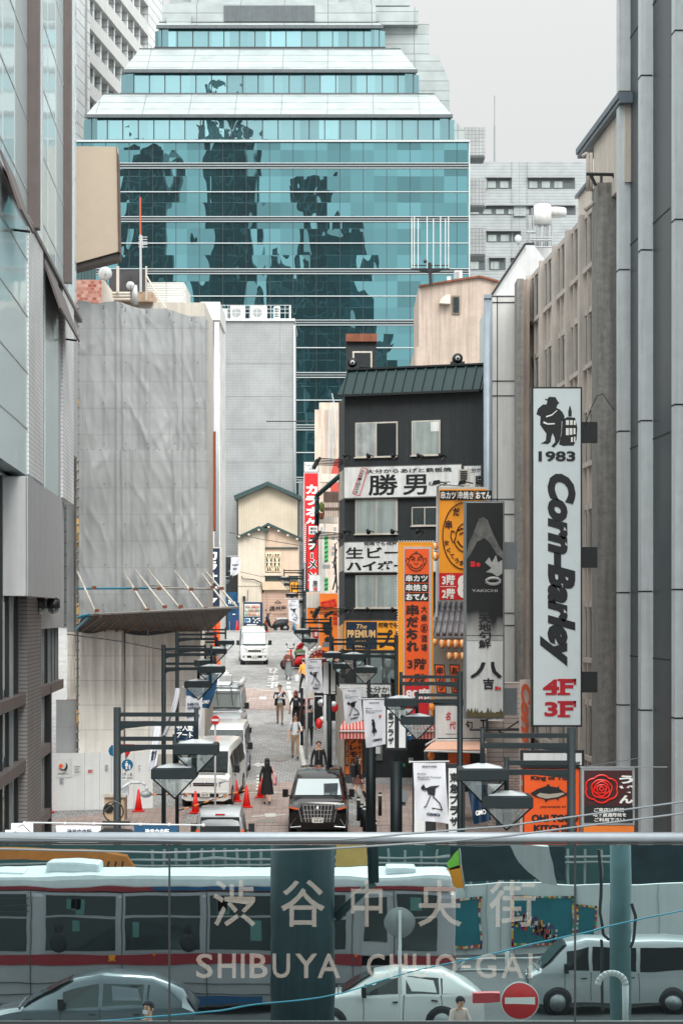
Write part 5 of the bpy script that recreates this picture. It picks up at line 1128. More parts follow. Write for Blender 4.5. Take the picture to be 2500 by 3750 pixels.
# photo-like nose sign
t = thing('yakichi_sign', 'tall grey framed sign reading YAKICHI with dark misty mountain picture on top', 'sign')
fm = mat('aluminium_frame', (120, 126, 128), .4, .5, var=.1)
m = MB(); m.pbox(1697, 1835, 1846, 2632, 78, .35); m.build('sign_frame', fm, t); m = MB(); m.pbox(1707, 1840, 1840, 2626, 77.97, .04); p_ = m.build('sign_face', SIGNW, t)
def ramp_mat(name, stops, z0, z1, nscale=.8, wob=.25):
    m_ = mat(name, (200, 200, 200), .45, var=0); tn = m_.node_tree; p = tn.nodes['Principled BSDF']; N = tn.nodes.new; K = tn.links.new
    tc = N('ShaderNodeTexCoord'); s = N('ShaderNodeSeparateXYZ'); K(tc.outputs['Generated'], s.inputs[0]); n = N('ShaderNodeTexNoise'); n.inputs['Scale'].default_value = nscale; n.inputs['Detail'].default_value = 3; K(tc.outputs['Generated'], n.inputs['Vector'])
    md = N('ShaderNodeMath'); md.operation = 'MULTIPLY_ADD'; md.inputs[1].default_value = wob; K(n.outputs['Fac'], md.inputs[0]); K(s.outputs['Z'], md.inputs[2])
    r = N('ShaderNodeValToRGB'); r.color_ramp.elements.remove(r.color_ramp.elements[0])
    for i, (po, c) in enumerate(stops):
        e = r.color_ramp.elements[0] if i == 0 else r.color_ramp.elements.new(po); e.position = po; e.color = (*lin(c), 1)
    K(md.outputs[0], r.inputs[0]); K(r.outputs[0], p.inputs['Base Color']); return m_
PICT = ramp_mat('misty_print', [(0.05, (205, 208, 207)), (0.22, (150, 150, 148)), (0.36, (13, 16, 17)), (1.0, (10, 13, 14))], 0, 1, 2.2, .3)
m = MB(); m.pbox(1707, 1841, 1840, 2345, 77.95, .015); d_ = m.build('dark_print', PICT, p_)
SMO = mat('pale_smoke_print', (92, 92, 90), .5, var=.6, scale=3.5)
m = MB(); m.ppoly([(1708, 2025), (1716, 1990), (1735, 1945), (1752, 1900), (1768, 1893), (1785, 1905), (1800, 1945), (1825, 1998), (1840, 2022), (1840, 2046), (1818, 2030), (1790, 1985), (1772, 1970), (1745, 1985), (1722, 2030), (1708, 2048)], 77.93, .01); m.build('pale_ridge', SMO, d_)
m = MB(); m.ppoly([(1775, 2060), (1790, 2040), (1800, 2060), (1815, 2032), (1822, 2060), (1838, 2050), (1838, 2100), (1820, 2112), (1800, 2098), (1778, 2095), (1798, 2080)], 77.92, .01)
loop(m, [(1805 + 26 * cos(i * .63), 2128 + 12 * sin(i * .63)) for i in range(10)], 77.93, .05); m.ptext('YAKICHI', 1726, 2158, 1820, 2168, 77.93, .02); m.build('white_brush_character', mat('dim_white_print', (160, 162, 160), .5, var=.2, scale=6), d_)
m = MB(); m.pbox(1722, 2056, 1738, 2076, 77.92, .01); disc(m, 1750, 2068, 8, 77.92, .01); m.pbox(1811, 2514, 1823, 2526, 77.92, .01); disc(m, 1829, 2521, 5, 77.92, .01); m.build('red_seal', RED, p_)
m = MB(); m.ptext('天地旬鮮', 1752, 2250, 1796, 2374, 77.93, .05, vert=True, gap=.03); m.ptext('八', 1722, 2425, 1836, 2482, 77.93, .05, .1); m.ptext('吉', 1768, 2484, 1806, 2524, 77.93, .05); m.pbox(1707, 2326, 1840, 2327.5, 77.94, .01); m.build('brush_lettering', INK, p_)
m = MB(); pts = [(1707, 2626)]; rnd = random.Random(5)
for i in range(34): pts.append((1707 + i * 4.03, 2612 - rnd.uniform(0, 22) * (1 if i % 3 else .3)))
m.ppoly(pts + [(1840, 2626)], 77.95, .01); m.build('dirt_edge', mat('moss_dirt', (96, 88, 60), .9, var=.3), p_)
for y in (1985, 2520): solo(t, 'bracket', fm, lambda b: b.pbox(1846, y, 1892, y + 100, 78.1, .2))
# big barley sign
t = thing('corn_barley_sign', 'tall white black-framed sign with drinker emblem and letters Corn-Barley running down', 'sign')
D3 = 68.5
m = MB(); m.pbox(1944, 1417, 2130, 2662, D3, .35); m.build('sign_frame', BLACK, t); m = MB(); m.pbox(1952, 1423, 2124, 2655, D3 - .02, .03); p_ = m.build('sign_face', mat('cool_white_face', (206, 216, 218), .35, var=.03), t)
m = MB(); z_ = lambda pts: m.ppoly([(1944 + (x - 282) / 1.96 * 1.0, 1300 + y / 1.96) for x, y in pts], D3 - .03, .01)
z_([(381, 312), (395, 318), (410, 300), (455, 302), (470, 330), (484, 345), (470, 355), (462, 380), (485, 390), (505, 410), (520, 440), (518, 462), (500, 475), (498, 545), (490, 600), (480, 625), (445, 665), (425, 655), (452, 625), (450, 595), (435, 560), (425, 590), (420, 625), (400, 640), (350, 635), (385, 615), (390, 565), (365, 530), (345, 500), (348, 440), (318, 425), (330, 385), (365, 355), (390, 355), (398, 330), (382, 322)])
z_([(505, 465), (540, 445), (595, 450), (612, 520), (605, 610), (585, 650), (510, 652), (480, 640), (500, 560)]); z_([(548, 442), (546, 408), (556, 366), (562, 366), (572, 408), (570, 442)])
l_ = m.build('drinker_emblem', INK, p_)
m = MB(); z2 = lambda pts: m.ppoly([(1944 + (x - 282) / 1.96, 1300 + y / 1.96) for x, y in pts], D3 - .045, .01)
for (x, y, a_, c_) in [(530, 468, 22, 34), (560, 468, 18, 34), (586, 470, 14, 32), (530, 525, 20, 50), (556, 525, 20, 48), (584, 525, 14, 44), (566, 590, 14, 34), (588, 586, 10, 40)]: z2([(x, y), (x + a_, y), (x + a_, y + c_), (x, y + c_)])
z2([(370, 475), (400, 490), (450, 488), (452, 497), (400, 500), (368, 490)]); z2([(385, 440), (430, 425), (465, 395), (468, 400), (432, 434), (390, 448)]); m.build('barrel_highlights', WINK, l_)
m = MB(); m.ptext('1983', 1970, 1652, 2105, 1690, D3 - .04, .035); m.ptext('Corn-Barley', 1976, 1735, 2106, 2440, D3 - .04, .06, .25, rot=90)
m.build('lettering', INK, p_)
m = MB(); m.ptext('4F', 1986, 2488, 2098, 2543, D3 - .04, .04); m.ptext('3F', 1992, 2570, 2098, 2624, D3 - .04, .04)
for y in (2545, 2626):
    m.pbox(2040, y - 8, 2086, y, D3 - .045, .01)
    m.pbox(2040, y - 59, 2108, y - 51, D3 - .045, .01); m.pbox(2099, y - 59, 2108, y - 38, D3 - .045, .01)
m.pbox(1996, 2537, 2032, 2545, D3 - .045, .01); m.build('red_lettering', mat('crimson_ink', (176, 18, 36), .45), p_)
for y in (1545, 2003, 2460): solo(t, 'bracket', BLACK, lambda b: b.pbox(2130, y, 2186, y + 76, D3 + .05, .25))
m = MB(); m.path([P(2140, 1560, D3), P(2160, 1500, D3), P(2185, 1450, D3), P(2205, 1442, D3), P(2245, 1500, D3), P(2252, 1490, D3 + 1)], .012, 5); m.build('loose_cable', CABLE, t)
# ================================================================ LANTERNS AND SMALL ROOF
t = thing('tiled_pent_roof', 'small grey tiled roof below the laughing face sign', 'roof'); m = MB(); TL = mat('grey_roof_tile', (128, 126, 130), .5, .1, var=.15)
d = 88; tl = P(1607, 2205, 89); tr = P(1780, 2205, 89); bl = P(1580, 2328, 86.8); br_ = P(1780, 2328, 86.8); m.prism([bl, br_, tr, tl], (0, 0, -.08)); m.build('deck', TL, t)
m = MB(); m.smooth = True
for i in range(10):
    f_ = i / 9.0
    for k_ in range(3):
        g0 = k_ / 3; g1 = (k_ + 1) / 3
        A_ = tl.lerp(tr, f_); B_ = bl.lerp(br_, f_); m.tube(A_.lerp(B_, g0) + Vector((0, -.02, .03)), A_.lerp(B_, g1) + Vector((0, -.05, .07)), .075, 8)
m.build('round_tiles', TL, t)
rl_ = 0
LANW = mat('lantern_paper', (236, 212, 176), .7, var=.05); LANO = mat('lantern_orange', (232, 140, 60), .7, var=.05)
for (x, y, s_) in [(1618, 2357, 13), (1643, 2357, 13), (1668, 2357, 13), (1692, 2357, 13), (1645, 2402, 12), (1669, 2402, 12), (1693, 2402, 12), (1594, 2000, 11), (1594, 2036, 13), (1592, 2350, 10)]:
    rl_ += 1; row = 'upper row under the tiled roof' if y == 2357 else ('lower row under the tiled roof' if y == 2402 else 'column beside the tall orange sign')
    t = thing('paper_lantern', f'{["first","second","third","fourth","first","second","third","top","middle","lowest"][rl_-1]} orange and white paper lantern of the {row}', 'lantern', 'orange and white lanterns')
    c = P(x, y, 86.2); r_ = s_ / ppm(86.2); m = MB(); m.ball(c, r_, 12, 8, (1, 1, 1.25)); m.build('paper_shell', LANO, t)
    m = MB(); m.ball((c.x - .02, c.y - .02, c.z), r_ * .98, 12, 8, (.55, 1, 1.22)); m.build('white_panel', LANW, t); m = MB(); m.tube((c.x, c.y, c.z + r_ * 1.1), (c.x, c.y, c.z + r_ * 1.35), r_ * .45, 8); m.tube((c.x, c.y, c.z - r_ * 1.35), (c.x, c.y, c.z - r_ * 1.1), r_ * .45, 8); m.build('cap', INK, t)
lw = thing('lantern_wall', 'pale stair wall behind the paper lanterns', 'wall'); m = MB(); m.pbox(1575, 2260, 1785, 2560, 88.6, 2); m.build('wall', OFFW, lw)
for i, (x, s_) in enumerate([(1589, '串カツ'), (1644, 'おでん')]):
    t = thing('tilted_menu_sign', ['slanted orange sign under the lanterns nearer the tall orange sign', 'slanted orange sign under the lanterns nearer the grey framed sign'][i], 'sign', 'slanted orange signs'); m = MB(); m.ppoly([(x, 2432), (x + 37, 2434), (x + 46, 2540), (x + 10, 2538)], 82, .15); m.build('sign_box', INK, t)
    m = MB(); m.ppoly([(x + 4, 2437), (x + 34, 2438), (x + 42, 2536), (x + 13, 2534)], 81.97, .03); f_ = m.build('sign_face', ORANGE, t); m = MB()
    for k_, ch in enumerate(s_): m.ptext(ch, x + 9 + k_ * 3, 2442 + k_ * 31, x + 32 + k_ * 3, 2468 + k_ * 31, 81.93, .04)
    m.build('lettering', INK, f_)
# ================================================================ GROUND FLOOR SHOPS
gs = thing('ground_floor_shop', 'dark ground floor shop front under the black building with paving before it', 'shop front')
m = MB(); m.pbox(1296, 2560, 1640, 2885, 91, 2); m.pbox(1600, 2700, 1830, 2890, 92, 2); m.build('dark_wall', BLACKP, gs)
m = MB(); m.pbox(1370, 2690, 1400, 2785, 90.9, .1); m.pbox(1372, 2735, 1394, 2760, 90.85, .05); m.build('door_glass', WGLASS, gs); m = MB(); m.pbox(1372, 2735, 1392, 2760, 90.8, .05); m.pbox(1495, 2775, 1512, 2788, 90.8, .05); m.build('paper_notice', SIGNW, gs); m = MB(); m.pbox(1475, 2796, 1483, 2808, 90.8, .05); m.build('exit_plate', GREENP, gs)
solo(gs, 'plinth', DGREY, lambda b: b.pbox(1262, 2845, 1290, 2878, 89.6, .6))
m = MB(); m.add([P(1228, 2500, 97), P(1262, 2545, 91), P(1262, 2870, 91), P(1228, 2760, 97)], [(3, 2, 1, 0)]); m.build('side_wall', mat('weathered_side_wall', (176, 168, 156), .8, var=.3, scale=3, streak=.3), gs)
t, p_, pl = fsign('beer_menu_sign', 'orange upright beer sign reading プレモル beneath the striped awning', 89.5, 1260, 2705, 1328, 2838, mat('amber_sign', (226, 120, 40)), INK)
m = MB(); pl.text(m, 'プレモル', 1280, 2700, 1308, 2800, -.04, .05, vert=True); pl.text(m, '何杯でも', 1310, 2705, 1324, 2795, -.04, .02, vert=True); m.build('lettering', INK, p_); m = MB(); pl.text(m, '18', 1279, 2808, 1300, 2834, -.04, .06); m.build('price_lettering', RINK, p_); m = MB(); pl.box(m, 1265, 2710, 1275, 2806, -.04, -.02); l_ = m.build('blue_strip', NAVY, p_); m = MB(); m.ptext('PREMIUM BEER', 1267, 2715, 1273, 2800, 89.45, .02, rot=90); m.build('lettering', mat('gold_ink', (232, 190, 130)), l_)
STR = mat('striped_awning', (200, 60, 62), .7, var=0); tn = STR.node_tree; p = tn.nodes['Principled BSDF']; wv = tn.nodes.new('ShaderNodeTexWave'); wv.inputs['Scale'].default_value = 2.6; wv.bands_direction = 'X'; tcn = tn.nodes.new('ShaderNodeTexCoord'); rr_ = tn.nodes.new('ShaderNodeValToRGB'); rr_.color_ramp.interpolation = 'CONSTANT'; rr_.color_ramp.elements[0].color = (*lin((186, 48, 52)), 1); rr_.color_ramp.elements[1].position = .5; rr_.color_ramp.elements[1].color = (*lin((206, 170, 160)), 1)
tn.links.new(tcn.outputs['Object'], wv.inputs[0]); tn.links.new(wv.outputs[0], rr_.inputs[0]); tn.links.new(rr_.outputs[0], p.inputs['Base Color'])
for i, (x0, x1) in enumerate([(1242, 1342), (1455, 1592)]):
    t = thing('striped_awning', ['red striped awning above the プレモル beer sign', 'red striped awning behind the lower big lamp'][i], 'awning', 'red striped awnings'); m = MB(); m.prism([P(x0, 2675, 88), P(x1, 2675, 88), P(x1, 2645, 90.4), P(x0 + 14, 2645, 90.4)], (0, 0, .05)); m.build('canopy_cloth', STR, t)
    m = MB(); m.pbox(x0, 2679, x1, 2706, 88, .05); m.build('valance', STR, t); solo(t, 'front_bar', LGREY, lambda b: b.tube(P(x0, 2678, 87.95), P(x1, 2678, 87.95), .03, 6))
t, p_, pl = fsign('soba_sign', 'wide white sign with red characters 名代 beside the lamp pole', 80, 1590, 2582, 1780, 2705, SIGNW, DGREY)
m = MB(); pl.text(m, '名', 1630, 2608, 1650, 2638, -.04, .03, .2); pl.text(m, '代', 1645, 2642, 1668, 2670, -.04, .03, .2); m.build('red_lettering', RINK, p_); m = MB(); pl.text(m, 'NADAI FUJI', 1630, 2686, 1690, 2692, -.04, .02); pl.text(m, '旬', 1704, 2640, 1728, 2670, -.04, .06); pl.text(m, '工', 1756, 2636, 1780, 2668, -.04, .06); m.build('lettering', INK, p_)
t = thing('salmon_awning', 'salmon coloured folding awning below the white 名代 sign', 'awning'); m = MB(); m.prism([P(1556, 2748, 78.2), P(1780, 2748, 78.2), P(1780, 2715, 80), P(1590, 2715, 80)], (0, 0, .04)); m.build('canopy_cloth', mat('salmon_cloth', (226, 176, 152), .8, var=.05), t); m = MB(); m.tube(P(1552, 2750, 78.1), P(1780, 2756, 78.1), .03, 6); m.tube(P(1558, 2728, 79), P(1600, 2702, 80), .03, 6); m.tube(P(1585, 2712, 79.8), P(1780, 2712, 79.8), .05, 8); m.build('awning_frame', WHITE, t)
t = thing('soba_shop_interior', 'shop front with orange wooden counter under the salmon awning', 'shop front'); m = MB(); m.pbox(1556, 2752, 1780, 2900, 81, 1); m.build('dark_wall', BLACKP, t); m = MB(); m.pbox(1640, 2760, 1720, 2800, 80.9, .1); m.pbox(1700, 2770, 1715, 2850, 80.8, .1); m.build('wooden_frame', mat('orange_wood', (206, 96, 50), .6), t)
for x, y, s_ in ((1578, 2768, 13), (1580, 2590, 11)):
    t = thing('shop_lantern', ['orange lantern hanging under the salmon awning', 'glowing orange globe lantern left of the white 名代 sign'][y < 2700], 'lantern', 'orange globe lanterns'); m = MB(); m.ball(P(x, y, 79), s_ / ppm(79), 12, 8, (1, 1, 1.3)); m.build('globe', LANO, t); m = MB(); c = P(x, y, 79); m.tube((c.x, c.y, c.z + .14), (c.x, c.y, c.z + .22), .05, 8); m.build('cap', INK, t)
t = thing('orange_wall_letters', 'raised orange letters Corn-Barley running down the beige wall', 'sign'); m = MB(); m.ptext('Corn-Barley', 1895, 2504, 1945, 3010, 71, .05, .3, rot=90); bw = MB(); m.build('lettering', mat('orange_letter', (206, 92, 48), .5), t)
bw.pbox(1902, 2490, 1942, 3060, 71.2, .2); bw.build('backing_panel', mat('beige_wall_panel', (214, 196, 184)), t)
t = thing('tiled_shop_wall', 'grey panel wall with slanting joints between the two tall signs', 'wall'); m = MB(); m.pbox(1846, 2500, 1905, 2720, 80, 1); m.pbox(1780, 2640, 1905, 3060, 80.3, 1); m.build('wall', grid_mat('slanting_panel', (198, 190, 184), (120, 112, 110), 3, .16, .02, .6, .05), t); m = MB(); m.pbox(1786, 2790, 1905, 3060, 79.9, .2); m.build('brick_base', grid_mat('white_brick', (196, 180, 172), (110, 80, 74), .24, .09, .015, .7, .08, .5), t); solo(t, 'door', DGREY, lambda b: b.pbox(1815, 2890, 1870, 3050, 79.7, .1))
t = thing('iron_awning_arm', 'dark iron beam with diagonal stays below the YAKICHI sign', 'bracket'); m = MB(); m.path([P(1718, 2672, 76), P(1905, 2672, 76)], .04, 6); m.path([P(1852, 2672, 76), P(1898, 2640, 76)], .03, 5); m.path([P(1820, 2672, 76), P(1860, 2700, 76)], .03, 5); m.tube(P(1782, 2672, 76), P(1782, 2632, 76), .04, 6); m.build('beam', BLACK, t)
t, p_, pl = fsign('tuna_sign', 'orange sign with a big tuna reading King of Tuna', 62, 1915, 2812, 2122, 3110, ORANGE, INK)
m = MB(); pl.text(m, 'King of Tuna', 1942, 2840, 2100, 2860, -.04, .05); pl.text(m, 'JAPANESE STYLE', 1975, 2951, 2100, 2960, -.04, .02); pl.text(m, 'OH! TORO', 1944, 2982, 2116, 3010, -.04, .06); pl.text(m, 'KITCHEN', 1952, 3020, 2110, 3045, -.04, .06)
m.ppoly([(1940, 2906), (1965, 2890), (2000, 2878), (2005, 2870), (2015, 2880), (2040, 2884), (2045, 2876), (2046, 2888), (2070, 2905), (2095, 2880), (2085, 2907), (2100, 2930), (2072, 2912), (2045, 2922), (2042, 2932), (2036, 2924), (2005, 2928), (1998, 2938), (1992, 2926), (1960, 2918)], 61.95, .01); f_ = m.build('tuna_and_lettering', INK, p_)
m = MB(); m.ppoly([(1962, 2912), (1975, 2904), (2010, 2908), (2060, 2903), (2066, 2908), (2040, 2919), (2000, 2925), (1975, 2920)], 61.93, .01); m.build('pale_fish_belly', mat('fish_grey', (170, 160, 146), .6), f_)
t, p_, pl = fsign('tuna_top_sign', 'white board in a black frame above the orange tuna sign', 61.9, 1905, 2748, 2138, 2812, SIGNW, INK, fw=10); m = MB(); pl.text(m, '魚屋のマグロ食堂', 1930, 2788, 2122, 2802, -.04, .03); m.build('lettering', INK, p_)
t, p_, pl = fsign('udon_sign', 'dark red sign with a glowing red rose outline and white うどん letters', 56, 2128, 2812, 2322, 3022, mat('maroon_face', (58, 14, 18), .5), STEEL, fw=9)
m = MB(); 
for i in range(6): a_ = i * pi / 3 + .3; loop(m, [(2201 + 33 * cos(a_) + 24 * cos(q * .5), 2889 + 30 * sin(a_) + 22 * sin(q * .5)) for q in range(int(max(0, 0)), 13)], 55.95, .018) if False else loop(m, [(2201 + (50 + 6 * abs(sin(3 * q)) ) * cos(q) * 1.1, 2889 + (44 + 7 * abs(sin(3 * q))) * sin(q)) for q in [k_ * 2 * pi / 48 for k_ in range(48)]], 55.95, .02) if i == 0 else None
for rr in (34, 25, 16, 7): loop(m, [(2201 + (rr + 2 * sin(5 * q + rr)) * cos(q) * 1.08, 2889 + (rr + 2 * cos(4 * q + rr)) * sin(q)) for q in [k_ * 2 * pi / 28 for k_ in range(28)]], 55.95, .02)
m.build('rose_emblem', mat('neon_red', (236, 44, 34), .4), p_)
m = MB(); pl.text(m, 'うどん', 2264, 2836, 2316, 2945, -.04, .05, vert=True); m.build('lettering', WINK, p_)
m = MB(); pl.box(m, 2138, 2950, 2314, 3012, -.05, -.02); l_ = m.build('black_lower_panel', INK, p_); m = MB(); pl.text(m, 'ご来店は駅前', 2172, 2958, 2282, 2972, -.07, .04); pl.text(m, '地下直通階段を', 2168, 2976, 2290, 2990, -.07, .04); pl.text(m, 'ご利用下さい', 2174, 2994, 2284, 3008, -.07, .04); m.build('lettering', WINK, l_)
m = MB(); pl.box(m, 2120, 2806, 2440, 2810, -.06, -.02); m.build('top_rod', STEEL, t); m = MB(); pl.box(m, 2136, 3024, 2320, 3075, 0, .3); m.build('orange_light_strip', mat('amber_sign', (226, 120, 40)), t)
# ================================================================ STREET LAMPS
PRISM = glass_mat('lamp_prism_glass', (0.8, 0.88, 0.88), (0, 0, 0), .12, .1, 4, trans=(.86, .9, .9))
def lamp_proto(side):
    """twin street lamp: post, two pairs of arms on the street side, square hoods with glass pyramids below; top at z = 0"""
    t = thing('street_lamp', 'proto', 'street lamp', 'twin pyramid street lamps', loc=(0, 0, 0)); s = side
    m = MB(); m.tube((0, 0, -6.4), (0, 0, 0), .055, 14); m.tube((0, 0, -6.4), (0, 0, -6.1), .11, 14); m.build('post', TEAL, t)
    for L_, z1, z2, zp, zs in ((1.14, -.10, -.23, 0, -.53), (.83, -.45, -.57, -.38, -.88)):
        m = MB(); m.box(0, s * L_, -.03, .03, z1 - .035, z1 + .025); m.box(0, s * L_, -.03, .03, z2 - .04, z2 + .03)
        m.prism([(0, -.025, z2 - .15), (s * .1, -.025, z2 - .08), (s * .45, -.025, z2 - .04), (0, -.025, z2 - .04)], (0, .05, 0)); m.tube((s * L_, 0, zs + .02), (s * L_, 0, zp - .01), .032, 8); m.build('arm', TEAL, t)
        cx = s * L_; m = MB(); h = .32; n = .29
        m.loft([[(cx - q, -q, z), (cx + q, -q, z), (cx + q, q, z), (cx - q, q, z)] for q, z in ((h - .01, zs - .14), (h, zs - .13), (h, zs), (h - .03, zs + .02))]); hd_ = m.build('hood', TEAL, t)
        m = MB(); m.loft([[(cx - q, -q, z), (cx + q, -q, z), (cx + q, q, z), (cx - q, q, z)] for q, z in ((h - .012, zs + .004), (.06, zs + .07))]); m.build('hood_top', mat('hood_top_sky_pale', (170, 176, 178), .4, .2, var=.1), hd_)  # top coloured paler than the hood, standing in for sky light on it
        m = MB(); m.add([(cx - n, -n, zs - .14), (cx + n, -n, zs - .14), (cx + n, n, zs - .14), (cx - n, n, zs - .14), (cx, 0, zs - .44)], [(0, 1, 4), (1, 2, 4), (2, 3, 4), (3, 0, 4)]); m.build('glass_pyramid', PRISM, hd_)
        m = MB()
        for qx, qy in ((-n, -n), (n, -n), (n, n), (-n, n)): m.tube((cx + qx, qy, zs - .14), (cx, 0, zs - .44), .012, 5)
        m.build('pyramid_edge', TEAL, hd_); m = MB(); m.tube((cx, 0, zs - .2), (cx, 0, zs - .14), .09, 10); m.build('bulb_holder', LGREY, hd_)
    return t
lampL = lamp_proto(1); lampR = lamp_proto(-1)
ol = ['first', 'second', 'third', 'fourth', 'fifth', 'sixth', 'seventh']
whL = ['nearest left street lamp carrying the thin banner rods', 'second left street lamp, its hoods before the parked vans', 'third left street lamp against the white sheets', 'fourth left street lamp by the orange lower sign', 'small far left lamp before the cream house wall', 'smallest far left lamp beside the blue karaoke sign']
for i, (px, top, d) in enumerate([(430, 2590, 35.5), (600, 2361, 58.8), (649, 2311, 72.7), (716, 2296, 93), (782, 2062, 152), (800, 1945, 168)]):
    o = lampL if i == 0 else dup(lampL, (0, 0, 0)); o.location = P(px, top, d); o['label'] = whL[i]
whR = ['nearest right street lamp with big hoods below the Corn-Barley sign', 'second right street lamp left of the grey framed sign', 'third right street lamp before the PREMIUM board', 'fourth right street lamp behind the third, before the arch sign', 'fifth right street lamp by the takoyaki shop wall', 'sixth right street lamp over the roller shutter', 'farthest right street lamp beside the small yellow sign']
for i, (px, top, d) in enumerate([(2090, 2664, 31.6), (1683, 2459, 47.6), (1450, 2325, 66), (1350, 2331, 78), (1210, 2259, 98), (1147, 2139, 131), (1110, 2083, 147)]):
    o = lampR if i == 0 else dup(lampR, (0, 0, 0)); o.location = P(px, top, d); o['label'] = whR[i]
# plain posts of the banners
def post(px, top, d, r, m_, label, cat='pole', name='banner_pole'):
    a_ = P(px, top, d); m = MB(); m.tube((a_.x, d, zr(d)), a_, r, 12); return tag(m.build(name, m_), label, cat)
post(1357, 2660, 67, .14, TEAL, 'stout dark pole right of the black minivan'); post(1450, 2790, 60, .15, TEAL, 'dark pole carrying the upright 東急 sign')
post(1122, 2370, 96, .055, LGREY, 'thin pale pole between pedestrians and banner'); post(1190, 2460, 88, .05, LGREY, 'thin pale pole behind the fourth right street lamp'); post(1206, 2550, 84, .085, TEAL, 'dark pole above the man in black')
post(1105, 2520, 100, .06, TEAL, 'dark post behind the first white banner')
# upright plaza signs
t, p_, pl = fsign('plaza_sign', 'upright white sign with four black characters beside the salmon awning corner', 58, 1510, 2800, 1595, 3130, INK, INK); m = MB(); pl.box(m, 1640 - 10, 2812, 1684, 3130, -.05, -.02) if False else pl.box(m, 1516, 2812, 1556, 3130, -.05, -.02)
t['label'] = 'dark framed column behind the lowest white banner'; m.build('white_strip', SIGNW, p_)
t, p_, pl = fsign('plaza_sign', 'tall upright white sign with black characters 東急プラザ right of the lowest banner', 57, 1634, 2798, 1702, 3140, INK, INK); m = MB(); pl.box(m, 1641, 2813, 1682, 3140, -.05, -.02); w_ = m.build('white_strip', SIGNW, p_); m = MB(); pl.text(m, '東急プラザ', 1646, 2826, 1678, 3028, -.07, .05, vert=True); m.build('lettering', INK, w_)
t, p_, pl = fsign('plaza_sign', 'shorter upright white sign with characters 急プラザ behind the second big lamp hood', 60.5, 1412, 2596, 1490, 2748, INK, INK); m = MB(); pl.box(m, 1417, 2600, 1444, 2738, -.05, -.02); pl.box(m, 1460, 2600, 1484, 2738, -.05, -.02); w_ = m.build('white_strip', SIGNW, p_); m = MB(); pl.text(m, '急プラザ', 1420, 2606, 1441, 2728, -.07, .04, vert=True); m.build('lettering', INK, w_)
t, p_, pl = fsign('light_box_sign', 'plain white two-part light box on the pole behind the first white banner', 78.5, 1180, 2420, 1232, 2545, SIGNW, TEAL, fw=4); m = MB(); pl.box(m, 1203, 2420, 1211, 2545, -.04, -.02); pl.box(m, 1215, 2532, 1228, 2534, -.04, -.02); m.build('centre_post', TEAL, p_)
# ================================================================ BANNERS
BANW = mat('banner_cloth', (200, 202, 208), .8, var=.06); BANB = mat('banner_cloth_blue', (14, 66, 100), .8, var=.1); DP = mat('banner_grey_print', (52, 58, 66), .7, var=.05)
def banner(label, a, b_, c, e, d, lean=0, kind='fig', cloth=None, seed=1, rod=True):
    t = thing('street_banner', label, 'banner', 'banners of the shopping street'); nx, ny = 10, 22; rnd = random.Random(seed); ph = rnd.uniform(0, 6); W = (c - a)
    def q(u, v, off=0.0):
        x = a + W * u + lean * v ** 1.5; y = b_ + (e - b_) * v + 8 * sin(u * 3 + ph) * v * v
        return P(x, y, d) + Vector((0, -off + .06 * sin(u * 7 + v * 4 + ph) * (.3 + v), 0))
    m = MB(); m.smooth = True; vs = [q(i / nx, j / ny) for j in range(ny + 1) for i in range(nx + 1)]
    m.add(vs, [(j * (nx + 1) + i, j * (nx + 1) + i + 1, (j + 1) * (nx + 1) + i + 1, (j + 1) * (nx + 1) + i) for j in range(ny) for i in range(nx)]); cl_ = m.build('cloth', cloth or BANW, t)
    def put(m, txt, u0, v0, u1, v1, bo=.02):
        vs_, fs, _ = text2d(txt, bo); m.add([q(u0 + (u1 - u0) * x, v1 + (v0 - v1) * y, .03) for x, y in vs_], fs)
    def poly(m, pts): m.add([q(u, v, .03) for u, v in pts], [tuple(range(len(pts)))])
    if kind in ('fig', 'kid'):
        m = MB(); put(m, '渋谷中央街', .27, .045, .73, .08, .03); m.build('street_name_lettering', DP, cl_)
        m = MB(); put(m, 'Banksy', .12, .17, .4, .2, .02); put(m, 'Masatoshi Kumagai', .12, .225, .85, .255, .02); put(m, 'Collection', .12, .26, .5, .285, .02); m.build('lettering', DP, cl_)
        m = MB()      # generic stand-in drawing
        if kind == 'fig': poly(m, [(.2, .42), (.3, .36), (.36, .43), (.52, .39), (.8, .37), (.66, .42), (.62, .55), (.42, .53), (.4, .47), (.26, .46)]); m.path([q(u, v, .03) for u, v in ((.48, .56), (.32, .74), (.26, .75))], .012, 4); m.path([q(u, v, .03) for u, v in ((.56, .56), (.76, .67), (.82, .78), (.5, .76))], .012, 4)
        else: poly(m, [(.34, .5), (.46, .46), (.5, .52), (.48, .6), (.56, .7), (.32, .7), (.38, .58)]); poly(m, [(.4, .7), (.44, .7), (.44, .77), (.4, .77)]); poly(m, [(.36, .42), (.46, .42), (.46, .47), (.36, .47)])
        m.build('figure_drawing', INK, cl_)
        m = MB(); put(m, 'GMO', .32, .845, .74, .895, .05); m.build('logo_lettering', NAVY, cl_)
    else:
        m = MB()
        for txt, r_ in kind: put(m, txt, *r_, .04)
        m.build('lettering', WINK if cloth is not None and cloth is not BANW else NAVY, cl_)
    if rod: m = MB(); m.tube(P(a - 12, b_ - 3, d), P(c + 14, b_ - 5, d), .016, 6); m.ball(P(a - 12, b_ - 3, d), .03, 8, 5); m.build('rod', LGREY, t)
    return t, q
banner('white banner beside the thin pale pole, uppermost on the right side', 1120, 2416, 1177, 2530, 76, 8, seed=2)
banner('white banner left of the kid banner, over the striped awning', 1254, 2522, 1320, 2645, 70, 10, seed=3)
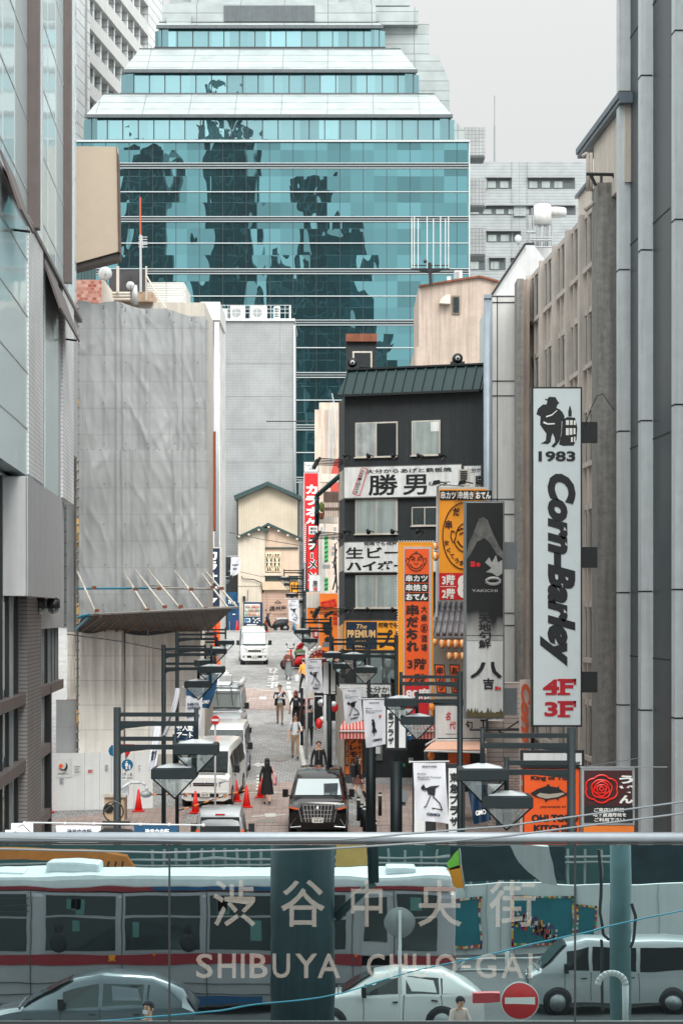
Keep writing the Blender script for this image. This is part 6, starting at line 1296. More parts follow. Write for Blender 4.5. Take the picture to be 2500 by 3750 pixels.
t, q = banner('white banner with a small child silhouette and a red heart', 1328, 2563, 1410, 2730, 64, 12, 'kid', seed=4); m = MB(); m.add([q(.74 + x_, .35 + y_, .04) for x_, y_ in ((0, .05), (-.06, .01), (-.05, -.02), (0, -.005), (.05, -.02), (.06, .01))], [tuple(range(6))]); m.build('heart', RINK, t)
banner('largest white banner with logo above the railing on the right', 1512, 2793, 1630, 3015, 52, 14, seed=5)
banner('white banner hanging before the roller shutter', 1055, 2196, 1094, 2280, 118, 3, seed=6)
banner('blue banner hanging folded behind the second big lamp hood', 1450, 2650, 1502, 2715, 61, 14, [('GMO', (.25, .5, .9, .75))], BANB, 7, False)
banner('dark blue banner hanging behind the nearest right lamp', 1708, 2830, 1772, 3010, 50, 26, [('GMO', (.2, .75, .8, .85))], NAVY, 8, False)
SH_ = [('SHIBUYA', (.1, .3, .8, .36)), ('SAKURASTAGE', (.1, .38, .9, .43)), ('Sharpen', (.08, .52, .86, .62)), ('Your', (.2, .68, .75, .78))]
t, q = banner('white and blue banner reading Sharpen Your behind the second left lamp', 682, 2520, 742, 2700, 63, -4, SH_, BANW, 9); 
t['label'] = 'white banner reading Sharpen Your behind the second left lamp'
m = MB(); m.add([q(0, 0, .025), q(1, 0, .025), q(1, .12, .025), q(.5, .2, .025), q(0, .14, .025)], [(0, 4, 3, 2, 1)]); m.build('blue_top', BANB, t)
banner('dark blue banner with broken white characters below the second left lamp', 640, 2645, 715, 2720, 50, 0, [('没入型', (.1, .1, .9, .45)), ('アート', (.1, .5, .9, .8))], NAVY, 10, False)
banner('blue banner sloping beside the ladder van', 755, 2470, 800, 2600, 70, -35, [('GMO', (.25, .75, .85, .86))], BANB, 11, False)
banner('narrow white banner leaning left of the second left lamp', 642, 2520, 660, 2700, 57, -52, [('芸術', (.2, .5, .8, .7))], BANW, 12, False)
banner('white banner with blue foot hanging by the first left lamp', 560, 2640, 590, 2820, 46, -18, [('芸術', (.2, .6, .8, .8))], BANW, 13, False)
banner('small white and blue banner before the far cream house corner', 846, 2040, 880, 2100, 135, -2, [('harpen', (.15, .4, .85, .52)), ('Your', (.2, .6, .7, .72))], BANW, 14)
banner('small blue banner foot below the far left lamps', 826, 2168, 870, 2240, 138, 3, [('7Fvo', (.2, .4, .8, .6))], BANB, 15, False)
# rods and banner tops right above the railing, on the nearest left lamp
t = thing('banner_rod', 'thin pale rods with clamps across the foot of the nearest left lamp', 'rod'); m = MB(); m.tube(P(88, 3012, 34.5), P(745, 3022, 34.5), .012, 8)
for x in (90, 240, 345, 515, 620, 745): m.ball(P(x, 3013 + x * .012, 34.5), .025, 8, 5)
m.build('rod', LGREY, t); m = MB(); m.pbox(375, 3008, 475, 3024, 34.6, .1); m.prism([P(352, 3052, 34.4), P(500, 3056, 34.4), P(475, 3040, 34.4), P(380, 3036, 34.4)], (0, .2, 0)); m.tube(P(380, 2975, 34.7), P(430, 2930, 35), .012, 5)
for k_ in range(16): a_ = k_ * pi / 8; m.tube(P(416 + 36 * cos(a_), 2972 + 38 * sin(a_), 34.9), P(416 + 36 * cos(a_ + pi / 8), 2972 + 38 * sin(a_ + pi / 8), 34.9), .012, 5)
m.build('clamp_and_hoop', BLACK, t)
for i, (x0, x1, cl_, ic) in enumerate([(205, 372, BANW, DP), (490, 655, BANB, WINK)]):
    t = thing('street_name_banner', ['pale banner top with grey street name under the banner rod', 'blue banner top with white street name under the banner rod'][i], 'banner', 'banners under the near rod'); m = MB(); m.prism([P(x0, 3022, 34.5), P(x1, 3024, 34.5), P(x1 - 12, 3090, 34.5), P(x0 + 8, 3090, 34.5)], (0, .01, 0)); b_ = m.build('cloth', cl_, t); m = MB(); m.ptext('渋谷中央街', x0 + 42, 3036, x1 - 36, 3058, 34.48, .05); m.build('lettering', ic, b_)
t = thing('small_square_signs', 'two small white plates with beer mug drawing at the lower left corner', 'sign'); m = MB(); m.pbox(42, 3015, 122, 3075, 33, .03); m.pbox(20, 3040, 90, 3080, 32.9, .03); f_ = m.build('plate', SIGNW, t); m = MB(); loop(m, [(65, 3030), (85, 3020), (110, 3045), (105, 3070)], 32.85, .006, False); loop(m, [(42, 3062), (42, 3050), (58, 3046), (76, 3052), (74, 3066)], 32.85, .006); m.build('drawing_line', INK, f_)
# ================================================================ CONES, BOLLARDS, SMALL STREET THINGS
CONE = mat('cone_red', (222, 34, 26), .5, var=.08); CONEB = mat('cone_blue', (28, 110, 140), .5)
def cone_at(label, px, py, m_=CONE, h=.75):
    c = RD(px, py); t = thing('traffic_cone', label, 'traffic cone', 'traffic cones'); m = MB(); m.tube((c.x, c.y, c.z + .03), (c.x, c.y, c.z + h), .14, 14, .03); m.build('cone_body', m_, t); m = MB(); m.box(c.x - .2, c.x + .2, c.y - .2, c.y + .2, c.z + .015, c.z + .05); m.build('base', m_, t); return c
for a_ in [('red cone beside the white fence end', 508, 2972), ('red cone before the white parked van', 716, 2978), ('red cone in the gap between the two vans', 865, 2935), ('red cone right of the white parked van', 903, 2957), ('red cone beside the woman in the black dress', 955, 2922),
           ('red cone behind the glass door of the shop on the left', 178, 2976), ('red cone in front of the scooter at the shutter', 974, 2314)]: cone_at(*a_)
cone_at('blue cone in front of the scooter', 1009, 2313, CONEB); cone_at('blue cone by the far banner', 1076, 2308, CONEB); cone_at('low red cone left of the scooter behind a blue panel', 869, 2312, CONE)
t = thing('striped_barrier_bar', 'black and orange striped bar slanting between the cones by the white van', 'barrier bar'); A_ = P(655, 2968, 81.5); B_ = P(905, 2890, 84)
BARO = mat('bar_orange', (228, 140, 60), .5)
for par_, mm in ((0, BLACK), (1, BARO)):
    m = MB()
    for k_ in range(14):
        if k_ % 2 == par_: m.tube(A_.lerp(B_, k_ / 14), A_.lerp(B_, (k_ + 1) / 14), .022, 6)
    m.build(['black_band', 'orange_band'][par_], mm, t)
t = thing('striped_barrier_bar', 'striped bar between fence cone and white van, seen flat', 'barrier bar'); m = MB(); m.tube(P(545, 2910, 82), P(700, 2908, 82), .022, 6); m.build('black_band', BLACK, t); m = MB()
for x in (560, 600, 645, 680): m.tube(P(x, 2909.5, 81.98), P(x + 14, 2909.3, 81.98), .026, 6)
m.build('orange_band', BARO, t)
for i, (px, py, tp_) in enumerate([(1312, 3005, 2918), (1391, 2988, 2902), (1325, 3030, 2943), (1334, 3046, 2952), (1372, 3080, 3004)]):
    c = RD(px, py); top = P(px, tp_, c.y); t = thing('bollard', ['bollard beside the black minivan, furthest left', 'bollard standing alone between the two dark poles', 'middle bollard of the trio beside the black minivan', 'right bollard of the trio beside the black minivan', 'bollard half hidden by the railing'][i], 'bollard', 'dark pavement bollards')
    m = MB(); m.tube(c, top, .06, 12); m.build('shaft', TEAL, t); m = MB(); m.tube((c.x, c.y, top.z - .12), (c.x, c.y, top.z - .06), .063, 12); m.build('white_band', WINK, t)
t = thing('round_sign_back', 'round grey back of a traffic sign behind the dark sign pole', 'road sign'); m = MB(); disc(m, 1468, 2918, 28, 62); m.build('disc', GREY, t); m = MB(); m.tube(P(1468, 3050, 62.1), P(1468, 2892, 62.1), .03, 8); m.build('pole', GREY, t); solo(t, 'plate', DGREY, lambda b: b.pbox(1434, 2938, 1485, 2951, 62, .02))
t = thing('no_entry_sign', 'red round no entry sign on a pale pole before the parked vans', 'road sign'); m = MB(); m.tube((P(788, 2632, 76).x, 76.05, zr(76)), P(788, 2632, 76.05), .03, 8); m.build('pole', LGREY, t)
m = MB(); disc(m, 788, 2637, 17.5, 76, .03); m.build('rim', SIGNW, t); m = MB(); disc(m, 788, 2637, 16.3, 75.98, .02); f_ = m.build('red_disc', RED, t); m = MB(); m.pbox(775, 2633, 801, 2641, 75.96, .01); m.build('white_bar', WINK, f_)
t = thing('street_camera_lamp', 'grey curved camera arm on the nearest left lamp pole', 'security camera'); m = MB(); m.path([P(440, 2890, 36), P(478, 2866, 36), P(520, 2866, 36), P(536, 2876, 36), P(538, 2900, 36)], .022, 8); m.pbox(450, 2855, 470, 2912, 36.1, .1); m.build('arm', LGREY, t); m = MB(); m.ball(P(535, 2908, 36), .09, 12, 6, (1, 1, .6)); m.build('camera_head', GREY, t)
t = thing('utility_box', 'beige box with a fan behind the nearest left lamp post', 'utility box'); m = MB(); m.pbox(383, 2915, 455, 3010, 78.5, .5); m.build('casing', mat('beige_box', (196, 170, 138), .7), t); m = MB(); m.pbox(378, 2908, 462, 2920, 78.4, .6); m.build('lid', OFFW, t); solo(t, 'fan_opening', BLACK, lambda b: disc(b, 400, 2962, 16, 78.45, .03))
t = thing('cask_table', 'rusty red round table beside the man in the suit', 'table')
c = RD(1112, 2668); m = MB(); m.tube(c, (c.x, c.y, c.z + .95), .22, 14, .24); m.build('cask', mat('dark_red_wood', (126, 48, 40), .6, var=.2), t); m = MB(); m.tube((c.x, c.y, c.z + .95), (c.x, c.y, c.z + 1.0), .38, 18); m.build('table_top', mat('rust_top', (150, 70, 56), .5), t)
t = thing('cask_table', 'second rusty red round table just behind the first', 'table'); c = RD(1122, 2650) + Vector((-.05, .5, .04)); m = MB(); m.tube(c, (c.x, c.y, c.z + 1.0), .2, 14); m.build('cask', mat('dark_red_wood', (126, 48, 40)), t); m = MB(); m.tube((c.x, c.y, c.z + 1.0), (c.x, c.y, c.z + 1.05), .36, 18); m.build('table_top', mat('rust_top', (150, 70, 56)), t)
t = thing('barrel_drums', 'pale bar barrels and red cushions beside the round table', 'barrels')
for i, (x, y, r_) in enumerate([(1176, 2574, 14), (1180, 2636, 13)]): solo(t, 'barrel', [STEEL, LGREY][i], lambda b: (b.tube(P(x, y, 92), P(x + 2, y, 92.5), r_ / 98, 14)))
solo(t, 'cushion', RED, lambda b: b.ball(P(1168, 2650, 92), .13, 10, 6, (1, 1, 1.6))); solo(t, 'metal_stand', LGREY, lambda b: b.path([P(1148, 2660, 93), P(1150, 2550, 93), P(1180, 2550, 93), P(1186, 2660, 93)], .02, 5))
t = thing('clothes_bundle', 'red and white cloths hung at the corner shop', 'cloth'); m = MB(); m.ball(P(1226, 2590, 87), .12, 10, 6, (1, 1, 1.5)); m.build('red_cloth', RED, t); m = MB(); m.ball(P(1222, 2578, 86.9), .1, 10, 6); m.build('white_cloth', SIGNW, t)
# cables over the street (in front of the gate and across the house)
for lb_, pts, d, r_ in [('thin pale cable crossing low in front of the railing, rising to the right', [(-200, 3065), (700, 3080), (1250, 3075), (1650, 3040), (1840, 3026), (2700, 2908)], 21, .009), ('second pale cable below the first in front of the railing', [(-200, 3104), (600, 3122), (1200, 3108), (1650, 3080), (1856, 3061), (2700, 2952)], 20, .009),
                        ('thin cable from the scaffolding to the lamps', [(246, 2322), (440, 2348), (600, 2380), (730, 2402)], 80, .02), ('cable sagging past the cream house', [(840, 1950), (960, 1975), (1100, 1998)], 150, .02), ('rod from lamp pole to dark building over the red rose sign', [(2140, 2808), (2340, 2776)], 55, .01), ('lower cable past the cream house front', [(870, 2092), (960, 2112), (1090, 2125)], 150, .015)]:
    m = MB(); m.path([P(x, y, d) for x, y in pts], r_, 5); tag(m.build('overhead_cable', mat('grey_cable', (92, 100, 104), .6) if d < 60 else CABLE), lb_, 'cable', 'overhead cables')
# ================================================================ GATE WITH GLASS SIGN
D = 28.0
gt = thing('glass_gate', 'glass sign balustrade with pale top rail across the lower picture reading SHIBUYA CHUO-GAI', 'glass railing')
m = MB(); a_ = P(0, 3066, D); m.tube((-6, D, a_.z), (6, D, a_.z), .058, 16); m.build('top_rail', mat('brushed_rail', (132, 140, 146), .4, .5, var=.06, scale=8), gt)
m = MB(); z0 = P(0, 3088, D).z; m.box(-6, 6, D - .03, D + .03, z0 - .012, z0 + .006); z1 = P(0, 3742, D).z; m.box(-6, 6, D - .03, D + .03, z1 - .03, z1 + .01); m.build('frame_bar', BLACK, gt)
GG = glass_mat('reflecting_gate_glass', (0.57, 0.72, 0.73), (8, 16, 20), .80, .006, 1.6, rough=0.004, stretch=(1.0, 1, 1.8))
edges = [-6.0, P(621, 0, D).x, P(2104, 0, D).x, 6.0]
for i in range(3): m = MB(); m.box(edges[i] + .012, edges[i + 1] - .012, D, D + .02, z1, z0 - .02); m.build('glass_pane', GG, gt)
for i in (1, 2): solo(gt, 'pane_gasket', BLACK, lambda b: b.box(edges[i] - .011, edges[i] + .011, D - .01, D + .03, z1, z0))
solo(gt, 'lower_wall', DGREY, lambda b: b.box(-6, 6, D, D + .1, z1 - .03, -1.5))
FILM = bpy.data.materials.new('frosted_letter_film'); FILM.use_nodes = True; tn = FILM.node_tree; tn.nodes.clear(); o_ = tn.nodes.new('ShaderNodeOutputMaterial'); ms = tn.nodes.new('ShaderNodeMixShader'); tr_ = tn.nodes.new('ShaderNodeBsdfTransparent'); df = tn.nodes.new('ShaderNodeBsdfDiffuse'); df.inputs[0].default_value = (.72, .66, .58, 1); ms.inputs[0].default_value = .16
tn.links.new(tr_.outputs[0], ms.inputs[1]); tn.links.new(df.outputs[0], ms.inputs[2]); tn.links.new(ms.outputs[0], o_.inputs[0])
def gl_(ch, *r): m = MB(); m.ptext(ch, *r, D - .012, .015); m.build('letter', FILM, gt)
for ch, x0, x1 in (('渋', 780, 935), ('谷', 1028, 1190), ('中', 1285, 1400), ('央', 1530, 1690), ('街', 1790, 1960)):
    m = MB(); m.ptext(ch, x0, 3222, x1, 3394, D - .012, .01); q_ = m; q_.st = q_.st[:1]; q_.build('letter', FILM, gt)
x = 718
for ch, w_ in zip('SHIBUYA CHUO-GAI', (62, 66, 14, 66, 64, 82, 84, 60, 66, 66, 64, 78, 34, 76, 82, 14)):
    if ch == '-': solo(gt, 'letter', FILM, lambda b: b.pbox(x, 3535, x + w_, 3545, D - .012, .001))
    elif ch != ' ': gl_(ch, x, 3492, x + w_, 3582)
    x += w_ + (18 if ch != 'Y' else 0)

# ================================================================ VEHICLES
CARG = glass_mat('car_glass', (0.78, 0.88, 0.88), (44, 58, 60), .36, .25, .9, rough=.02); CARS = glass_mat('car_side_glass', (0.5, 0.6, 0.6), (8, 13, 15), .05, .1, 1)
TYRE = mat('tyre_rubber', (24, 25, 26), .8, var=.1); RIM = mat('wheel_rim', (150, 154, 156), .35, .7); LAMPG = mat('headlight_lens', (140, 148, 150), .15, .3, var=.2, scale=9); CHROME = mat('chrome', (206, 210, 212), .12, 1.0, var=0); AMB = mat('amber_lens', (232, 96, 40), .3); PLATE = mat('number_plate', (216, 216, 208), .5, var=0)
PW = mat('car_white', (222, 224, 222), .25, var=.04, coat=.6); PS = mat('car_silver', (176, 180, 182), .28, .5, var=.04, coat=.5); PK = mat('car_black', (7, 9, 12), .1, var=0, coat=.3, spec=.35); PBL = mat('car_blue', (16, 66, 130), .25, coat=.6); PG = mat('car_grey', (92, 102, 108), .28, .5, var=.03, coat=.6)
TYP = {
 'van': dict(L=4.7, W=1.69, st=[(0, .42, .78, .84, .66, .69, .62), (.04, .26, .98, 1.05, .80, .815, .74), (.30, .22, 1.10, 1.17, .84, .845, .76), (.98, .22, 1.12, 1.86, .845, .845, .69), (1.5, .22, 1.12, 1.95, .845, .845, .70), (4.3, .22, 1.12, 1.95, .845, .845, .70), (4.62, .22, 1.12, 1.84, .83, .83, .67), (4.7, .3, 1.1, 1.6, .8, .8, .62)], cowl=2, rf=3, wh=(.72, 3.75), r=.33, sw=[(.95, 1.55), (1.65, 2.8), (2.9, 4.3)]),
 'kei': dict(L=3.35, W=1.475, st=[(0, .4, .74, .8, .58, .60, .55), (.03, .25, .92, .98, .71, .725, .66), (.2, .2, 1.0, 1.06, .735, .737, .68), (.72, .2, 1.04, 1.76, .737, .737, .62), (1.1, .2, 1.04, 1.87, .737, .737, .63), (3.1, .2, 1.04, 1.87, .737, .737, .63), (3.32, .22, 1.04, 1.72, .73, .73, .6), (3.36, .3, 1.0, 1.5, .7, .7, .56)], cowl=2, rf=3, wh=(.5, 2.6), r=.27, sw=[(.7, 1.2), (1.3, 2.1), (2.2, 3.1)]),
 'mini': dict(L=4.9, W=1.85, st=[(0, .35, .8, .86, .74, .78, .7), (.08, .2, 1.0, 1.04, .88, .90, .82), (.55, .18, 1.08, 1.16, .92, .925, .80), (1.35, .18, 1.10, 1.72, .925, .925, .68), (2.0, .18, 1.10, 1.90, .925, .925, .71), (4.2, .18, 1.10, 1.90, .925, .925, .70), (4.8, .2, 1.10, 1.75, .9, .9, .66), (4.92, .3, 1.0, 1.35, .86, .86, .6)], cowl=2, rf=3, wh=(.95, 3.9), r=.35, sw=[(1.4, 2.2), (2.3, 3.3), (3.4, 4.6)]),
 'suv': dict(L=4.7, W=1.84, st=[(0, .35, .66, .72, .6, .66, .55), (.12, .2, .86, .92, .86, .88, .74), (1.15, .2, 1.0, 1.06, .91, .92, .76), (2.0, .2, 1.04, 1.58, .92, .92, .60), (2.5, .2, 1.04, 1.66, .92, .92, .62), (3.7, .2, 1.06, 1.60, .92, .92, .6), (4.45, .22, 1.1, 1.2, .9, .9, .66), (4.7, .35, .96, 1.0, .84, .84, .6)], cowl=2, rf=3, wh=(.9, 3.65), r=.36, sw=[(1.75, 2.65), (2.75, 3.6), (3.65, 4.2)]),
 'wagon': dict(L=4.78, W=1.8, st=[(0, .3, .64, .7, .6, .66, .55), (.12, .2, .8, .86, .86, .88, .72), (.75, .2, .95, 1.0, .9, .9, .76), (1.95, .2, 1.0, 1.62, .9, .9, .62), (2.6, .2, 1.0, 1.74, .9, .9, .64), (3.8, .2, 1.02, 1.68, .9, .9, .62), (4.5, .22, 1.04, 1.35, .88, .88, .6), (4.78, .35, .92, .96, .82, .82, .58)], cowl=2, rf=3, wh=(.9, 3.75), r=.34, sw=[(1.7, 2.55), (2.65, 3.6), (3.7, 4.35)]),
}
def lerp_st(S, y):
    for a_, b_ in zip(S, S[1:]):
        if a_[0] <= y <= b_[0] + 1e-6: f_ = (y - a_[0]) / (b_[0] - a_[0]); return tuple(p + (q - p) * f_ for p, q in zip(a_, b_))
    return S[-1]
def vehicle(name, label, kind, paint, loc, yaw=.043, tilt=None, two=None, scale=1, plate='27-11', front=True, group='parked and moving vehicles', grille='van', cat=None):
    K_ = TYP[kind]; S = K_['st']; t = thing(name, label, cat or ('van' if kind in ('van', 'kei') else 'car'), group, loc=loc)
    t.rotation_euler = (math.atan(.078) if tilt is None else tilt, 0, yaw); t.scale = (scale,) * 3
    def ring(s):
        y, zb, zs, zt, wb, ws, wt = s; h = [(wb * .8, zb), (wb, zb + .08), (ws, zb + .3), (ws, zs - .05), (ws * .985, zs), (wt + (ws - wt) * .12, zt - .1 if zt - zs > .3 else zt - .03), (wt * .93, zt - .015), (wt * .6, zt + .012)]
        return [(x, y, z) for x, z in h] + [(-x, y, z) for x, z in reversed(h)]
    m = MB(); m.smooth = False; m.loft([ring(s) for s in S]); nf = len(m.f)
    if two:
        n = 16
        for i, f_ in enumerate(m.f[:nf - 2]):
            k_ = i % n
            if k_ in (2, 3, 1, 11, 12, 13, 14, 0) and m.v[f_[0]][1] > .25: m.mi[i] = 1
    m.sm = set(range(nf)); b_ = m.build('body', [paint, two or paint], t, bevel=0); 
    b_.data.set_sharp_from_angle(angle=radians(38)) if hasattr(b_.data, 'set_sharp_from_angle') else None
    A, B = S[K_['cowl']], S[K_['rf']]
    def strip(A, B, f0, f1, wf, off, nm, mm):
        m = MB(); pts = []
        for f_ in (f0, f1):
            s = [p + (q - p) * f_ for p, q in zip(A, B)]; w_ = s[6] * wf; pts += [(-w_, s[0] - off, s[3] + off * .6), (w_, s[0] - off, s[3] + off * .6)]
        m.add([pts[0], pts[1], pts[3], pts[2]], [(0, 1, 2, 3)]); return m.build(nm, mm, t)
    strip(A, B, .03, .98, .985, .012, 'windshield_seal', BLACK); ws_ = strip(A, B, .1, .92, .93, .03, 'windshield', CARG)
    m = MB(); z_ = A[3] + .05
    for x0, x1 in ((-.55, -.05), (.1, .6)): m.tube((x0, A[0] - .0, z_ + .02), (x1, A[0] + .02, z_ + .02), .012, 4)
    m.build('wiper', BLACK, t)
    Rr = S[-3:]; m = MB(); w_ = Rr[0][6] * .95; y_ = Rr[1][0]
    m.add([(w_ * .93, lerp_st(S, Rr[1][0])[0] + .02, Rr[1][3] - .06), (-w_ * .93, Rr[1][0] + .02, Rr[1][3] - .06), (-Rr[2][5] * .86, Rr[2][0] + .03, Rr[2][2] + .02), (Rr[2][5] * .86, Rr[2][0] + .03, Rr[2][2] + .02)], [(0, 1, 2, 3)]); m.build('rear_window', CARS, t)
    m = MB()
    for s_ in (-1, 1):
        for y in sorted({K_['sw'][0][0] - .05, *[q[1] + .05 for q in K_['sw'][:-1]]}):
            s = lerp_st(S, y); x = s[5] + .003; m.box(s_ * (x - .02), s_ * x, y - .009, y + .009, s[1] + .14, s[2] + .02)
        for y0, y1 in K_['sw'][:2]: s = lerp_st(S, y1); m.box(s_ * (s[5] - .01), s_ * (s[5] + .03), y1 - .22, y1 - .06, s[2] - .16, s[2] - .12)
        s = lerp_st(S, 2); m.box(s_ * (s[5] - .03), s_ * (s[5] + .006), .5, K_['L'] - .5, s[1] + .02, s[1] + .1)
    m.build('door_seams', mat('seam_dark', (60, 64, 66), .6), t)
    m = MB(); m.box(-S[2][5] * .8, S[2][5] * .8, A[0] - .1, A[0] - .06, A[3] - .012, A[3] + .014); m.box(-S[1][5] * .86, S[1][5] * .86, S[1][0] - .012, S[1][0], S[1][2] - .005, S[1][2] + .012); m.build('bonnet_seam', mat('seam_dark', (60, 64, 66)), t)
    for s_ in (-1, 1):
        for (y0, y1) in K_['sw']:
            m = MB(); pts = []
            for y in (y0, y1):
                s = lerp_st(S, y); ws, wt, zs, zt = s[5], s[6], s[2], s[3]; xa = ws * .985; xb = wt + (ws - wt) * .12; hh = zt - .1 - zs
                for f_ in (.08, .88): pts.append((s_ * (xa + (xb - xa) * f_ + .008), y, zs + hh * f_))
            if pts[1][2] - pts[0][2] < .06: pts[1] = (pts[1][0], pts[1][1] + .2, pts[1][2])
            f_ = (0, 2, 3, 1) if s_ > 0 else (0, 1, 3, 2); m.add(pts, [f_]); m.build('side_window', CARS, t)
        s = lerp_st(S, K_['sw'][0][0]); x = s_ * (s[5] + .13); y = K_['sw'][0][0] - .02; z = s[2] + .12
        m = MB(); m.box(x - .09, x + .09, y - .06, y + .06, z - .12, z + .13); m.tube((x - s_ * .16, y, z - .08), (x, y, z - .05), .025, 6); m.build('wing_mirror', BLACK if paint is not PK else PK, t)
        for wy in K_['wh']:
            m = MB(); xo = s_ * (K_['W'] / 2 - .03); m.tube((xo - s_ * .2, wy, K_['r']), (xo + s_ * .038, wy, K_['r']), K_['r'], 20); w_ = m.build('wheel', TYRE, t); m = MB(); m.tube((xo, wy, K_['r']), (xo + s_ * .045, wy, K_['r']), K_['r'] * .66, 16); m.build('rim', RIM, w_)
            m = MB(); m.tube((xo - s_ * .21, wy, K_['r'] + .02), (xo - s_ * .001 + s_ * .032, wy, K_['r'] + .02), K_['r'] * 1.16, 20); m.build('wheel_arch', BLACK, t)
            for v in m.v: pass
    # front face
    W = K_['W'] / 2; fy = S[0][0]
    if grille == 'big':
        m = MB(); m.box(-.52, .52, -.03, .2, .42, .98); g_ = m.build('grille', BLACK, t)
        m = MB()
        for i in range(9): x = -.46 + i * .115; m.prism([(x * .8 - .012, -.05, .44), (x * .8 + .012, -.05, .44), (x + .012, -.035, .98), (x - .012, -.035, .98)], (0, -.02, 0))
        for z in (.55, .68, .81, .96): m.box(-.46, .46, -.05, -.03, z - .008, z + .008)
        m.tube((0, -.08, .86), (0, -.06, .86), .075, 14); m.build('chrome_bar', CHROME, g_)
        m = MB()
        for s_ in (-1, 1): m.tube((s_ * .86, -.0, .30), (s_ * .70, -.04, .55), .02, 6); m.tube((s_ * .5, -.05, .45), (s_ * .62, -.03, 1.0), .018, 6); m.tube((s_ * .52, -.06, .3), (s_ * .86, -.02, .27), .02, 6)
        m.build('chrome_trim', CHROME, t)
        for s_ in (-1, 1):
            m = MB(); m.prism([(s_ * .54, -.03, .97), (s_ * .88, .04, 1.0), (s_ * .9, .06, .88), (s_ * .58, -.03, .82)], (0, .12, 0)); h_ = m.build('headlight', LAMPG, t); m = MB(); m.prism([(s_ * .6, -.05, .86), (s_ * .88, .02, .92), (s_ * .88, .02, .87), (s_ * .62, -.05, .82)], (0, .02, 0)); m.build('amber_light', AMB, h_)
    else:
        m = MB(); zg = S[1][2] - .12; m.box(-W * .48, W * .48, -.012, .1, zg - .08, zg + .03) if grille == 'van' else m.box(-W * .3, W * .3, -.012, .1, zg - .1, zg - .02); m.box(-W * .55, W * .55, -.012, .1, .40, .52); g_ = m.build('grille', BLACK, t)
        m = MB(); m.box(-W * .46, W * .46, -.02, -.01, zg - .03, zg - .015); m.tube((0, -.04, zg + .05), (0, 0, zg + .05), .05, 10); m.build('badge_bar', CHROME, g_)
        for s_ in (-1, 1):
            m = MB(); m.prism([(s_ * W * .55, -.005, zg + .06), (s_ * W * .93, .03, zg + .1), (s_ * W * .95, .04, zg - .12), (s_ * W * .58, -.005, zg - .12)], (0, .1, 0)); m.build('headlight', LAMPG, t)
            m = MB(); m.box(s_ * W * .72, s_ * W * .88, -.01, .1, .42, .5); m.build('fog_lamp', LAMPG, t)
        m = MB(); m.box(-W * .9, W * .9, -.03, .1, .54, .6) if grille == 'van' else m.box(-W * .8, W * .8, -.02, .1, .30, .36); m.build('bumper_edge', paint, t)
    if front:
        m = MB(); m.box(-.165, .165, -.065, -.05, .42, .585); p_ = m.build('number_plate', PLATE, t); m = MB(); m.text(plate, (-.12, -.068, .44), (1, 0, 0), (0, 0, 1), .25, .075, .03); m.text('品川 300', (-.08, -.068, .535), (1, 0, 0), (0, 0, 1), .16, .035, .01); m.build('lettering', INK, p_)
    return t
def VL(px, py): return RD(px, py)
bv = vehicle('black_minivan', 'black minivan with tall chrome grille driving towards the viewer', 'mini', PK, Vector(((1163 - 1250) / F * 77, 77, zr(77))), -.01, .014, plate='27-11', grille='big')
hv = vehicle('white_van', 'white van parked beside the red cones, largest white vehicle', 'van', PW, VL(752, 2962) + Vector((0, 0, 0)), -.085, plate='33-77')
k2 = vehicle('blue_and_white_van', 'small white-roofed van with blue sides behind the big white van', 'kei', PW, Vector(((826 - 1250) / F * 90.5, 90.5, zr(90.5))), -.03, two=PBL, plate='12-34' if False else '48-05')
k3 = vehicle('silver_car', 'silver small car between the blue sided van and the ladder van', 'wagon', PS, Vector(((824 - 1250) / F * 96, 96, zr(96))), -.02, scale=.86, grille='car')
k4 = vehicle('ladder_van', 'silver van with ladders and a metal rack on its roof', 'kei', PS, Vector(((822 - 1250) / F * 103, 103, zr(103))), -.02, scale=1.04)
k5 = vehicle('white_delivery_van', 'white van parked at an angle behind the ladder van', 'kei', PW, Vector(((822 - 1250) / F * 110, 110, zr(110))), .55, scale=1.05)
k6 = vehicle('white_minivan', 'white small van driving down the far street', 'kei', PW, VL(932, 2436), .075, plate='41-78')
k7 = vehicle('silver_van', 'silver van seen from behind at the bottom, cut by the railing', 'kei', PS, Vector(((818 - 1250) / F * 69.3, 69.3, zr(69.3))), pi + .02, .014, scale=.93, front=False)
m = MB(); m.box(-.14, .14, 3.33, 3.37, 1.72, 1.76); m.build('stop_lamp', RINK, k7)
for s_ in (-1, 1): m = MB(); m.box(s_ * .6, s_ * .7, 3.34, 3.37, .95, 1.3); m.build('tail_light', AMB, k7)
# ladders and rack on the ladder van
m = MB()
for x in (-.55, -.2, .15, .5): m.tube((x, .9, 1.98), (x, 3.2, 1.98), .025, 6)
for y in [1.0 + i * .2 for i in range(11)]: m.tube((-.55, y, 1.98), (.15, y, 1.98), .018, 5)
m.tube((-.7, 1.0, 1.9), (.7, 1.0, 1.9), .025, 6); m.tube((-.7, 2.8, 1.9), (.7, 2.8, 1.9), .025, 6); m.build('ladder', STEEL, k4)
m = MB(); m.tube((.62, .9, 2.02), (.62, 3.0, 2.02), .1, 12); m.build('pipe_case', LGREY, k4)
m = MB(); m.box(-.35, .15, 2.0, 2.6, 2.0, 2.25); m.build('crate', LGREY, k4)
m = MB()
for x in (-.35, .25): m.path([(x, .8, 1.9), (x, .35, 1.9), (x + .05, .1, 1.62)], .022, 5)
m.path([(-.35, .5, 1.9), (.55, .5, 1.88)], .02, 5); m.build('rack_hook', BLACK, k4)
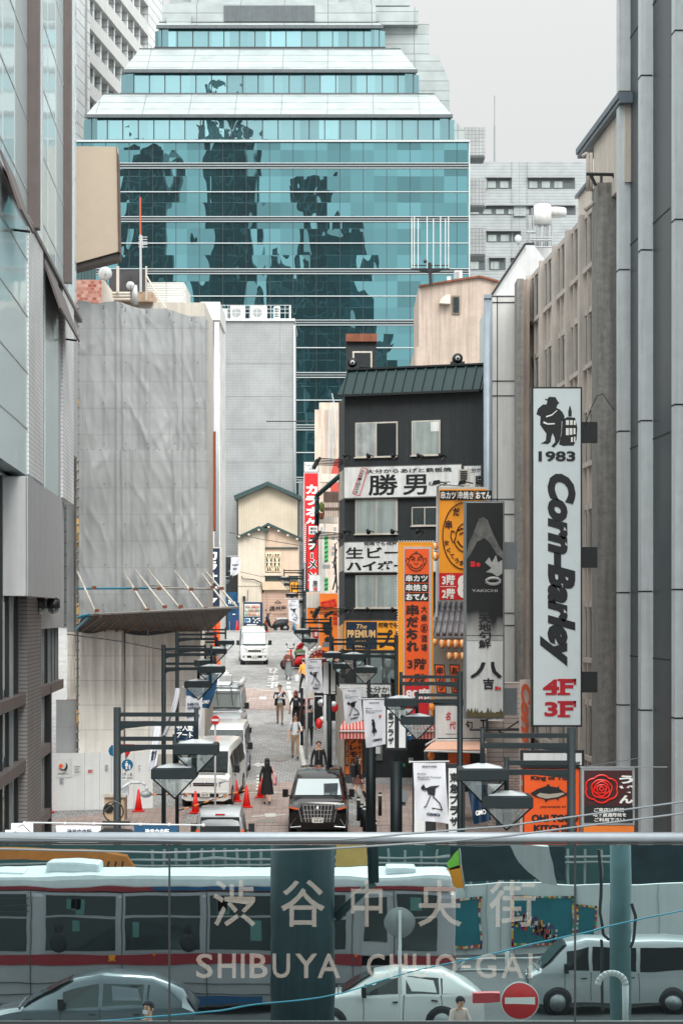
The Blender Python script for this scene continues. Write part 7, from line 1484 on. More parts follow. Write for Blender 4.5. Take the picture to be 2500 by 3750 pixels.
# scooter at the shutter, delivery trike by the arch sign
def scooter(label, base, yaw, col, sc_=1):
    t = thing('scooter', label, 'scooter', loc=base); t.rotation_euler[2] = yaw; t.scale = (sc_,) * 3
    for y in (-.62, .62):
        m = MB(); m.tube((-.05, y, .25), (.05, y, .25), .25, 16); w_ = m.build('wheel', TYRE, t); m = MB(); m.tube((-.055, y, .25), (.055, y, .25), .12, 12); m.build('rim', RIM, w_)
    m = MB(); m.smooth = True; m.loft([[(x * w_, y, z0), (x * w_, y, z1)] if False else [(-w_, y, z0), (w_, y, z0), (w_ * .8, y, z1), (-w_ * .8, y, z1)] for y, w_, z0, z1 in ((-.1, .14, .22, .34), (.1, .17, .25, .62), (.5, .16, .34, .74), (.82, .08, .5, .72))]); m.loft([[(-w_, y, z), (w_, y, z), (w_, y + .08, z), (-w_, y + .08, z)] for y, w_, z in ((-.1, .14, .22), (-.28, .18, .35), (-.42, .16, .8), (-.36, .1, .98))]); m.build('body', col, t)
    m = MB(); m.box(-.14, .14, .1, .7, .72, .8); m.build('seat', LGREY, t); m = MB(); m.tube((-.34, -.3, 1.02), (.34, -.3, 1.02), .02, 6); m.tube((0, -.6, .25), (0, -.34, 1.0), .03, 6)
    for s_ in (-1, 1): m.tube((s_ * .25, -.3, 1.0), (s_ * .36, -.34, 1.2), .01, 4); m.ball((s_ * .36, -.34, 1.22), .05, 8, 5)
    m.build('handlebar', BLACK, t); m = MB(); m.ball((0, -.5, .84), .07, 8, 6); m.build('headlight', LAMPG, t); return t
scooter('black scooter parked in front of the roller shutter', RD(1003, 2314), radians(-70), BLACK, 1.15)
scooter('red delivery motorbike by the arch sign with blue crates', RD(1085, 2452), radians(-60), RED, 1.1)
t = thing('delivery_crates', 'dark blue crates and green bags behind the red motorbike', 'crates'); c = RD(1106, 2450); m = MB(); m.box(c.x - .45, c.x + .4, c.y, c.y + .6, c.z + .1, c.z + .55); m.build('crate', NAVY, t); m = MB(); m.ball((c.x - .1, c.y + .2, c.z + .85), .25, 10, 6, (1.4, 1, .8)); m.ball((c.x + .25, c.y + .2, c.z + .75), .22, 10, 6); m.build('green_bag', mat('khaki_green', (92, 112, 76), .8), t)
# ================================================================ PEOPLE
SKIN = mat('skin', (206, 158, 132), .6, var=.04); SKIN2 = mat('skin_light', (218, 176, 152), .6, var=.04); HAIRB = mat('black_hair', (22, 20, 20), .5, var=.1); SHOE = mat('dark_shoe', (22, 22, 24), .5)
def cloth(n_, c): return mat(n_, c, .85, var=.12, scale=5)
def person(label, loc, face_to=0.0, h=1.72, top=None, legs=None, sleeve='long', walk=.0, arms=((-.245, .03, 1.13, -.265, -.05, .88), (.245, .02, 1.13, .265, -.07, .88)), hair=HAIRB, hairlen=.0, leg_skin=0, shoe=SHOE, lean=0, wide=1.0, sit=None, group='people in the street', skin=SKIN, cap=None, tilt=0):
    t = thing('person', label, 'person', group, loc=loc); t.rotation_euler[2] = face_to; s = h / 1.72; t.scale = (s, s, s); V = []; E_ = []; R_ = []; tagv = []
    def add(p, r, par, tg):
        V.append(p); R_.append(r); tagv.append(tg); i = len(V) - 1
        if par is not None: E_.append((par, i))
        return i
    L = lean
    pel = add((0, 0, .95), (.135 * wide, .105), None, 'hip'); wa = add((0, -L * .3, 1.12), (.125 * wide, .095), pel, 'top'); ch = add((0, -L * .7, 1.32), (.155 * wide, .11), wa, 'top'); nb = add((0, -L * .95, 1.44), (.09, .075), ch, 'top'); nk = add((0, -L - .005, 1.50), (.05, .05), nb, 'skin')
    h1 = add((0, -L - .012, 1.57), (.07, .078), nk, 'skin'); h2 = add((0, -L - .008, 1.64), (.078, .092), h1, 'skin'); add((0, -L, 1.70), (.055, .07), h2, 'skin')
    for k_, sx_ in enumerate((-1, 1)):
        a = arms[k_]; sh_ = add((sx_ * .15 * wide, -L * .9, 1.415), (.062, .06), nb if False else ch, 'top'); el = add((a[0], a[1] - L * .8, a[2]), (.043, .043), sh_, 'sleeve'); wr = add((a[3], a[4] - L * .8, a[5]), (.030, .030), el, 'fore')
        d = Vector((a[3] - a[0], a[4] - a[1], a[5] - a[2])).normalized(); w0 = Vector(V[wr]); pa = add(tuple(w0 + d * .07), (.034, .02), wr, 'hand')
        sd = d.cross(Vector((0, 1, 0.2))).normalized(); nn = d.cross(sd)
        for fi, (o_, ln) in enumerate(((-.03, .065), (-.01, .08), (.01, .075), (.028, .055))): add(tuple(w0 + d * (.10 + ln) + sd * o_ * 1.1 + nn * .02), (.008, .008), pa, 'hand')
        add(tuple(w0 + d * .08 - sd * .055 + nn * .01), (.009, .009), pa, 'hand')
    for sx_ in (-1, 1):
        w_ = walk * sx_
        if sit: kn = (sx_ * .13, -.38, .62 if False else .60); an = (sx_ * .12, -.34, .1)
        else: kn = (sx_ * .095, -w_ * .55 - .02, .50); an = (sx_ * .09, -w_ + (.05 if w_ < 0 else 0), .10 + max(0, -w_) * .25)
        hp = add((sx_ * .085, 0, .88), (.09, .09), pel, 'thigh'); k1 = add(kn, (.06, .062), hp, 'thigh'); cf = add(((kn[0] + an[0]) / 2, (kn[1] + an[1]) / 2 + .015, (kn[2] + an[2]) / 2 + .04), (.052, .055), k1, 'shin'); a1 = add(an, (.036, .038), cf, 'shin'); add((an[0] + sx_ * .01, an[1] - .13, an[2] - .055), (.036, .026), a1, 'shoe'); add((an[0], an[1] + .04, an[2] - .06), (.034, .03), a1, 'shoe')
    if tilt:
        q_ = Matrix.Rotation(tilt, 3, 'X'); V = [tuple(q_ @ (Vector(p) - Vector((0, 0, .9))) + Vector((0, 0, .9))) if tg not in ('thigh', 'shin', 'shoe', 'hip') else p for p, tg in zip(V, tagv)]
    me = bpy.data.meshes.new('body'); me.from_pydata(V, E_, []); o = bpy.data.objects.new('body', me); COL.objects.link(o); o.modifiers.new('s', 'SKIN'); sub = o.modifiers.new('u', 'SUBSURF'); sub.levels = 1; sub.render_levels = 1
    sv = me.skin_vertices[0].data
    for i, r in enumerate(R_): sv[i].radius = r; sv[i].use_root = i == 0
    dg = bpy.context.evaluated_depsgraph_get(); m2 = bpy.data.meshes.new_from_object(o.evaluated_get(dg)); o.modifiers.clear(); o.data = m2; bpy.data.meshes.remove(me); o.parent = t
    mats_ = [skin, top, legs, shoe]; [m2.materials.append(x) for x in mats_]
    segs = [(Vector(V[a]), Vector(V[b_]), tagv[b_]) for a, b_ in E_]; dest = dict(skin=0, top=1, hip=2, thigh=2, shin=0 if leg_skin else 2, shoe=3, hand=0, sleeve=1, fore=1 if sleeve == 'long' else 0)
    for p in m2.polygons:
        c = p.center; best = 1e9; bt = 'top'
        for a, b_, tg in segs:
            ab = b_ - a; f_ = max(0, min(1, (c - a).dot(ab) / max(1e-9, ab.length_squared))); dd = (c - a - ab * f_).length
            if dd < best: best = dd; bt = tg
        p.material_index = dest[bt]; p.use_smooth = True
    Mh = Matrix.Translation((0, 0, .9)) @ Matrix.Rotation(tilt, 4, 'X') @ Matrix.Translation((0, 0, -.9)) if tilt else None
    m = MB(Mh); m.smooth = True; m.ball((0, -L + .012, 1.665), .103, 14, 8, (.92, 1.05, .9 if not hairlen else 1.0))
    if hairlen: m.loft([[(.095 * w_ * cos(a_), -L + .045 + .06 * w_ * sin(a_), z) for a_ in [k_ * pi / 5 for k_ in range(10)]] for z, w_ in ((1.68, .9), (1.55, 1.05), (1.5 - hairlen * .5, 1.1), (1.5 - hairlen, .6))])
    # open the face: keep the hair behind and above
    hb = m.build('hair', cap or hair, t); bm = bmesh.new(); bm.from_mesh(hb.data)
    ck = lambda v: (Mh.inverted() @ v if Mh else v)
    bmesh.ops.delete(bm, geom=[f_ for f_ in bm.faces if ck(f_.calc_center_median()).y < -L - .03 and ck(f_.calc_center_median()).z < 1.685], context='FACES'); bm.to_mesh(hb.data); bm.free()
    m = MB(Mh)
    for sx_ in (-1, 1): m.ball((sx_ * .03, -L - .094, 1.632), .010, 6, 4)
    m.box(-.022, .022, -L - .094, -L - .085, 1.572, 1.579)
    for sx_ in (-1, 1): m.box(sx_ * .045, sx_ * .016, -L - .098, -L - .09, 1.652, 1.659)
    m.build('eyes_and_mouth', HAIRB, t)
    m = MB(Mh); m.add([(0, -L - .118, 1.60), (-.014, -L - .085, 1.592), (.014, -L - .085, 1.592), (0, -L - .09, 1.635)], [(0, 1, 3), (0, 3, 2), (0, 2, 1)])
    for sx_ in (-1, 1): m.ball((sx_ * .085, -L, 1.62), .02, 6, 4, (.5, 1, 1.4))
    m.build('nose_and_ears', skin, t)
    return t
def wear(t, name, m_, rings, label=None):
    """clothing as a loft of ellipses (x, y, z, rx, ry)"""
    m = MB(); m.smooth = True; m.loft([[(x + rx * cos(a_), y + ry * sin(a_), z) for a_ in [k_ * pi / 8 for k_ in range(16)]] for x, y, z, rx, ry in rings], capa=False, capb=False); return m.build(name, m_, t, label)
def bag(t, name, m_, x, y, z, w_, d_, h_):
    m = MB(); m.smooth = False; m.box(x - w_ / 2, x + w_ / 2, y - d_ / 2, y + d_ / 2, z - h_ / 2, z + h_ / 2); return m.build(name, m_, t, bevel=min(w_, d_, h_) * .3)
YW = .043
BLK = cloth('black_cloth', (20, 22, 26)); KH = cloth('khaki_trousers', (140, 118, 100)); WT = cloth('white_shirt', (206, 210, 214)); GT_ = cloth('grey_tee', (150, 154, 160)); DJ = cloth('dark_jacket', (26, 32, 38))
p1 = person('man in open dark jacket and khaki trousers walking towards viewer, hand at his chin', RD(1025, 2657), YW, 1.74, WT, KH, 'long', .2, ((-.2, -.14, 1.15, .06, -.2, 1.38), (.24, -.12, 1.14, -.02, -.22, 1.22)))
wear(p1, 'jacket_back', DJ, [(0, .03, 1.46, .10, .06), (0, .025, 1.42, .2, .1), (0, .035, 1.2, .19, .12), (0, .05, .9, .21, .13)]); 
for s_ in (-1, 1): m = MB(); m.smooth = True; m.tube((s_ * .17, 0, 1.42), (s_ * .24, -.06, 1.18), .062, 10, .055); m.prism([(s_ * .07, -.12, 1.45), (s_ * .2, -.08, 1.42), (s_ * .24, -.06, .86), (s_ * .13, -.15, .86)], (0, .02, 0)); m.build('jacket_front', DJ, p1)
p2 = person('person in black T-shirt with red-brown hair and backpack, seen from behind', RD(1083, 2676), pi + YW, 1.68, BLK, BLK, 'short', .12, hair=mat('red_brown_hair', (112, 48, 36), .5), hairlen=.06); bag(p2, 'backpack', BLACK, 0, .16, 1.24, .28, .14, .4)
m = MB(); m.box(-.06, .06, .232, .236, 1.34, 1.42); m.build('backpack_print', GT_, p2)
p3 = person('man in white T-shirt and beige trousers looking at a phone, walking towards viewer', RD(1081, 2783), YW, 1.74, WT, cloth('beige_trousers', (156, 130, 108)), 'short', .18, ((-.26, .02, 1.14, -.28, -.05, .9), (.25, -.04, 1.12, .12, -.24, 1.1)), hair=mat('brown_hair', (60, 42, 36), .6), wide=1.1)
for s_ in (-1, 1): m = MB(); m.path([(s_ * .1, -.13, 1.46), (s_ * .12, -.14, 1.25), (s_ * .16, -.08, 1.1)], .016, 5); m.build('backpack_strap', BLACK, p3)
bag(p3, 'phone', BLACK, .1, -.3, 1.12, .08, .14, .012); m = MB(); m.tube((-.055, -.105, 1.635), (.055, -.105, 1.635), .008, 5); m.build('glasses', BLACK, p3); bag(p3, 'paper', WINK, -.33, -.06, .76, .03, .05, .14)
p4 = person('man in a dark suit walking away beside the round table', RD(1132, 2738), pi + YW, 1.70, DJ, BLK, 'long', .16); wear(p4, 'suit_jacket', DJ, [(0, 0, 1.44, .15, .09), (0, 0, 1.38, .2, .12), (0, 0, 1.12, .17, .12), (0, .01, .82, .2, .14)])
c5 = P(1167, 2250, 87.8); p5 = person('man in black zip jacket with black hair behind the black minivan', (c5.x, 87.8, zr(87.8)), YW, 1.74, BLK, BLK, 'long', .1, wide=1.12)
m = MB(); m.box(-.006, .006, -.15, -.12, 1.1, 1.44); m.build('zip', STEEL, p5)
p6 = person('woman in long black dress with pink tote bag walking away beside a cone', RD(978, 2948), pi + YW, 1.58, BLK, BLK, 'long', .12, hairlen=.3, leg_skin=1, skin=SKIN2); wear(p6, 'dress', BLK, [(0, 0, 1.30, .17, .12), (0, 0, 1.05, .16, .12), (0, 0, .8, .21, .15), (0, 0, .40, .25, .19)])
PKC = cloth('pink_canvas', (222, 164, 160)); bag(p6, 'tote_bag', PKC, -.26, .02, 1.0, .1, .38, .4); m = MB(); m.path([(-.25, -.12, 1.2), (-.17, -.05, 1.46), (-.17, .08, 1.46), (-.25, .14, 1.2)], .018, 5); m.build('tote_handle', PKC, p6); bag(p6, 'second_bag', cloth('mauve_bag', (170, 130, 146)), -.34, -.05, .9, .08, .3, .34)
p7 = person('schoolgirl in dark uniform with plaid skirt and backpack striding right', RD(1312, 2938), pi / 2 + .25, 1.58, BLK, SKIN2, 'long', .34, hairlen=.35, leg_skin=1, skin=SKIN2)
wear(p7, 'skirt', grid_mat('plaid_skirt', (120, 74, 66), (60, 44, 48), .06, .06, .012, .8, .2), [(0, 0, 1.02, .15, .12), (0, 0, .88, .2, .18), (0, 0, .70, .25, .24)])
bag(p7, 'backpack', BLACK, 0, .22, 1.2, .32, .2, .5); m = MB(); m.smooth = True; bag(p7, 'hand_bag', BLACK, .3, -.1, .95, .1, .36, .2)
for s_ in (-1, 1): w_ = .34 * s_; m.tube((s_ * .09, -w_ * .62, .42), (s_ * .09, -w_ + (.05 if w_ < 0 else 0), .12 + max(0, -w_) * .25), .062, 10, .048)
m.build('knee_socks', BLK, p7)
p8 = person('woman in white cap, brown coat and long grey dress far up the street', RD(1056, 2492), YW, 1.58, cloth('rust_coat', (110, 64, 56)), cloth('grey_skirt', (110, 116, 118)), 'long', .1, ((-.24, -.1, 1.12, -.06, -.2, 1.14), (.24, -.1, 1.12, .06, -.2, 1.14)), hairlen=.15, cap=WT); wear(p8, 'long_dress', cloth('grey_skirt', (110, 116, 118)), [(0, 0, 1.15, .13, .11), (0, 0, .8, .17, .13), (0, 0, .3, .22, .17)])
m = MB(); m.smooth = True; m.tube((.2, .02, 1.35), (.26, .05, .75), .07, 8, .09); m.tube((-.2, .02, 1.35), (-.25, .05, .75), .07, 8, .08); m.build('coat_panels', cloth('rust_coat', (110, 64, 56)), p8)
p9 = person('person in orange T-shirt and black trousers beside the first white banner', RD(1113, 2540), pi + .5, 1.66, cloth('orange_tee', (240, 150, 60)), BLK, 'short', .3, lean=.06); bag(p9, 'white_bag', WT, .35, -.1, .78, .1, .28, .34)
p10 = person('rider in red top bending over the delivery motorbike', RD(1090, 2440), .9, 1.66, RED, BLK, 'short', .1, tilt=.75)
# ================================================================ REFLECTED SIDE: road behind and below the viewer
RZ = -3.6
def M_(px, py, v): q = P(px, py, v); return Vector((q.x, 2 * 28.0 - v, q.z))
def mbox(b, a, b_, c, e, v, th): p = M_(a, b_, v); q = M_(c, e, v); return b.box(p.x, q.x, p.y - th, p.y, p.z, q.z)
def mpoly(b, pts, v, th): return b.prism([M_(x, y, v) for x, y in pts][::-1], (0, -th, 0))
bus = thing('city_bus', 'silver city bus with red stripes reflected in the glass sign', 'bus'); BV = 64.5
BS = mat('bus_silver', (166, 164, 168), .4, .4, var=.05); BR = mat('bus_red', (132, 26, 36), .4); BW = mat('bus_roof_white', (214, 220, 222), .4)
b = MB(); mbox(b, -80, 3268, 1668, 3690, BV, 2.5); b.build('body', BS, bus, bevel=.12); b = MB(); mbox(b, -70, 3205, 1655, 3262, BV + .1, 2.3); b.build('roof', BW, bus, bevel=.12)
b = MB(); mbox(b, -79, 3248, 1667, 3262, BV - .03, .04); mbox(b, -79, 3496, 1667, 3532, BV - .03, .04); b.build('red_stripe', BR, bus); b = MB(); mbox(b, 560, 3248, 1000, 3260, BV - .05, .03); mbox(b, 700, 3650, 960, 3680, BV - .03, .04); b.build('blue_stripe', BLUE, bus)
BG_ = glass_mat('bus_window_glass', (.3, .42, .44), (5, 16, 18), .03, .1, 1)
for x0, x1 in ((-60, 105), (160, 430), (450, 740), (760, 1000), (1010, 1275), (1445, 1610)):
    b = MB(); mbox(b, x0, 3268, x1, 3490, BV - .02, .04); f_ = b.build('window_frame', BS, bus); b = MB(); mbox(b, x0 + 8, 3278, x1 - 8, 3355, BV - .045, .04); mbox(b, x0 + 8, 3364, x1 - 8, 3480, BV - .045, .04); b.build('pane', BG_, f_)
rnd = random.Random(8)
for k_ in range(11):
    x = rnd.choice((175, 240, 330, 470, 560, 650, 790, 900, 1060, 1180, 1480)) + rnd.uniform(0, 40); y = rnd.choice((3290, 3375)); b = MB(); mbox(b, x, y, x + rnd.uniform(18, 55), y + rnd.uniform(35, 70), BV - .05, .04); b.build('pale_panel', mat('pale_teal_blind', (70, 112, 108), .6), bus)
for k_, x in enumerate((215, 690, 1140)):
    b = MB(); c = M_(x, 3400, BV - .06); b.ball((c.x, c.y, c.z), .12, 8, 6, (1, .1, 1.2)); b.ball((c.x, c.y, c.z - .38), .22, 8, 6, (1, .1, 1.2)); b.build('passenger_silhouette', INK, bus)
b = MB()
for y in (3290, 3312, 3334): mbox(b, 0, y, 105, y + 3, BV - .06, .02)
for x in (112, 445, 755, 1008, 1290, 1440): mbox(b, x, 3266, x + 3, 3690, BV - .035, .02)
mbox(b, -70, 3600, 1660, 3603, BV - .035, .02); mbox(b, -70, 3640, 1660, 3643, BV - .035, .02); b.build('panel_seam', mat('seam_dark', (60, 64, 66)), bus)
b = MB()
for x in (560, 1300): mbox(b, x, 3494, x + 10, 3504, BV - .06, .04)
b.build('side_marker', AMB, bus)
for x0 in (1325,): b = MB(); mbox(b, x0, 3278, x0 + 100, 3640, BV - .03, .05); f_ = b.build('door', BS, bus); b = MB(); mbox(b, x0 + 10, 3290, x0 + 90, 3450, BV - .05, .03); b.build('pane', BG_, f_)
for x in (300, 1180):
    for yb in (0, -2.2): b = MB(); c = M_(x, 3640, BV - .05); b.tube((c.x, c.y + yb, RZ + .48), (c.x, c.y + yb - .25, RZ + .48), .48, 20); w_ = b.build('wheel', TYRE, bus)
b = MB(); mbox(b, 170, 3160, 365, 3205, BV + .6, 1.2); b.build('roof_air_unit', BW, bus, bevel=.08); b = MB(); mbox(b, -10, 3190, 90, 3210, BV + .6, 1); mbox(b, 1410, 3178, 1520, 3200, BV + .6, 1); b.build('roof_hatch', BW, bus, bevel=.05)
b = MB(); c = M_(405, 3495, BV - .06); b.text('東', M_(425, 3522, BV - .06), (-1, 0, 0), (0, 0, 1), .2, .2, .02); b.build('lettering', YELLOW, bus)
def fl(o, px, v, yaw): q = P(px, 2250, v); o.location = (q.x, 56 - v, RZ); o.rotation_euler = (0, 0, yaw)
v1 = vehicle('grey_minivan', 'dark grey minivan at the lower left, reflected in the glass', 'wagon', PG, Vector((0, 0, 0)), 0, 0, grille='car', scale=1.03, group='reflected traffic'); fl(v1, -20, 60, -pi / 2)
v2 = vehicle('white_suv', 'white sport utility car reflected right of the dark column', 'suv', PW, Vector((0, 0, 0)), 0, 0, grille='car', group='reflected traffic'); fl(v2, 1080, 61.8, -pi / 2)
v3 = vehicle('silver_box_van', 'silver van reflected at the lower right behind the pole', 'van', PS, Vector((0, 0, 0)), 0, 0, group='reflected traffic'); fl(v3, 1930, 65.2, -pi / 2)
DKT = mat('column_teal_paint', (24, 58, 64), .45, .1, var=.2, scale=2, streak=.35)
cm_ = thing('bridge_column', 'broad dark teal column reflected behind the letters', 'column'); b = MB(); c = M_(1108, 2250, 55); b.tube((c.x, c.y, RZ), (c.x, c.y, 4.6), .72, 40); b.build('shaft', DKT, cm_); b = MB(); b.box(c.x - .95, c.x + .95, c.y - .95, c.y + .7, 4.6, 4.9); b.build('capital', DKT, cm_)
b = MB(); c1_ = M_(1230, 3360, 55); c2_ = M_(1365, 3230, 55); b.tube(c1_, c2_, .1, 12); b.tube(c2_, (c2_.x, c2_.y, 4.5), .12, 12); b.build('brace', DKT, cm_)
t = thing('round_sign_back', 'grey back of a round road sign on a white pole reflected before the white car', 'road sign'); b = MB(); c = M_(1462, 3378, 47); b.tube((c.x, c.y, c.z), (c.x, c.y - .02, c.z), .3, 28); b.build('disc', GREY, t); b = MB(); b.tube((c.x, c.y + .03, zr(c.y)), (c.x, c.y + .03, c.z + .25), .032, 8); b.build('pole', WHITE, t)
t = thing('no_entry_sign', 'large red no entry sign reflected at the bottom right of the glass', 'road sign'); b = MB(); c = M_(1903, 3665, 39); b.tube((c.x, c.y, c.z), (c.x, c.y - .02, c.z), .305, 32); b.build('rim', SIGNW, t); b = MB(); b.tube((c.x, c.y + .012, c.z), (c.x, c.y, c.z), .29, 32); f_ = b.build('red_disc', RED, t); b = MB(); b.box(c.x - .24, c.x + .24, c.y + .012, c.y + .02, c.z - .055, c.z + .055); b.build('white_bar', WINK, f_); b = MB(); b.tube((c.x, c.y - .05, zr(c.y)), (c.x, c.y - .05, c.z), .035, 8); b.build('pole', LGREY, t)
t = thing('lamp_pole', 'thick grey teal pole reflected at the right with a black cable', 'pole'); b = MB(); c = M_(2270, 2250, 46); b.tube((c.x, c.y, zr(c.y)), (c.x, c.y, 3.2), .2, 20); b.build('shaft', mat('pale_teal_pole', (72, 104, 108), .5, .2, var=.15), t); b = MB(); b.path([M_(x, y, 45.6) for x, y in ((2190, 3110), (2200, 3240), (2195, 3340), (2210, 3420), (2230, 3440))], .03, 6); b.path([M_(x, y, 45.6) for x, y in ((2310, 3310), (2326, 3360), (2318, 3440), (2308, 3470))], .03, 6); b.path([M_(2202, 3440, 45.6), M_(2204, 3700, 45.6)], .03, 6); b.build('cable', CABLE, t)
t = thing('hooped_rail', 'white tube hoop reflected before the thick pole', 'rail'); b = MB(); b.path([M_(2194 + 44 - 50 * cos(a_), 3610 - 48 * sin(a_), 43) for a_ in [k_ * pi / 10 for k_ in range(11)]] + [M_(2288, 3760, 43)], .055, 10); b.build('tube', LGREY, t)
FW = thing('street_hoarding', 'white site fence with bordered picture posters reflected at the right', 'fence'); b = MB(); mbox(b, 1640, 3238, 2900, 3560, 76, .2); b.build('panel', HM, FW)
b = MB()
for x in (1705, 1780, 1830, 1880, 2110, 2240, 2410): mbox(b, x, 3238, x + 2.5, 3560, 75.95, .02)
b.build('panel_seam', mat('seam_grey', (160, 164, 166)), FW)
rnd = random.Random(21); PAL = [mat('poster_' + n_, c, .5, var=.2) for n_, c in (('red', (196, 60, 50)), ('yellow', (220, 176, 80)), ('green', (60, 150, 110)), ('white', (206, 206, 200)), ('plum', (90, 60, 110)))]
for i, (x0, y0, x1, y1) in enumerate([(1640, 3286, 1762, 3468), (1872, 3280, 2100, 3466), (2106, 3312, 2184, 3440)]):
    t = thing('picture_poster', ['dark teal picture poster at the left end of the reflected fence', 'crowd picture poster in the middle of the reflected fence', 'narrow picture poster right of the crowd poster'][i], 'poster', 'posters on the reflected fence'); b = MB(); mbox(b, x0, y0, x1, y1, 75.9, .03); f_ = b.build('print', mat('poster_teal', (30, 112, 124), .5, var=.3, scale=1), t)
    bs_ = [MB() for _ in PAL]
    x = x0
    while x < x1: bs_[rnd.randrange(5)].m = 0; mbox(bs_[rnd.randrange(5)], x, y0, x + 9, y0 + 8, 75.88, .01); mbox(bs_[rnd.randrange(5)], x, y1 - 8, x + 9, y1, 75.88, .01); x += 9
    y = y0
    while y < y1: mbox(bs_[rnd.randrange(5)], x0, y, x0 + 8, y + 9, 75.88, .01); mbox(bs_[rnd.randrange(5)], x1 - 8, y, x1, y + 9, 75.88, .01); y += 9
    if i == 1:
        for k_ in range(90): u = rnd.uniform(0, 1); x = x0 + 12 + u * 150; y = y0 + 40 + u * 70 + rnd.uniform(0, 60); mbox(bs_[rnd.choice((0, 1, 3, 3, 4))], x, y, x + 8, y + rnd.uniform(10, 22), 75.87, .005)
    for q, mm in zip(bs_, PAL):
        if q.v: q.build('border_pattern', mm, f_)
t = thing('white_guardrail', 'white tube guardrail reflected in front of the poster fence', 'guardrail'); b = MB()
for y in (3508, 3556, 3578): b.tube(M_(1670, y, 72), M_(1852, y, 72), .035, 8)
b.tube(M_(1856, 3480, 71.9), M_(1856, 3600, 71.9), .06, 8); b.tube(M_(1870, 3508, 72), M_(1980, 3506, 72), .035, 8); b.tube(M_(1672, 3560, 72), M_(1705, 3510, 72), .035, 8); b.build('tube', WHITE, t)
t = thing('construction_screen', 'teal construction screen with pale pipes reflected above the bus', 'screen'); b = MB(); mbox(b, -1200, 2300, 3600, 3600, 92, .3); b.build('screen_sheet', mat('teal_screen', (74, 112, 112), .8, var=.25, scale=.7), t); b = MB()
for x in range(560, 1010, 44): b.tube(M_(x, 3110, 91), M_(x, 3260, 91), .06, 6)
for y in (3145, 3168): b.tube(M_(-200, y, 90.8), M_(2600, y - 10, 90.8), .05, 6)
for x in range(1240, 2500, 60): b.tube(M_(x, 3110, 91), M_(x, 3260, 91), .05, 6)
b.build('pipe', LGREY, t); b = MB(); 
for x0, y0, x1, y1, v in ((1650, 3100, 2070, 3225, 84), (2300, 3080, 2800, 3270, 84)): mbox(b, x0, y0, x1, y1, v, .3)
b.build('dark_machine', mat('deep_teal_shade', (26, 52, 58), .7, var=.4, scale=1.5), t)
t = thing('crane_arm', 'orange excavator arm reflected at the upper left of the glass', 'excavator'); b = MB(); mpoly(b, [(-150, 3106), (300, 3112), (460, 3128), (488, 3176), (440, 3182), (360, 3160), (0, 3148), (-150, 3148)], 88, .6); b.tube(M_(95, 3196, 87.5), M_(160, 3183, 87.5), .08, 8); b.build('arm', mat('machine_orange', (226, 140, 66), .5, var=.15), t); b = MB(); 
for x in (370, 395, 420, 445): mpoly(b, [(x, 3150), (x + 8, 3150), (x + 2, 3180), (x - 4, 3182)], 87.3, .1)
b.build('bucket_teeth', BROWN, t)
t = thing('construction_hood', 'yellow ribbed hood and white box reflected beside the column top', 'machinery'); b = MB(); mbox(b, 1230, 3090, 1345, 3172, 80, .8); b.build('ribbed_hood', mat('pale_yellow_sheet', (232, 190, 110), .6), t); b = MB(); mpoly(b, [(1860, 3090), (2010, 3100), (2040, 3240), (1985, 3240), (1900, 3160)], 74, .5); b.build('white_box', LGREY, t)
t = thing('nobori_flag', 'green and yellow flag reflected at the end of the bus', 'flag'); b = MB(); mpoly(b, [(1636, 3160), (1680, 3115), (1685, 3180), (1648, 3190)], 66, .02); b.build('green_cloth', mat('lime_cloth', (130, 200, 70), .7), t); b = MB(); mpoly(b, [(1636, 3185), (1686, 3165), (1698, 3250), (1662, 3250)], 66, .02); b.build('yellow_cloth', YELLOW, t); b = MB(); b.tube(M_(1684, 3110, 66), M_(1700, 3260, 66), .02, 6); b.build('pole', STEEL, t)
CAPC = cloth('navy_cap', (20, 26, 40)); q = M_(545, 3680, 41); g1 = person('security guard in navy cap and white mask reflected before the grey minivan', (q.x, q.y, zr(q.y)), pi + .5, 1.7, cloth('navy_uniform', (20, 30, 48)), BLK, 'long', .05, cap=CAPC, group='reflected guards'); bag(g1, 'mask', WT, 0, -.095, 1.585, .09, .03, .06)
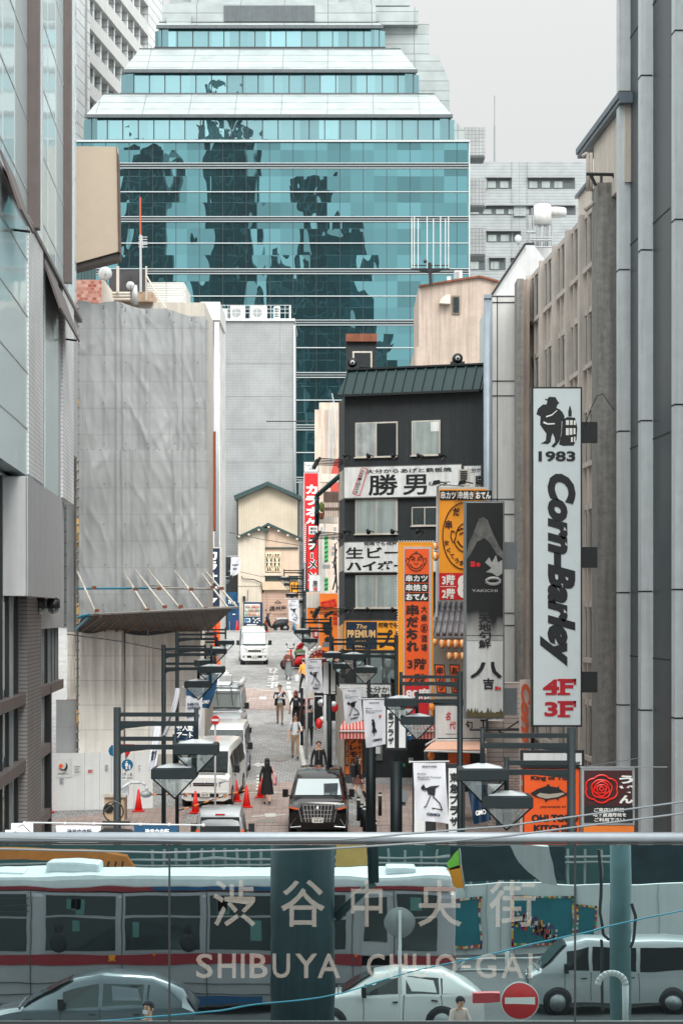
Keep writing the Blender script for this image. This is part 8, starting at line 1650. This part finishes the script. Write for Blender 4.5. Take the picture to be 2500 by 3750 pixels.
q = M_(1668, 3700, 44); g2 = person('guard bending forward in pale shirt reflected at the white car tail', (q.x, q.y, zr(q.y)), pi - .4, 1.5, cloth('pale_pink_shirt', (206, 188, 180)), BLK, 'long', .05, ((-.22, -.14, 1.15, .02, -.26, 1.25), (.22, -.14, 1.12, .02, -.26, 1.2)), cap=CAPC, tilt=.3, group='reflected guards')
m = MB(); mbox(m, 1730, 3634, 1830, 3672, 60, .3); tag(m.build('red_kerb_barrier', mat('rose_barrier', (200, 70, 76), .5)), 'red plastic barrier reflected left of the no entry sign', 'barrier')
m = MB(); m.path([M_(x, y, 40) for x, y in ((-200, 3790), (800, 3700), (1250, 3640), (1500, 3560), (2600, 3310))], .012, 6); tag(m.build('overhead_cable', mat('cyan_cable', (40, 150, 176), .5)), 'cyan cable reflected slanting across the glass sign', 'cable')
# towers behind the viewer, seen only as reflections in the glass facades
TW_ = [('dark_window_grid', (24, 58, 66), (120, 150, 156), 3.6, 6.0, .6), ('mid_window_grid', (70, 98, 104), (140, 158, 160), 3.4, 4.6, 1.1), ('teal_window_grid', (48, 104, 112), (104, 146, 150), 7, 5, .5), ('pale_window_grid', (60, 92, 98), (170, 180, 180), 6, 3.6, 1.6)]
for i, (x0, x1, y, h_, k_) in enumerate([(-62, -49, -300, 134, 0), (-40, -33, -330, 160, 2), (-33, -26, -326, 148, 0), (-12, -3, -310, 128, 0), (-3, 8, -312, 116, 2), (-24, -13, -360, 112, 1), (-50, -42, -380, 96, 3), (-20, -6, -300, 70, 3), (2, 14, -290, 82, 1)]):
    t = thing('office_tower', ['dark tower reflected at the left of the glass facade', 'tall teal tower reflected left of the middle of the glass facade', 'tall dark tower reflected left of the middle of the glass facade', 'dark tower reflected right of the middle of the glass facade', 'teal tower reflected right of the middle of the glass facade', 'grey tower reflected between the dark towers', 'far low pale tower reflected at the left of the glass facade', 'low pale tower reflected low in the middle of the glass facade', 'grey tower reflected lowest at the right of the glass facade'][i], 'office tower', 'towers behind the viewer')
    g_ = TW_[k_]; b = MB(); b.box(x0, x1, y - 20, y, -4, h_); b.box(x0 + 2, x1 - 2, y - 16, y - 4, h_, h_ + 5); b.build('wall', grid_mat(g_[0], g_[1], g_[2], g_[3], g_[4], g_[5], .3, .35), t)
settle()
